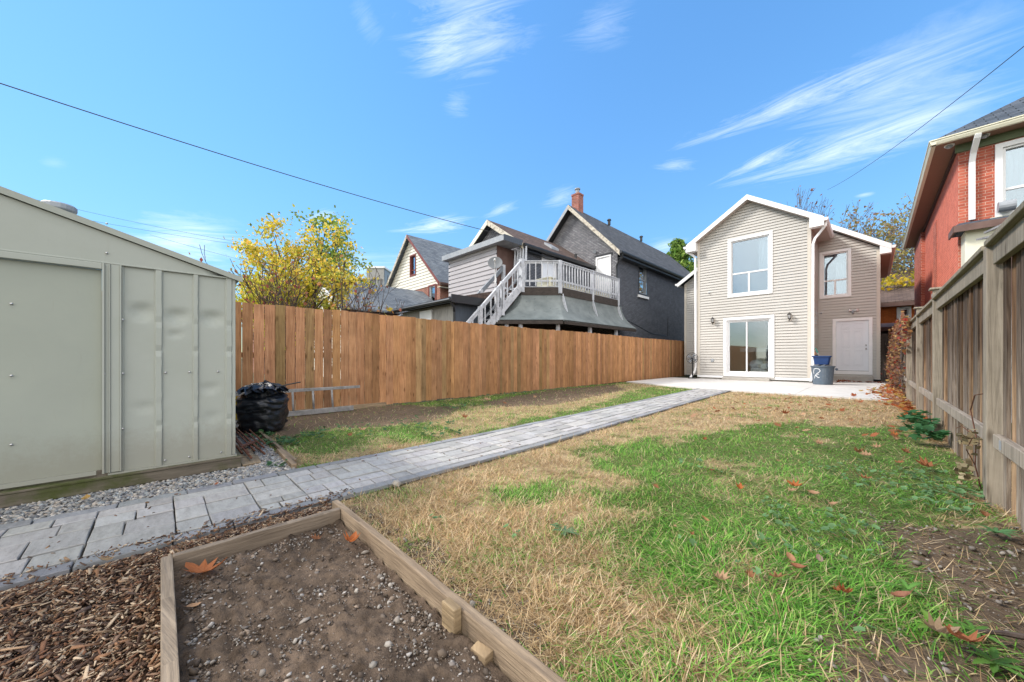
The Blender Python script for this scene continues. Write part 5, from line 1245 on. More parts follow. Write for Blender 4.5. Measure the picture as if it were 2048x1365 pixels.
for i in range(12):
    x0 = -14.75+.17*i; m.box(x0, 7.2, 0, x0+.12, 7.22, 2.22); m.hexa([(x0,7.2,2.221),(x0+.12,7.2,2.221),(x0+.12,7.22,2.221),(x0,7.22,2.221)],[(x0+.055,7.2,2.32),(x0+.065,7.2,2.32),(x0+.065,7.22,2.32),(x0+.055,7.22,2.32)])
m.box(-14.8,7.221,1.9,-12.7,7.25,2.0); m.build('pickets', M['picket'], pk)

# ------------------------------------------------------------------ deck, awning and stairs
DX, D0, D1 = -9.4, 12.15, 11.0; DZ = 4.05; CXx = -10.55
dk = thing('rear_deck', 'raised white railed deck over a grey green awning behind the grey brick house', 'deck', (-10, 13, 0))
out = [(-11.15,D1),(CXx,D1),(DX,D0),(DX,NY-.05),(-11.15,NY-.05)]
m = MB(); m.hexa([(a,b,DZ-.04) for a, b in out], [(a,b,DZ) for a, b in out]); m.build('floor', M['grey_paint'], dk)
m = MB(); m.bar((CXx,D1,DZ-.20),(DX,D0,DZ-.20), .06, .34); m.bar((DX,D0+.05,DZ-.20),(DX,NY-.06,DZ-.20), .06, .34); m.bar((-11.1,D1,DZ-.2),(CXx-.05,D1,DZ-.2),.06,.34); m.build('rim_joist', M['darkwood'], dk)
RT = 5.16
def railing(a, b, n, hi=RT, lo=DZ):
    a = Vector((a[0],a[1],0)); b = Vector((b[0],b[1],0)); d = (b-a).normalized(); side = Vector((d.y,-d.x,0))
    m = MB(); m.bar(a+Vector((0,0,hi-.03)), b+Vector((0,0,hi-.03)), .13, .035); m.bar(a+Vector((0,0,hi-.088)), b+Vector((0,0,hi-.088)), .04, .08); m.build('top_rail', M['grey_paint'], dk)
    m = MB(); m.bar(a+Vector((0,0,lo+.24)), b+Vector((0,0,lo+.24)), .04, .08); m.build('bottom_rail', M['grey_paint'], dk)
    L = (b-a).length
    for i in range(n):
        p = a+d*(L*(i+.75)/(n+.5))+side*.04; m = MB(); m.bar(p+Vector((0,0,lo+.02)), p+Vector((0,0,hi-.06)), .04, .04, up=d); m.build('baluster', M['grey_paint'], dk)
railing((CXx+.1,D1+.1), (DX-.06,D0-.06), 5); railing((DX,D0+.05), (DX,14.6), 11); railing((DX,14.7), (DX,NY-.1), 12)
def dpost(x, y, z0, z1, w=.13, parent=dk, name='post'):
    m = MB(); m.box(x-w/2, y-w/2, z0, x+w/2, y+w/2, z1); m.build(name, M['grey_paint'], parent)
dpost(CXx,D1,DZ-.25,RT+.06,.2); dpost(DX,D0,DZ-.3,RT,.14); dpost(DX,14.65,DZ-.3,RT,.13); dpost(DX,NY-.12,DZ-.3,RT,.13)
# awning skirt: flares out below the deck in a curve
inn = [(-10.9,D1+.0,1),(CXx,D1,1),(DX,D0,1),(DX,NY+.25,1)]; outp = [(-11.9,9.5),(-10.57,9.5),(-8.65,11.44),(-8.65,NY+.45)]
zt_, zb_ = DZ-.34, 2.52; V = []; F = []; K = 8; nseg = 1
for (ix, iy, _), (qx, qy) in zip(inn, outp):
    for k in range(K+1):
        f = k/K; h = f**1.7; V.append((ix+(qx-ix)*h, iy+(qy-iy)*h, zt_+(zb_-zt_)*(f**.8)))
for j in range(3):
    for k in range(K): a = j*(K+1)+k; F.append((a, a+1, a+K+2, a+K+1))
m = MB(); m.add(V, F); m.add([(v[0],v[1],v[2]-.05) for v in V], [tuple(reversed(f)) for f in F])
aw = m.build('awning', M['awning'], dk)
m = MB(); m.bar((-11.9,9.52,2.42),(-10.57,9.52,2.42),.05,.14); m.bar((-10.55,9.5,2.42),(-8.68,11.42,2.42),.05,.14); m.bar((-8.68,11.5,2.42),(-8.68,NY+.4,2.42),.05,.14); m.build('awning_edge', M['darkwood'], dk)
for k, (px_, py_) in enumerate([(-9.35,D0+.15),(-9.35,14.65),(-9.35,NY-.15)]):   # fins
    m = MB(); m.hexa([(DX+.02,py_-.02,3.0),(DX+.3,py_-.02,2.95),(DX+.3,py_+.02,2.95),(DX+.02,py_+.02,3.0)],[(DX-.02,py_-.02,DZ-.3),(DX+.06,py_-.02,DZ-.3),(DX+.06,py_+.02,DZ-.3),(DX-.02,py_+.02,DZ-.3)]); m.build('awning_rib', M['grey_paint'], dk)
for (a, b) in ((-10.35,9.9),(-9.95,10.3),(-9.0,11.5),(-8.85,13.6),(-8.85,15.9),(-10.9,9.7)): dpost(a, b, 0, 2.36, .12)
m = MB(); m.box(-11.15, 11.1, .0, -11.1, NY, 2.6); m.build('dark_backing', M['darkwood'], dk)
# stairs down toward -y
sp = thing('exterior_stair', 'white painted wooden stair climbing to the rear deck behind the cedar fence', 'stair', (-10.9, 8.5, 0))
SX0, SX1 = -11.35, -10.55; ytop, ybot = D1-.1, D1-.1-4.1; ztop = DZ; slope = (DZ)/4.1*1.0
zs = lambda y: DZ-(ytop-y)*.985
def sbar(x, y0, y1, dz, w, h, nm, matn='grey_paint'):
    m = MB(); m.bar((x,y0,zs(y0)+dz),(x,y1,zs(y1)+dz), w, h); m.build(nm, M[matn], sp)
for x in (SX0, SX1): sbar(x, ytop, ybot+.05, -.05, .05, .30, 'stringer')
for k in range(17):
    y = ytop-.24*(k+.5); m = MB(); m.box(SX0+.03, y-.13, zs(y)-.02, SX1-.03, y+.13, zs(y)+.02); m.build('tread', M['grey_paint'], sp)
for x in (SX1,):
    sbar(x, ytop, ybot, 1.05, .09, .05, 'handrail'); sbar(x, ytop, ybot, .94, .035, .09, 'rail', 'grey_paint'); sbar(x, ytop, ybot, .45, .035, .07, 'rail', 'grey_rail')
    for yy in (ytop-1.05, ytop-1.35, ytop-2.2, ytop-3.3): dpost(x, yy, zs(yy)-.3, zs(yy)+1.08, .14, sp)
    for k in range(13):
        yy = ytop-.3*(k+.7); m = MB(); m.bar((x+.05,yy,zs(yy)+.02),(x+.05,yy,zs(yy)+.92),.04,.04,up=(0,1,0)); m.build('baluster', M['grey_paint'], sp)
sbar(SX0-.25, ytop+.0, ybot, 1.0, .09, .16, 'handrail', 'grey_rail')
for yy in (ytop-.0, ytop-1.3, ytop-2.6): dpost(SX0-.25, yy, zs(yy)-.3, zs(yy)+1.1, .13, sp)
# dish
sdh = thing('satellite_dish', 'grey satellite dish on a white arm beside the stair top', 'satellite dish', (-11.75, 9.7, 4.6))
dc = Vector(atT(990.5, 528, 14.6)); A = Vector((.55,-.55,.35)).normalized()
m = MB(); prof = [(.30*k/8, .075*(k/8)**2) for k in range(9)]; prof[0] = (.004,0); m.lathe(prof+[(.305,.072),(.29,.06)], dc, 24, A, cap=False); m.build('reflector', mat('dish_grey', [(0,(.13,.14,.15)),(1,(.17,.18,.19))], 4, rough=.5, bump=0), sdh, smooth=True)
side = A.cross(Vector((0,0,1))).normalized(); low = dc-Vector((0,0,.34))
fd = dc+A*.42-Vector((0,0,.12))-side*.0
m = MB(); m.tube([low, fd], .018, 8); m.tube([dc-A*.02, dc-A*.12-Vector((0,0,.2)), dc-A*.12-Vector((0,0,.75))], .03, 8); m.build('arm', M['white_plastic'], sdh)
m = MB(); m.lathe([(.03,-.06),(.045,0),(.045,.05),(.02,.06)], fd, 12, -A); m.build('feed_horn', M['white_plastic'], sdh)
# cooler on deck
m = MB(); p = atT(1092, 566, 15.6); m.box(p[0]-.38, p[1]-.2, DZ+.002, p[0]+.38, p[1]+.2, DZ+.36, (1,1,1)); co = thing('storage_box', 'cream plastic storage box standing on the deck behind its railing', 'box', (p[0], p[1], DZ))
m.build('body', M['cream'], co, bevel=.02); m = MB(); m.box(p[0]-.40, p[1]-.22, DZ+.361, p[0]+.40, p[1]+.22, DZ+.42); m.build('lid', M['cream'], co, bevel=.015)
for k, yy in enumerate((13.4, 15.7)):
    co = thing('planter_box', ('cream planter trough low behind the near side railing of the deck','cream planter trough low behind the far side railing of the deck')[k], 'planter', (DX-.3, yy, DZ))
    m = MB(); m.hexa([(DX-.42,yy-.85,DZ+.002),(DX-.2,yy-.85,DZ+.002),(DX-.2,yy+.85,DZ+.002),(DX-.42,yy+.85,DZ+.002)],[(DX-.47,yy-.9,DZ+.2),(DX-.15,yy-.9,DZ+.2),(DX-.15,yy+.9,DZ+.2),(DX-.47,yy+.9,DZ+.2)]); m.build('trough', M['cream'], co, bevel=.01)
    m = MB(); ring_z = DZ+.201; m.box(DX-.49,yy-.92,ring_z,DX-.13,yy+.92,ring_z+.025); m.build('rim', M['cream'], co)

# ------------------------------------------------------------------ white sided gable house further left
wh = thing('white_gable_house', 'tall white sided gable house with dark red trim and grey roof', 'house', (-21.8, 15, 0))
HY2 = 12.0; hx0, hx1 = -25.3, -18.35; hm = onY(822, 473, HY2)[0]; hza = onY(822, 476, HY2)[1]; hze = 5.7
FH = ((0,HY2,0),(1,0,0),(0,-1,0)); a0, at_ = onY(821, 513, HY2); a1, _ = onY(832, 513, HY2); ab = onY(826, 552, HY2)[1]
zbr = onY(870, 570, HY2)[1]; slh = (hza-hze)/(hx1-hm)
m = MB(); wall(m, *FH, [(hm-(hza-zbr)/slh,zbr),(hx1,zbr),(hx1,hze),(hm,hza)] if False else [(hx0,zbr),(hx1,zbr),(hx1,hze),(hm,hza),(hx0,hze)], [(a0,a1,ab,at_)], pitch=.20, step=.025); m.build('wall', M['siding_white'], wh, label='white sided gable')
b0, bt_ = onY(858, 573, HY2); b1, _ = onY(872, 573, HY2); bb_ = 3.2
m = MB(); wall(m, *FH, [(hx0,0),(hx1,0),(hx1,zbr-.02),(hx0,zbr-.02)], [(b0,b1,bb_,bt_)]); m.build('wall', M['brick_house'], wh, label='brick ground storey')
m = MB(); wall(m, (hx1,0,0),(0,1,0),(1,0,0), [(HY2,0),(24,0),(24,hze),(HY2,hze)]); m.build('wall', M['brick_house'], wh)
window(wh, FH, a0+.06, a1-.06, ab+.06, at_-.06, .1, trim='redtrim', sash='redtrim', split=(ab+at_)/2-.3, rec=.06)
window(wh, FH, b0+.06, b1-.06, bb_+.06, bt_-.06, .1, trim='redtrim', sash='whitetrim', rec=.06)
zr4 = hza+.15; oo2 = .35; ze4 = zr4-slh*(hx1+oo2-hm); ze4l = zr4-slh*(hm-hx0+oo2)
roofpair(wh, hm, hx1+oo2, hx0-oo2, zr4, ze4l, ze4, HY2-.3, 24.3, .08, 'shingle_grey')
rake(wh, [(hx0-oo2,ze4l-.01),(hm,zr4-.01)], HY2-.302, .04, .25, 'oldtrim'); rake(wh, [(hm,zr4-.01),(hx1+oo2,ze4-.01)], HY2-.302, .04, .2, 'redtrim')
m = MB(); m.box(hx1+.01, HY2-.2, ze4-.3, hx1+oo2-.01, 24, ze4-.26); m.build('soffit', M['cream'], wh)
gutter(wh, hx1+oo2+.002, 1, HY2-.3, 24, ze4-.05, 'brownpaint', .13, .14)
m = MB()
for yy in (15.5, 20): m.box(hm+.8, yy, zr4-slh*.8-.1, hm+1.15, yy+.4, zr4-slh*.8+.16)
m.build('roof_vent', M['black_metal'], wh)
# small white gable house with grey roof
sg = thing('small_white_house', 'small white gabled building with a broad grey shingled roof behind the bare shrubs', 'house', (-19, 8, 0))
SY = 6.0; sx1, sz1 = onY(686, 613, SY); sm, sza = onY(645, 559, SY); sx0 = onY(625, 613, SY)[0]
m = MB(); wall(m, (0,SY,0),(1,0,0),(0,-1,0), [(sx0,0),(sx1,0),(sx1,sz1),(sm,sza),(sx0,sz1)], [], pitch=.16, step=.02); m.build('wall', M['siding_white'], sg)
m = MB(); wall(m, (sx1,0,0),(0,1,0),(1,0,0), [(SY,0),(13,0),(13,sz1-.1),(SY,sz1-.1)]); m.build('wall', M['brownpaint'], sg)
sls = (sza-sz1)/(sx1-sm); roofpair(sg, sm, sx1+.3, sx0-.3, sza+.12, sza+.12-sls*(sm-sx0+.3), sza+.12-sls*(sx1+.3-sm), SY-.25, 11.9, .08, 'shingle_grey')
rake(sg, [(sx0-.3,sza+.11-sls*(sm-sx0+.3)),(sm,sza+.11),(sx1+.3,sza+.11-sls*(sx1+.3-sm))], SY-.252, .03, .2, 'whitetrim')
q0 = onY(648,600,SY)[0]; m = MB(); m.box(q0, SY-.04, 2.6, q0+.5, SY-.02, 3.7); m.build('window', M['whitetrim'], sg)
# brown garage roof between, in front of white house
gr = thing('grey_roofed_garage', 'low garage with pale grey shingle roof between the shrubs and the lean-to', 'garage', (-17.5, 9, 0))
m = MB(); rz0 = 2.55; rz1 = 4.35
m.hexa([(-20.5,7.2,rz0),(-15.95,7.2,rz0),(-15.95,11.8,rz1),(-20.5,11.8,rz1)],[(-20.5,7.2,rz0+.08),(-15.95,7.2,rz0+.08),(-15.95,11.8,rz1+.08),(-20.5,11.8,rz1+.08)]); m.build('roof', M['shingle_grey'], gr)
m = MB(); m.box(-20.2,7.5,0,-16.1,11.5,2.52); m.build('wall', M['brownpaint'], gr); m = MB(); m.box(-20.5,7.16,rz0-.12,-15.95,7.198,rz0+.08); m.build('fascia', M['brownpaint'], gr)
# far brick house left of the yellow tree
fb = thing('far_brick_house', 'distant brown roofed brick gable house showing left of the yellow tree', 'house', (-30, 3, 0))
p0 = atT(508, 590, 24); m = MB(); wall(m, (0,p0[1],0),(1,0,0),(0,-1,0), [(p0[0]-3,0),(p0[0]+3,0),(p0[0]+3,4.1),(p0[0],p0[2]-.2),(p0[0]-3,4.1)]); m.build('wall', M['brick_house'], fb)
m = MB(); wall(m, (p0[0]+3,0,0),(0,1,0),(1,0,0), [(p0[1],0),(p0[1]+6,0),(p0[1]+6,4.1),(p0[1],4.1)]); m.build('wall', M['brick_house'], fb)
k = (p0[2]-4.3)/3; roofpair(fb, p0[0], p0[0]+3.3, p0[0]-3.3, p0[2], p0[2]-k*3.3, p0[2]-k*3.3, p0[1]-.3, p0[1]+6.3, .1, 'shingle_brown')
# distant flats
for (pxa, pxb, pyt, t, lab, h_) in ((733,768,537,75,'taller distant grey apartment block left of the white gable house',0),(762,796,556,90,'lower distant grey apartment block partly behind the white gable house',0)):
    pa = atT(pxa, pyt, t); pb = atT(pxb, pyt, t); d = Vector((pb[0]-pa[0], pb[1]-pa[1], 0)); L = d.length; d.normalize(); nrm = Vector((d.y,-d.x,0))
    fb = thing('apartment_block', lab, 'building', (pa[0], pa[1], 0)); frm = ((pa[0],pa[1],0), tuple(d), tuple(nrm)); ht = pa[2]
    hs = []; nc = 5
    for fl_ in range(int(ht/3)):
        for c_ in range(nc): hs.append((L*(c_+.2)/nc, L*(c_+.8)/nc, fl_*3+1, min(fl_*3+2.5, ht-.2)))
    m = MB(); wall(m, *frm, [(0,0),(L,0),(L,ht),(0,ht)], hs); m.build('wall', M['greymetal'] if False else M['corrug'], fb)
    m = MB(); lbox(m, *frm, 0, L, -8, -.3, 0, ht-.02); m.build('core', M['greymetal'], fb)
    m = MB(); lbox(m, *frm, -.2, L+.2, -8.2, .2, ht, ht+.4); m.build('roof', M['whitetrim'], fb)

# ------------------------------------------------------------------ red brick house, right
RX, RY = 1.6, 15.15
rh = thing('red_brick_house', 'tall red brick house with wide brown eaves rising behind the right fence', 'house', (4, 20, 0))
FR = ((0,RY,0),(1,0,0),(0,-1,0)); FRX = ((RX,0,0),(0,1,0),(-1,0,0)); rze = 6.68
rw0, rwt = onY(1992, 292, RY); rwb = onY(1992, 432, RY)[1]; rw1 = rw0+1.35
print('redwin', rw0, rwt, rwb)
m = MB(); wall(m, *FR, [(RX,0),(9.5,0),(9.5,rze),(RX,rze)], [(rw0,rw1,rwb,rwt)]); m.build('wall', M['brick_red'], rh, label='rear wall of worn red brick')
m = MB(); wall(m, *FRX, [(RY,0),(27.3,0),(27.3,rze),(RY,rze)]); m.build('wall', M['brick_red_wall'], rh, label='bright red painted brick side wall')
m = MB()
pyl = onX(1850, 500, RX)[0]; m.box(RX-.12, pyl, 0, RX-.002, 27.3, rze-.15); m.build('pilaster', M['brick_red'], rh)
nyy = onX(1868, 450, RX)[0]; m = MB(); m.box(RX-.014, nyy-.9, 3.4, RX-.003, nyy, 5.9); m.build('blind_window', M['brick_red'], rh)
m = MB(); m.box(RX-.06, nyy-1.0, 3.25, RX-.003, nyy+.1, 3.38); m.build('window_sill', M['concrete'], rh)
q_ = onX(1890, 562, RX)[0]; m = MB(); m.box(RX-.01, q_-.25, 2.45, RX-.004, q_+.25, 2.78); m.build('vent_hole', M['darkwood'], rh)
eo3 = .42; zr5 = rze+.12
m = MB(); m.box(RX-eo3, RY-eo3, zr5-.13, 9.9, RY-.004, zr5-.11); m.box(RX-eo3, RY-.003, zr5-.13, RX-.004, 27.6, zr5-.11); m.build('soffit', M['brownpaint'] if False else mat('brown_soffit', [(.3,(.20,.115,.08)),(.7,(.26,.155,.11))], 3, stretch=(1,10,1), rough=.6, bump=.2), rh)
m = MB(); m.box(RX-.06, RY-.05, rze-.22, 9.5, RY-.002, rze-.015); m.build('frieze_board', mat('olive_green_paint', [(.3,(.10,.13,.07)),(.7,(.13,.16,.09))], 3, rough=.6), rh)
m = MB(); m.box(RX-.05, RY-.003, rze-.14, RX-.002, 27.4, rze-.015); m.build('frieze_board', M['black_metal'], rh)
x0_, y0_ = RX-eo3, RY-eo3; hz = zr5+.02; pk_ = 3.9
m = MB(); rp = 2.9
# hip roof
A0 = (x0_-.02, y0_-.02, hz); B0 = (9.9, y0_-.02, hz); C0 = (9.9, 27.6, hz); D0_ = (x0_-.02, 27.6, hz); R0 = (x0_+4.2, y0_+4.2, hz+rp); R1 = (x0_+4.2, 24.0, hz+rp)
m.add([A0,B0,C0,D0_,R0,R1], [(0,1,4),(1,2,5,4),(2,3,5),(3,0,4,5)]); m.build('roof', M['shingle_slate'], rh)
m = MB(); m.box(x0_, y0_, hz-.03, 9.9, y0_+.05, hz-.001); m.box(x0_, y0_+.051, hz-.03, x0_+.05, 27.6, hz-.001); m.build('drip_edge', M['black_metal'], rh)
def gut2(parent, a, b, outv, z, matn, w=.13, hgt=.13):
    a = Vector((a[0],a[1],z)); b = Vector((b[0],b[1],z)); o = Vector(outv); m = MB(); prof = [(0,0),(w,0),(w,-.025),(w*.82,-.03),(w*.85,-hgt*.5),(w*.6,-hgt),(0,-hgt)]
    m.hexa([a+o*q[0]+Vector((0,0,q[1])) for q in prof],[b+o*q[0]+Vector((0,0,q[1])) for q in prof]); return m.build('gutter', M[matn], parent)
gut2(rh, (x0_-.11,y0_-.002), (9.9,y0_-.002), (0,-1,0), hz-.035, 'cream'); gut2(rh, (x0_-.002,y0_-.11), (x0_-.002,27.6), (-1,0,0), hz-.035, 'cream')
dsx = onY(1943, 400, RY)[0]
rectspout(rh, [(dsx+.05,RY-eo3-.06,hz-.16),(dsx+.04,RY-eo3-.02,hz-.24),(dsx+.01,RY-.16,hz-.5),(dsx,RY-.06,hz-.72),(dsx,RY-.06,4.6)], .11, .08, 'whitetrim')
window(rh, FR, rw0+.1, rw1, rwb+.08, rwt-.1, .12, split=rwb+(rwt-rwb)*.36, lower_v=rw0+.62, rec=.06, curtain=[(rw0+.16, rw1-.1, rwb+(rwt-rwb)*.36, rwt-.15)], glassm='glass')
m = MB(); lbox(m, *FR, rw0-.1, rw1+.2, 0, .09, rwb-.17, rwb-.05); m.build('window_sill', M['cream'], rh)
c1 = onY(1972, 276, RY-.2); camera_dome(rh, (c1[0]*.985, RY-.22, zr5-.13), (0,-.5,-1), .085); c2 = (RX-.17, RY-.15); camera_dome(rh, (c2[0], c2[1]-.02, zr5-.13), (-.1,-.3,-1), .085)
# bay with cream panels and its own little roof
bx0, bz = onY(1922, 474, RY-.5); bz = 4.22; by = RY-.62; bx0 = RX+.04
print('bay', bx0, bz)
m = MB(); m.box(bx0, by, 0, bx0+.62, RY-.003, bz); m.build('bay_panel', M['cream'], rh, bevel=.01)
m = MB(); m.box(bx0+.621, by+.10, 0, bx0+4, RY-.003, bz); m.build('bay_wall', M['brownpaint'], rh)
m = MB(); m.hexa([(bx0-.18,by-.2,bz+.002),(bx0+4,by-.2,bz+.002),(bx0+4,RY-.003,bz+.002),(bx0-.18,RY-.003,bz+.002)],[(bx0-.18,by-.2,bz+.12),(bx0+4,by-.2,bz+.12),(bx0+4,RY-.003,bz+.36),(bx0-.02,RY-.003,bz+.36)]); m.build('bay_roof', M['shingle_slate'], rh)
m = MB(); m.box(bx0-.2, by-.235, bz-.05, bx0+4, by-.202, bz+.115); m.box(bx0-.215, by-.2, bz-.05, bx0-.182, RY-.01, bz+.115); m.build('fascia', M['brownpaint'], rh)
m = MB(); m.tube([(rw0+.0,RY-.2,bz+.55),(rw0+.26,RY-.2,bz+.55)], .13, 14); m.build('roof_vent', M['greymetal'], rh)
# leaning timber trellis scraps by the neighbour side
tb = thing('timber_scraps', 'grey timber battens stacked above the near fence against the red house bay', 'timber', (1.6, 9, 0))
m = MB(); q1 = atT(1965, 478, 6.2); q2 = atT(2050, 440, 4.4); m.bar(q1, (q2[0], q2[1], q2[2]-.12), .14, .03); q1 = atT(1970, 466, 6.2); q2 = atT(2035, 436, 5.2); m.bar(q1, q2, .03, .03)
q1 = atT(2010, 462, 5.5); m.bar(q1, (q1[0]+.02, q1[1]+.02, 0), .09, .05); q1 = atT(1990, 480, 6.0); m.bar(q1, (q1[0], q1[1], 0), .06, .03); m.build('battens', M['ladder'], tb)

# orange brick house far right
oh = thing('orange_brick_house', 'orange brick house with a brown roof and one white window beyond the gate', 'house', (2, 33, 0))
OY = 30.0; o0 = -1.5; FO = ((0,OY,0),(1,0,0),(0,-1,0)); ozt = onY(1790, 612, OY)[1]
g0, gzt = onY(1797, 617, OY); g1, gzb = onY(1819, 646, OY); 
m = MB(); wall(m, *FO, [(o0,0),(6,0),(6,ozt),(o0,ozt)], [(g0,g1,gzb,gzt)]); m.build('wall', M['brick_orange'], oh)
window(oh, FO, g0+.05, g1-.05, gzb+.05, gzt-.05, .12, rec=.06, split=(gzb+gzt)/2, room='interior')
m = MB(); m.hexa([(o0-.4,OY-.5,ozt+.02),(6.4,OY-.5,ozt+.02),(6.4,OY+5,ozt+2.6),(o0-.4,OY+5,ozt+2.6)],[(o0-.4,OY-.5,ozt+.2),(6.4,OY-.5,ozt+.2),(6.4,OY+5,ozt+2.8),(o0-.4,OY+5,ozt+2.8)]); m.build('roof', M['shingle_brown'], oh)
m = MB(); m.box(o0-.4, OY-.6, ozt-.08, 6.4, OY-.502, ozt+.12); m.build('gutter', M['brownpaint'], oh)
rf = thing('brown_porch', 'low brown porch roof in front of the orange brick house', 'porch', (1, 27, 0))
pz = onY(1790, 655, 27)[1]; m = MB(); m.slab([(-1.5,26.5,pz),(3,26.5,pz),(3,28,pz+.3),(-1.5,28,pz+.3)], .2); m.build('roof', M['brownpaint'], rf); m = MB(); m.box(-1.4,27.6,0,2.9,27.8,pz-.1); m.build('wall', M['darkwood'], rf)
# ------------------------------------------------------------------ metal shed
SX = -4.03; SE = .465; KS = .31
zroof = lambda y: 1.715+(SE-y)*KS if y > -1.9 else 1.715+(SE+1.9)*KS-(-1.9-y)*KS
sh = thing('metal_shed', 'dented sage green metal garden shed with a sliding door on a timber base', 'shed', (-5, -1.9, 0))
yA = -4.3
FS = ((SX,0,0),(0,1,0),(1,0,0))
def Y_(px): return onX(px, 700, SX)[0]
# dented sheet: real relief in the panel
def sheet(y0, y1, z0, z1f, d0, dents, step=.02):
    ny = max(2, int((y1-y0)/step)); nz = 80; V = []; F = []
    for i in range(ny+1):
        y = y0+(y1-y0)*i/ny; zt = z1f(y)
        for j in range(nz+1):
            z = z0+(zt-z0)*j/nz; d = d0+.004*(float(vnoise(y, z, 3.0, 5))-.5)
            for (cy, cz, ry, rz, dp) in dents:
                q = ((y-cy)/ry)**2+((z-cz)/rz)**2
                if q < 1: d -= dp*(1-q)**1.5*(1 if z < cz else max(0, 1-(z-cz)/(rz*.6)))
            V.append((SX+d, y, z))
    for i in range(ny):
        for j in range(nz): a = i*(nz+1)+j; F.append((a, a+nz+1, a+nz+2, a+1))
    m = MB(); m.add(V, F); return m
y_door = Y_(205); y_cp = Y_(248)
ribs = [(Y_(310), Y_(325)), (Y_(386), Y_(397)), (Y_(451), Y_(464))]
dents = [(Y_(285),1.38,.09,.11,.022),(Y_(355),1.36,.09,.10,.022),(Y_(425),1.36,.10,.10,.022),(Y_(350),1.20,.06,.05,.012),(Y_(290),.62,.09,.08,.008),(Y_(420),.75,.08,.08,.010),(Y_(425),.5,.07,.09,.008)]
ztop = lambda y: 1.70
sheet(y_cp, SE-.01, .135, ztop, 0, dents).build('wall_panel', M['shed'], sh, smooth=True)
for (a, b) in ribs:
    m = MB(); n_ = 34; V = []; F = []
    for j in range(n_+1):
        z = .135+(1.70-.135)*j/n_; k = 0
        for cz in (1.30,.62,.45,1.05): k = max(k, 1-abs(z-cz)/.03)
        d = .018*(1-.6*max(0,k)); wv = .002*rng.uniform(-1,1)
        V += [(SX+.001,a-.004,z),(SX+d,a+.006+wv,z),(SX+d,b-.006+wv,z),(SX+.001,b+.004,z)]
    for j in range(n_):
        for k in range(3): F.append((4*j+k, 4*j+k+1, 4*j+k+5, 4*j+k+4))
    m.add(V, F); m.build('rib', M['shed'], sh)
# corner upright, door jamb, door
m = MB(); m.box(SX-.03, SE-.012, .135, SX+.012, SE+.012, 1.705); m.build('corner_post', M['shed'], sh, bevel=.003)
m = MB(); y0 = y_door; w1 = y_cp-y_door
for (u, v, d) in ((0,.12,.034),(.12,.32,.018),(.32,.38,.028),(.38,.82,.020),(.82,.9,.03),(.9,1.0,.008)): m.box(SX-.01, y0+u*w1, .14, SX+d, y0+v*w1-.0005, 1.70)
m.build('door_jamb', M['shed'], sh, bevel=.002)
sheet(yA+.8, y_door-.004, .165, lambda y: 1.655, -.012, [(-.1,.7,.6,.3,.006),(-.9,1.0,.5,.5,.006)], .03).build('sliding_door', M['shed_door'], sh, smooth=True)
m = MB(); m.box(SX-.03, yA, .135, SX+.004, y_door-.03, .163); m.build('door_track', M['shed'], sh)
m = MB(); m.box(SX-.02, yA, 1.656, SX+.03, y_door+.0, 1.70); m.box(SX+.0,yA,1.701,SX+.02,SE,1.715); m.build('lintel', M['shed'], sh, bevel=.004)
m = MB(); m.box(SX-.05, y_cp-.08, .122, SX+.022, SE+.02, .134); m.build('sill_channel', M['shed'], sh)
# gable sheet
m = MB(); ys = [yA, -1.9, SE]; n_ = 40; V = []; F = []
for i in range(n_+1):
    y = yA+(SE+.01-yA)*i/n_; zt = zroof(y)-.02
    for j in range(9):
        z = 1.712+(zt-1.712)*j/8; V.append((SX+.012+.006*(float(vnoise(y,z*2,1.6,9))-.5), y, z))
for i in range(n_):
    for j in range(8): a = i*9+j; F.append((a, a+9, a+10, a+1))
m.add(V, F); m.build('gable_panel', M['shed'], sh, smooth=True)
m = MB()
for (y, z) in [(Y_(22),1.36),(Y_(22),.88),(Y_(22),.42),(Y_(209),.88),(Y_(246),1.29),(Y_(246),.88),(Y_(246),.46),(Y_(331),.88),(Y_(379),.88),(Y_(436),.88),(Y_(330),.17),(Y_(378),.17),(Y_(442),.17),(Y_(214),1.78),(Y_(214),2.0)]:
    m.lathe([(.008,0),(.007,.004),(.002,.007)], (SX+.006 if y > y_cp else SX-.006 if y < y_door-.01 else SX+.022, y, z), 8, (1,0,0))
m.build('screws', M['steel'], sh)
# roof
m = MB()
for a, b in ((-1.9, SE+.05), (yA-.05, -1.9)):
    za = 1.735+(SE-max(a,-1.9))*KS if a >= -1.9 else zroof(a)+.02; zb = zroof(b)+.02
    za = zroof(a)+.02
    m.hexa([(SX-2.2,a,za-.012),(SX+.03,a,za-.012),(SX+.03,b,zb-.012),(SX-2.2,b,zb-.012)],[(SX-2.2,a,za),(SX+.03,a,za),(SX+.03,b,zb),(SX-2.2,b,zb)])
m.build('roof', M['shed'], sh)
m = MB()
for a, b in ((-1.9, SE+.06), (yA-.06, -1.9)):
    za, zb = zroof(a)+.024, zroof(b)+.024
    m.hexa([(SX+.031,a,za-.04),(SX+.038,a,za-.04),(SX+.038,b,zb-.04),(SX+.031,b,zb-.04)],[(SX+.015,a,za),(SX+.042,a,za+.004),(SX+.042,b,zb+.004),(SX+.015,b,zb)])
m.build('roof_trim', M['shed'], sh)
m = MB(); m.box(SX-2.15, SE-.012, .135, SX-.031, SE+.0, 1.70); m.box(SX-2.2, yA, .135, SX-2.16, SE, 1.70); m.box(SX-2.15, yA, .135, SX-.02, yA+.02, 1.70); m.build('side_walls', M['shed'], sh)
vy = Y_(118); vz = zroof(vy)
vp = (-4.33, -.55); 
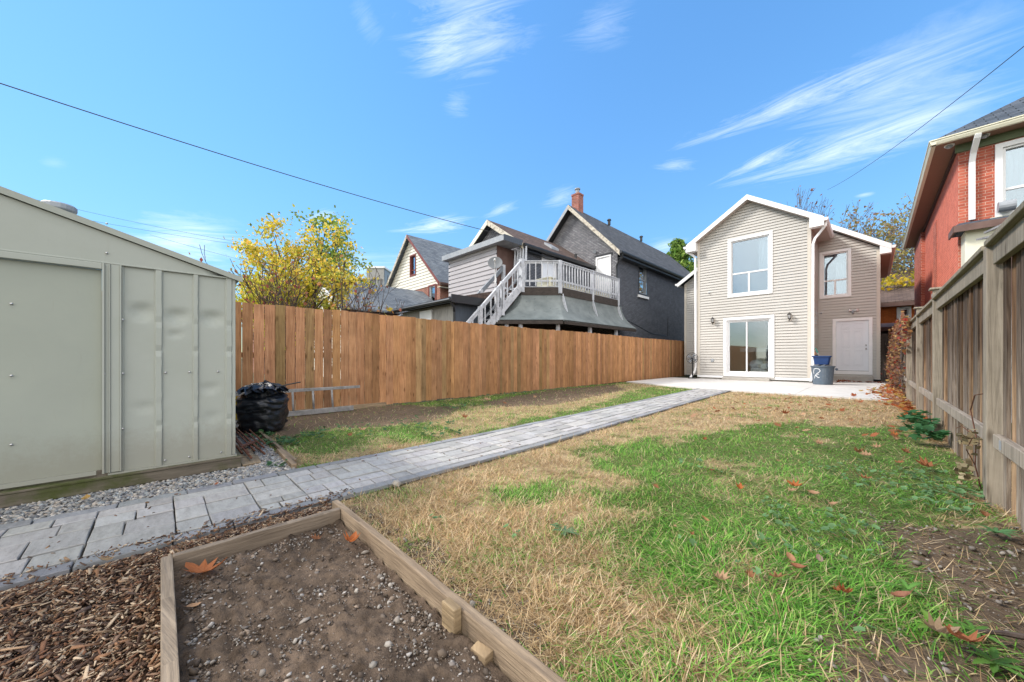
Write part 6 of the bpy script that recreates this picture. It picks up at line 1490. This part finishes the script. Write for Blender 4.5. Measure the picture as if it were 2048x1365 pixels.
m = MB(); m.lathe([(.055,0),(.055,.08),(.085,.085),(.09,.09),(.09,.12),(.08,.13),(.02,.14)], (vp[0], vp[1], zroof(vp[1])+.0), 22); m.build('roof_vent', M['greymetal'], sh, bevel=.003)
# timber base
m = MB(); m.seed = (.2,.6,0); m.box(SX-.0, yA, .018, SX+.045, SE+.05, .102); m.build('base_beam', M['timber_moss'], sh, bevel=.006)
m = MB(); m.box(SX-2.1, yA, .103, SX+.05, SE+.055, .121); m.build('floor_deck', M['timber_moss'], sh, bevel=.004)
m = MB(); m.box(SX-2.1, SE+.0, .018, SX-.002, SE+.045, .1); m.build('base_beam', M['timber_moss'], sh)
# slates under the beam
r3 = random.Random(2); y = -1.9; k = 0
labs = ['flat slate block under the shed beam, nearest the left edge of the photo']
for (a, b, c) in ((Y_(0)-.4, Y_(28), 0), (Y_(32), Y_(238), 1), (Y_(241), Y_(283), 2), (Y_(286), Y_(350), 3)):
    lab = ['flat blue grey slab under the shed beam, leftmost of the four', 'longest grey slab under the shed beam', 'short dark slate block under the shed beam between two longer slabs', 'mossy slab under the shed beam, rightmost of the four'][c]
    m = MB(); m.box(SX-.03, a, -.02, SX+.055, b, .016); o = m.build('paving_slab', M['slate' if c != 3 else 'timber_moss'], origin=(SX, (a+b)/2, 0), bevel=.003); tag(o, lab, 'slab', 'slabs levelling the shed base')
# planks beside the shed corner
for i, (xa, xb) in enumerate(((-4.28,-3.98),(-4.62,-4.31),(-4.95,-4.66))):
    m = MB(); m.seed = (.1*i,.4,0); m.hexa([(xa,SE+.06,0),(xb,SE+.06,0),(xb-.02,SE+.20+.0*i,0),(xa,SE+.22,0)],[(xa,SE+.06,.035),(xb,SE+.06,.035),(xb-.02,SE+.2,.035),(xa,SE+.22,.035)], (1.2,1.15,1.0))
    o = m.build('plank_offcut', M['timber'], origin=(xa,SE+.1,0), bevel=.004); tag(o, ['flat timber offcut at the shed corner, nearest the walk','flat timber offcut beside the shed, middle one of three','flat timber offcut beside the shed, farthest from the walk'][i], 'plank', 'timber offcuts beside the shed')
# edging boards
e = thing('edging_board', 'thin weathered timber edging between the gravel and the left lawn', 'edging', (-4.8,.87,0))
m = MB(); m.bar((-3.62,.845,.03),(-4.32,.875,.035), .045, .05, tone=(1.2,1.12,1.0)); m.build('board', M['timber'], e, bevel=.004)
m = MB(); m.bar((-3.80,.895,.03),(-5.2,.915,.03), .03, .04, tone=(1.1,1.05,.95)); m.build('board', M['timber'], e, bevel=.004)
m = MB(); m.bar((-5.0,.90,.03),(-6.7,.93,.03), .03, .05, tone=(1.0,.95,.85)); m.build('board', M['timber'], e, bevel=.004)
# steel rods
G_ = 'rusty steel rods piled on the gravel'
for i in range(9):
    y = .54+.034*i+rng.uniform(-.01,.01); x0 = -4.15+rng.uniform(-.35,.1)-(.25 if i > 5 else 0); x1 = -6.3+rng.uniform(-.4,.4)
    zz = .03+.018*(i % 3); m = MB(); m.tube([(x0, y, zz), ((x0+x1)/2, y+rng.uniform(-.01,.01), zz+.006), (x1, y+rng.uniform(-.03,.03), zz)], .0095, 7)
    o = m.build('steel_rod', M['rust'], origin=((x0+x1)/2, y, zz), smooth=True); tag(o, 'straight rusty steel rod in the pile beside the shed, '+['nearest the shed wall','second from the shed wall','third from the shed wall','fourth from the shed wall','middle one','fourth from the edging board','third from the edging board','second from the edging board','nearest the edging board'][i], 'rod', G_)
m = MB(); m.bar((-4.62,.60,.075),(-4.80,.74,.075), .05, .012); o = m.build('rusty_bracket', M['rust'], origin=(-4.7,.67,.07)); tag(o, 'small red brown steel bracket lying across the rods', 'bracket')

# ------------------------------------------------------------------ ladder, bag, bucket
ld = thing('wooden_ladder', 'old grey wooden ladder lying on its side along the foot of the cedar fence', 'ladder', (-6.7,1.5,0))
lx1, lz1 = -6.98, .44
ye = onX(712, 782, lx1)[0]; print('ladder end', ye)
m = MB(); m.bar((-6.98,-.9,.425),(-7.0,2.75,.44), .035, .07, w2=.03, h2=.05); m.build('side_rail', M['ladder'], ld, bevel=.004)
m = MB(); m.bar((-6.91,-.9,.05),(-6.93,2.6,.05), .045, .085); m.build('side_rail', M['ladder'], ld, bevel=.004)
for i in range(10):
    y = -.65+.315*i+.05
    m = MB(); m.tube([(-6.92,y,.07),(-6.985,y,.41)], .018, 8); m.build('rung', M['ladder'], ld, smooth=True)
bg_ = thing('garbage_bag', 'full black plastic garbage bag stretched with fine wrinkles beside the shed', 'garbage bag', (-5.5,1.02,0))
mb_ = MB(); a_, b_ = ray(526); cx, cy = a_*4.85, b_*4.85; prof = [(.05,.0),(.22,.005),(.275,.03),(.30,.10),(.315,.2),(.325,.32),(.33,.40),(.32,.44),(.27,.475),(.22,.49),(.21,.52),(.20,.56),(.15,.60),(.08,.615),(.02,.60)]
# denser profile
P = []
for i in range(len(prof)-1):
    for k in range(5): f = k/5; P.append((prof[i][0]*(1-f)+prof[i+1][0]*f, prof[i][1]*(1-f)+prof[i+1][1]*f))
P.append(prof[-1]); n_ = 120; V = []; F = []
for i, (r, z) in enumerate(P):
    for k in range(n_):
        a = 2*math.pi*k/n_; hi = max(0, (z-.40)/.2)
        w_ = .060*(float(vnoise(a*4+z*6, z*46+math.sin(a*3)*1.2, 1, 3))-.5)*(1-hi*.3)+.05*(float(vnoise(math.cos(a)*3+5, math.sin(a)*3+z*3, 1.3, 6))-.5)+hi*.11*(float(vnoise(math.cos(a)*4+5, math.sin(a)*4+z*9, 1.4, 8))-.5)
        rr = .94*r*(1+w_*2.0); zz = z+hi*.07*(float(vnoise(a*2.5, r*9, 1, 12))-.5)+(.03*math.sin(a-1) if z > .3 else 0)
        V.append((cx+rr*math.cos(a), cy+rr*math.sin(a)*.95, max(.001, zz*1.05)))
for i in range(len(P)-1):
    for k in range(n_): F.append((i*n_+k, i*n_+(k+1)%n_, (i+1)*n_+(k+1)%n_, (i+1)*n_+k))
mb_.add(V, F)
m_, nt, p = newmat('black_bag_plastic'); p.inputs['Base Color'].default_value = (.010,.012,.016,1); p.inputs['Roughness'].default_value = .33; p.inputs['Specular IOR Level'].default_value = .5
v = coords(nt, 'Object', (1.5,1.5,11)); b1 = bumpn(nt, p, noise(nt, v, 6, 5, .6, .8), .45, .02); M['bag'] = m_
mb_.build('bag_body', M['bag'], bg_, smooth=True)
m = MB(); V = []; F = []
for s in range(11):
    a0 = s*.6; r0 = .05+.02*s; b = len(V)
    for i in range(7):
        for j in range(4):
            a = a0+.22*i; r = .10+.06*j+.03*math.sin(i*2+s); V.append((cx+r*math.cos(a), cy+r*math.sin(a), .565+.04*math.sin(i*1.9+j+s)+.03*(3-j)/2+rng.uniform(-.012,.012)))
    for i in range(6):
        for j in range(3): q = b+i*4+j; F.append((q, q+1, q+5, q+4))
m.add(V, F); m.build('bag_folds', M['bag'], bg_, smooth=True)
m = MB(); q0 = Vector((cx+.10, cy+.12, .60)); m.bar(q0, q0+Vector((.02,.30,.055)), .07, .012); m.build('plastic_tail', M['bag'], bg_)
yb = thing('yellow_bucket', 'yellow plastic bucket half hidden behind the shed corner', 'bucket', (-6.6,.86,0))
q = G(466, 850); m = MB(); m.lathe([(.10,.10),(.14,.38),(.155,.385),(.155,.41),(.145,.41)], (-6.62,.845,0), 24, cap=False); m.lathe([(.10,.095),(.10,.1)], (-6.62,.845,0), 24); m.build('body', M['yellow'], yb)
# small stone at the walk, stick
sx_, sy_ = G(793, 975); m = MB(); v_, f_ = ico(); m.add([(sx_+q[0]*.04*rng.uniform(.8,1.2), sy_+q[1]*.035, .03+q[2]*.035*rng.uniform(.7,1.2)) for q in v_], [tuple(x_) for x_ in f_], (.33,.30,.26)); o = m.build('small_rock', M['stone'], origin=(sx_,sy_,0)); tag(o, 'small grey brown rock on the right edge of the paver walk', 'rock')
s0 = G(1955, 1280); s1 = G(2060, 1300); s2 = G(2110, 1300); m = MB(); m.tube([(s0[0],s0[1],.03),((s0[0]+s1[0])/2,(s0[1]+s1[1])/2+.01,.035),(s1[0],s1[1],.04),(s2[0],s2[1],.03)], [.006,.009,.011,.010], 7); o = m.build('fallen_stick', M['bark'], origin=(s0[0],s0[1],.03)); tag(o, 'dark brown stick lying on the soil at the bottom right', 'stick')
# broad-leaved plants, bottom right
def rosette(px, py, label, n=12, L=.16, col=(.11,.24,.045), up=.35):
    a, b = G(px, py); t = thing('dandelion_plant', label, 'plant', (a, b, 0), 'broad leaved weeds by the right fence')
    V = []; F = []; C = []
    for k in range(n):
        az = 6.28*k/n+rng.uniform(-.2,.2); l = L*rng.uniform(.6,1.15); el = up*rng.uniform(.4,1.3); S = 9; b_ = len(V); k_ = rng.uniform(.8,1.2); c = [q*k_ for q in col]
        for i in range(S+1):
            f = i/S; r = l*f; z = .01+l*(math.sin(el)*f-.55*f*f*math.sin(el)*1.2)+.012; wd_ = l*.13*math.sin(math.pi*min(1, f*.9+.06))**.8*(1.0+.35*(i % 2)); 
            x0 = a+r*math.cos(az); y0 = b+r*math.sin(az)
            wd_ *= .8; V += [(x0-wd_*math.sin(az), y0+wd_*math.cos(az), z+.25*wd_), (x0, y0, z), (x0+wd_*math.sin(az), y0-wd_*math.cos(az), z+.25*wd_)]; C += [c, [q*1.25 for q in c], c]
        for i in range(S):
            q = b_+3*i; F += [(q, q+3, q+4, q+1), (q+1, q+4, q+5, q+2)]
    mesh_np('leaves', np.array(V), np.array(F), np.array(C), M['grass'], t)
rosette(1950, 1275, 'bright green broad leaved plant at the bottom right, beside the largest brown leaf', 7, .10)
rosette(1990, 1340, 'bright green dandelion in the very bottom right corner', 8, .09)
rosette(1870, 1268, 'yellow green dandelion left of the largest brown leaf', 6, .08, (.2,.34,.06))
rosette(1130, 1072, 'small blue green rosette weed in the dry grass', 8, .09, (.12,.20,.10))
rosette(1990, 1075, 'green seedling at the foot of the near right fence post', 9, .10, (.10,.22,.08), .8)
rosette(1815, 1190, 'tuft of coarse green blades at the edge of the bare soil', 7, .08, (.12,.26,.05), .7)

# ------------------------------------------------------------------ bins by the door
tx, ty = -1.28, 17.05
tcn_ = thing('trash_can', 'round blue grey trash can with a brushed white figure standing by the downspout', 'trash can', (tx,ty,.035))
m = MB(); m.lathe([(.265,.036),(.275,.05),(.30,.4),(.318,.62),(.325,.66),(.345,.665),(.35,.70),(.335,.705),(.325,.69)], (tx,ty,0), 32, cap=False); m.lathe([(.262,.036),(.262,.05)], (tx,ty,0), 32); m.build('body', M['greybin'], tcn_)
m = MB(); m.bar((tx+.34,ty-.07,.60),(tx+.40,ty-.07,.585), .03, .07); m.bar((tx+.34,ty+.07,.60),(tx+.40,ty+.07,.585), .03, .07); m.bar((tx+.395,ty-.09,.585),(tx+.395,ty+.09,.585), .03, .03); m.build('handle', M['greybin'], tcn_)
# painted figure wraps the curved side
def on_can(u, z): a = -math.pi/2-.35+u/.30; r = .302+.03*(z-.4)/.3; return Vector((tx+(r+.004)*math.cos(a), ty+(r+.004)*math.sin(a), z))
m = MB()
def stroke(pts, w):
    P2 = []
    for (a, b), (c, d) in zip(pts[:-1], pts[1:]):
        for k in range(6): P2.append((a+(c-a)*k/6, b+(d-b)*k/6))
    P2.append(pts[-1]); L_ = []
    for i, (u, z) in enumerate(P2):
        a, b = P2[max(0,i-1)], P2[min(len(P2)-1,i+1)]; dx, dz = b[0]-a[0], b[1]-a[1]; l = math.hypot(dx, dz) or 1; ww = w*(.7+.5*math.sin(i*.9)**2)
        L_.append((on_can(u-dz/l*ww, z+dx/l*ww), on_can(u+dz/l*ww, z-dx/l*ww)))
    V = [q for pr in L_ for q in pr]; m.add(V, [(2*i,2*i+1,2*i+3,2*i+2) for i in range(len(L_)-1)])
stroke([(-.135,.42),(-.14,.52),(-.10,.60),(-.03,.62),(.04,.59),(.065,.53),(.03,.48),(-.03,.43),(-.09,.37),(-.12,.30),(-.125,.25)], .011)
stroke([(-.10,.37),(-.04,.33),(.0,.29),(.04,.30)], .013); stroke([(-.06,.36),(.0,.40),(.03,.42)], .008); m.build('painted_figure', M['whitepaint'], tcn_)
# junk inside
m = MB()
for k in range(16): a = rng.uniform(0,6.28); r = rng.uniform(0,.26); c = Vector((tx+r*math.cos(a), ty+r*math.sin(a), .69+rng.uniform(0,.05))); m.bar(c-Vector((.06,.02,.02)), c+Vector((.05,rng.uniform(-.05,.05),rng.uniform(-.02,.04))), .05, .02)
m.box(tx-.2,ty-.2,.5,tx+.2,ty+.2,.685); tr = m.build('rubbish', M['greymetal'], tcn_)
bt = thing('recycling_tub', 'dark blue plastic tub balanced on top of the trash can', 'tub', (tx,ty,.75))
def rr(w_, d_, z, n_=6, c=(tx-.02, ty+.02), rad=.06):
    o = []
    for (sx_, sy_, a0) in ((1,1,0),(-1,1,90),(-1,-1,180),(1,-1,270)):
        for k in range(n_): a = R(a0+90*k/(n_-1)); o.append((c[0]+sx_*(w_/2-rad)+rad*math.cos(a), c[1]+sy_*(d_/2-rad)+rad*math.sin(a), z))
    return o
def loft(mb, rings, cap=True):
    n_ = len(rings[0]); V = [p for r in rings for p in r]; F = []
    for i in range(len(rings)-1):
        for k in range(n_): F.append((i*n_+k, i*n_+(k+1)%n_, (i+1)*n_+(k+1)%n_, (i+1)*n_+k))
    if cap: F.append(tuple(range(n_-1,-1,-1)))
    mb.add(V, F)
m = MB(); loft(m, [rr(.40,.30,.755), rr(.44,.33,.90), rr(.48,.36,1.02), rr(.53,.41,1.025), rr(.54,.42,1.07), rr(.50,.38,1.07), rr(.46,.34,1.0), rr(.38,.28,.78)]); m.build('body', M['bluebin'], bt)
m = MB(); m.bar((tx-.10,ty,.95),(tx-.20,ty+.02,1.36), .06, .02); q = thing('garden_trowel', 'teal handled garden tool sticking out of the blue tub', 'garden tool', (tx-.1,ty,1.0)); 
m = MB(); m.bar((tx-.08,ty,1.05),(tx-.13,ty,1.18), .015, .015); m.build('shank', M['steel'], q); m = MB(); m.bar((tx-.13,ty,1.18),(tx-.20,ty+.01,1.36), .05, .03, w2=.03, h2=.02); m.build('grip', M['teal'], q)
q = thing('wooden_brush', 'orange brown wooden brush standing in the left of the blue tub', 'brush', (tx-.2,ty,1.0)); m = MB(); m.bar((tx-.17,ty-.05,1.0),(tx-.22,ty-.05,1.20), .07, .03); m.build('block', mat('orange_wood', [(.3,(.28,.12,.04)),(.7,(.36,.17,.06))], 9), q, bevel=.006)
m = MB()
for k in range(8): m.bar((tx-.19+.008*k,ty-.068,1.05),(tx-.21+.008*k,ty-.10,1.06), .006, .1)
m.build('bristles', M['darkwood'], q)
# fan/hose wheel by the left annex
fx, fz = onY(1385, 717, 17.7); fn = thing('pedestal_fan', 'round black wire pedestal fan standing between the fence end and the house corner', 'fan', (fx,17.7,0))
m = MB(); A = Vector((.35,-1,.1)).normalized(); X_ = A.orthogonal().normalized(); Y2 = A.cross(X_); c = Vector((fx,17.65,fz))
def circ(r, off, rad=.006): m.tube([c+A*off+(X_*math.cos(a)+Y2*math.sin(a))*r for a in [2*math.pi*k/28 for k in range(29)]], rad, 5, cap=False)
circ(.24,.0,.010); circ(.17,.04); circ(.10,.055); circ(.24,-.04,.008)
for k in range(18):
    a = 2*math.pi*k/18; m.tube([c+A*.06, c+A*.045+(X_*math.cos(a)+Y2*math.sin(a))*.14, c+(X_*math.cos(a)+Y2*math.sin(a))*.24], .004, 4)
m.build('cage', M['black_metal'], fn)
m = MB(); 
for k in range(4):
    a = k*math.pi/2+.3; u_ = X_*math.cos(a)+Y2*math.sin(a); w2 = A.cross(u_); m.hexa([c+u_*.03-w2*.02, c+u_*.2-w2*.07, c+u_*.2+w2*.06, c+u_*.03+w2*.02],[c+A*.01+u_*.03-w2*.02, c+A*.012+u_*.2-w2*.07, c+A*.03+u_*.2+w2*.06, c+A*.01+u_*.03+w2*.02])
m.build('blades', M['greymetal'], fn)
m = MB(); m.lathe([(.05,-.06),(.06,-.02),(.05,.03),(.01,.05)], c-A*.04, 12, A); m.tube([c-A*.06, (c.x,c.y+.06,c.z-.1), (c.x,c.y+.06,.06)], .03, 8); m.lathe([(.2,.036),(.2,.06),(.05,.08)], (c.x,c.y+.06,0), 18); m.build('stand', M['black_metal'], fn)

# ------------------------------------------------------------------ trees and shrubs
def perp_kick(d, ang, r):
    a = d.orthogonal().normalized(); b = d.cross(a); t = r.uniform(0, 2*math.pi)
    return (d*math.cos(ang)+(a*math.cos(t)+b*math.sin(t))*math.sin(ang)).normalized()
def grow(mb, p, d, L, rad, lev, maxlev, r, tips, spread=.6, up=.15, seg=4, kids=(2,4), shrink=.68, wob=.22, rmin=.0022, taper=.5):
    pts = [p.copy()]; rads = [rad]; q = p.copy(); dd = d.copy(); st = L/seg
    for i in range(seg):
        dd = (dd+Vector((r.gauss(0,wob), r.gauss(0,wob), r.gauss(0,wob)+up))*.6).normalized(); q = q+dd*st
        pts.append(q.copy()); rads.append(max(rmin, rad*(1-taper*(i+1)/seg)))
    mb.tube(pts, rads, 7 if lev == 0 else 5 if lev < 3 else 3, cap=False)
    if lev >= maxlev: tips.append((pts[-1], dd)); tips.append((pts[len(pts)//2], dd)); return
    for k in range(r.randint(*kids)):
        j = r.randint(max(1, seg//2), seg); grow(mb, pts[j], perp_kick(dd, spread*r.uniform(.6,1.3), r), L*shrink*r.uniform(.75,1.2), rads[j]*.72, lev+1, maxlev, r, tips, spread, up, max(2, seg-1), kids, shrink, wob, rmin, taper)
    grow(mb, pts[-1], dd, L*shrink, rads[-1]*.85, lev+1, maxlev, r, tips, spread, up, max(2, seg-1), kids, shrink, wob, rmin, taper)
def leafmass(name, parent, centers, n, sd_, size, pal, r, matn='leaf', asp=1.6, droop=0):
    rn = np.random.RandomState(r.randint(0, 99999)); c = np.array(centers)[rn.randint(0, len(centers), n)]+rn.normal(0, sd_, (n,3))
    a = rn.normal(0, 1, (n,3)); a[:,2] -= droop; a /= np.linalg.norm(a, axis=1)[:,None]; b = np.cross(a, rn.normal(0,1,(n,3))); b /= np.linalg.norm(b, axis=1)[:,None]; s = size*rn.uniform(.6,1.35,n)
    V = np.stack([c-a*(s*asp/2)[:,None], c-b*(s/2)[:,None]-a*(s*.1)[:,None], c+a*(s*asp/2)[:,None], c+b*(s/2)[:,None]-a*(s*.1)[:,None]], 1).reshape(-1,3)
    F = np.arange(4*n).reshape(-1,4); col = np.array(pal)[rn.randint(0,len(pal),n)]*rn.uniform(.75,1.25,(n,1))
    # clump-sized colour drift
    col = col*(.75+.5*fbm(c[:,0]+c[:,2]*.7, c[:,1]+c[:,2]*.5, 1.4, 33, 2))[:,None]
    return mesh_np(name, V, F, np.repeat(col, 4, 0), M[matn], parent)
YP = [(.74,.58,.05),(.82,.64,.08),(.62,.52,.06),(.50,.50,.08),(.76,.48,.08),(.34,.40,.07),(.85,.70,.16)]
def tree(name, label, cat, base, L, rad, maxlev, seed, leaves=None, group=None, barkm='bark', stems=1, stem_spread=.3, dirs=None, **kw):
    r = random.Random(seed); t = thing(name, label, cat, base, group); tips = []; mb = MB()
    for k in range(stems):
        d = dirs[k] if dirs else Vector((r.gauss(0,stem_spread), r.gauss(0,stem_spread), 1)); d = Vector(d).normalized()
        grow(mb, Vector(base)+Vector((r.uniform(-.15,.15)*(stems > 1), r.uniform(-.15,.15)*(stems > 1), 0)), d, L*r.uniform(.85,1.1), rad, 0, maxlev, r, tips, **kw)
    mb.build('trunk' if stems == 1 else 'branches', M[barkm], t, smooth=True)
    if leaves:
        for (nm, n, sd_, size, pal) in leaves: leafmass(nm, t, [tuple(q[0]) for q in tips], n, sd_, size, pal, r)
    return t, tips
def gpos(px, t): a, b = ray(px); return (a*t, b*t, 0)
# yellow tree made of limbs reaching the outline in the photograph
def crown_tree(name, label, cat, base, targets, r0, leafspec, seed, barkm='bark', group=None):
    r = random.Random(seed); t = thing(name, label, cat, base, group); B = Vector(base); mb = MB(); cent = []
    fork = B+Vector((0,0,1.0)); mb.tube([B, B+Vector((.05,0,.5)), fork], [r0*1.3, r0*1.1, r0], 8)
    for T in targets:
        T = Vector(T[:3]); mid = fork.lerp(T, .5)+Vector((r.gauss(0,.25), r.gauss(0,.25), r.uniform(-.1,.2))); q1 = fork.lerp(mid,.5)+Vector((r.gauss(0,.1),r.gauss(0,.1),.05)); q2 = mid.lerp(T,.5)+Vector((r.gauss(0,.12),r.gauss(0,.12),.05))
        mb.tube([fork, q1, mid, q2, T], [r0*.6, r0*.45, r0*.32, r0*.2, r0*.08], 5); cent += [tuple(T), tuple(q2)]
        for k in range(7):
            s = [q1, mid, q2, T][r.randint(0,3)]; e_ = s+Vector((r.gauss(0,.38), r.gauss(0,.38), r.gauss(.05,.32))); mb.tube([s, s.lerp(e_,.5)+Vector((r.gauss(0,.06),r.gauss(0,.06),.04)), e_], [r0*.14, r0*.1, r0*.04], 4); cent += [tuple(e_), tuple(s.lerp(e_,.6))]
    mb.build('trunk', M[barkm], t, smooth=True)
    for (n, sd_, size, pal) in leafspec: leafmass('crown', t, cent, n, sd_, size, pal, r)
    return t
r9 = random.Random(77); yt = 12.2
tg = []
for (px, py) in [(505,500),(525,462),(545,450),(500,545),(515,575),(545,520),(575,480),(600,500),(590,540),(560,570),(625,470),(650,455),(640,500),(670,480),(650,540),(610,580),(680,520),(535,600),(580,600),(500,590),(520,520),(620,530),(690,515),(700,560),(675,570),(490,560)]:
    tg.append(atT(px+r9.uniform(-4,4), py+5, yt+r9.uniform(-1.1,1.1)))
crown_tree('yellow_tree', 'large golden yellow autumn tree beyond the cedar fence', 'tree', gpos(598, yt), tg, .11, [(16500,.14,.070,YP),(900,.2,.08,[(.6,.34,.08),(.20,.26,.05)])], 5)
tg = [atT(px, py, 20+r9.uniform(-1,1)) for px, py in [(640,455),(648,445),(672,462),(680,485),(690,505),(700,530),(712,520),(660,495),(630,450),(676,475)]]
crown_tree('green_tree', 'green leaved tree showing behind the right side of the golden tree', 'tree', gpos(672, 20), tg, .14, [(4200,.26,.12,[(.20,.32,.06),(.30,.40,.07),(.16,.26,.05),(.50,.48,.08)])], 6)
tg = [atT(px, py, 11.4+r9.uniform(-.5,.5)) for px, py in [(500,600),(530,585),(560,600),(590,590),(610,605),(545,612),(575,580)]]
crown_tree('yellow_bush', 'bright lime yellow bush low behind the fence under the golden tree', 'bush', gpos(555, 11.4), tg, .05, [(3200,.2,.09,[(.50,.46,.03),(.42,.42,.05),(.6,.5,.06)])], 8)
# fruit bushes with bare crooked limbs and a few hanging leaves
RL = [(.34,.12,.07),(.42,.20,.08),(.22,.10,.07),(.30,.24,.06),(.48,.34,.06),(.26,.07,.05)]
for i, (px, t_, L, sd_, n, lab) in enumerate([(560,9.6,1.25,21,420,'bare crooked shrub with rusty leaves in front of the golden tree, leftmost of the shrubs'),(640,9.8,1.35,22,520,'crooked dark limbed shrub with drooping rusty leaves in front of the small white house'),
        (712,9.7,1.35,23,260,'mostly bare shrub with tall thin shoots left of the lean-to'),(762,9.5,1.0,24,110,'small thin bare shrub nearest the lean-to'),(600,9.9,1.35,27,480,'shrub with hanging orange leaves between the leftmost and the crooked dark shrub')]):
    tree('bare_shrub', lab, 'shrub', gpos(px, t_), L, .052, 4, sd_, [('leaves', int(n*.26), .07, .07, RL)], 'shrubs behind the cedar fence', 'bark', stems=3, stem_spread=.35, spread=.5, up=.16, seg=4, kids=(1,2), shrink=.72, wob=.32, rmin=.006, taper=.36)
# climbing sprig by the white house
tree('leafy_sapling', 'thin sapling with yellow and orange leaves standing against the white gable house', 'tree', gpos(782, 9.0), 1.1, .018, 2, 29, [('leaves', 120, .07, .10, [(.5,.38,.06),(.48,.2,.06),(.3,.3,.06)])], None, 'bark', spread=.25, up=.3, kids=(1,2))
# conifers beyond the grey house
def conifer(base, h, rad, seed, label, kind=0):
    r = random.Random(seed); t = thing('conifer', label, 'tree', base, 'evergreens beyond the houses'); mb = MB(); mb.tube([base, (base[0],base[1],h*.5), (base[0],base[1],h*.97)], [.16,.1,.02], 6); mb.build('trunk', M['bark'], t)
    cs = []
    for k in range(330):
        f = r.random()**.8; z = h*(.15+.85*f); rr_ = rad*(1-f)**.7*r.uniform(.35,1.05)+.1; a = r.uniform(0,6.28); cs.append((base[0]+rr_*math.cos(a), base[1]+rr_*math.sin(a), z+r.uniform(-.2,.2)))
    leafmass('crown', t, cs, 7000, .22, .17, [(.14,.26,.05),(.22,.36,.07),(.09,.17,.04),(.30,.42,.09)], r, asp=2.2)
a, b, c = atT(1357, 500, 33); conifer((a,b,0), c+.6, 3.4, 31, 'tall yellow green evergreen between the grey house and the beige house')
a, b, c = atT(1395, 560, 36); conifer((a,b,0), c+1.5, 2.2, 32, 'darker evergreen partly hidden by the beige house corner')
# bare trees behind the beige house
tree('bare_tree', 'bare twiggy tree rising behind the beige house ridge', 'tree', gpos(1620, 31), 5.5, .20, 5, 41, [('leaves', 260, .15, .12, [(.3,.12,.05)])], 'bare trees behind the houses', 'bark_grey', spread=.42, up=.14, seg=5, kids=(2,3), shrink=.70, wob=.13, rmin=.012, taper=.35)
tree('bare_tree', 'broad bare tree between the annex roof and the red brick house', 'tree', gpos(1762, 27), 4.0, .26, 6, 46, [('leaves', 7500, .32, .13, [(.36,.30,.07),(.34,.20,.08),(.24,.17,.09),(.28,.26,.10)])], 'bare trees behind the houses', 'bark_grey', spread=.8, up=.04, seg=5, kids=(2,3), shrink=.76, wob=.26, rmin=.012, taper=.33)
tg = [atT(px, py, 22+r9.uniform(-1,1)) for px, py in [(1768,600),(1775,575),(1790,560),(1800,580),(1815,565),(1828,560),(1785,600),(1772,625),(1812,585),(1830,580),(1766,640)]]
crown_tree('yellow_leafed_tree', 'yellow leaved branches hanging in front of the orange brick house', 'tree', gpos(1772, 22), tg, .10, [(2600,.22,.15,[(.56,.42,.03),(.48,.40,.05),(.62,.44,.04),(.36,.34,.05)])], 12)

# ------------------------------------------------------------------ overhead wires
def wire(name, label, a, b, sag, rad, n=24, group=None):
    m = MB(); a = Vector(a); b = Vector(b); m.tube([a.lerp(b, i/n)-Vector((0,0,sag*4*(i/n)*(1-i/n))) for i in range(n+1)], rad, 6)
    o = m.build(name, M['wirem'], origin=tuple(a), smooth=True); tag(o, label, 'wire', group); return o
M['wirem'] = mat('black_cable', [(0,(.04,.04,.045)),(1,(.06,.06,.065))], 5, rough=.6, bump=0)
q0 = Vector(atT(0, 138, 7.0)); q1 = Vector((-10.95, EY-.28, ez+.2)); d = q0-q1
wire('power_line', 'thick black service cable running from the upper left to the grey house wing', q1+d*1.5, q1, .32, .011)
q0 = Vector(atT(2060, 58, 9.0)); q1 = Vector(atT(1655, 380, 30)); d = q0-q1
wire('power_line', 'black cable rising from behind the beige house to the upper right', q1+d*1.25, q1, .5, .011)
for i, (pa, pb, lab) in enumerate([((-40,372),(560,498),'upper faint thin wire crossing the sky above the shed'),((120,430),(700,515),'faint thin wire just above the shed roof, passing the yellow tree'),((300,470),(800,590),'lowest faint thin wire passing behind the yellow tree')]):
    wire('thin_wire', lab, atT(*pa, 20+i), atT(*pb, 26+i), .25, .008, group='faint wires over the left yards')
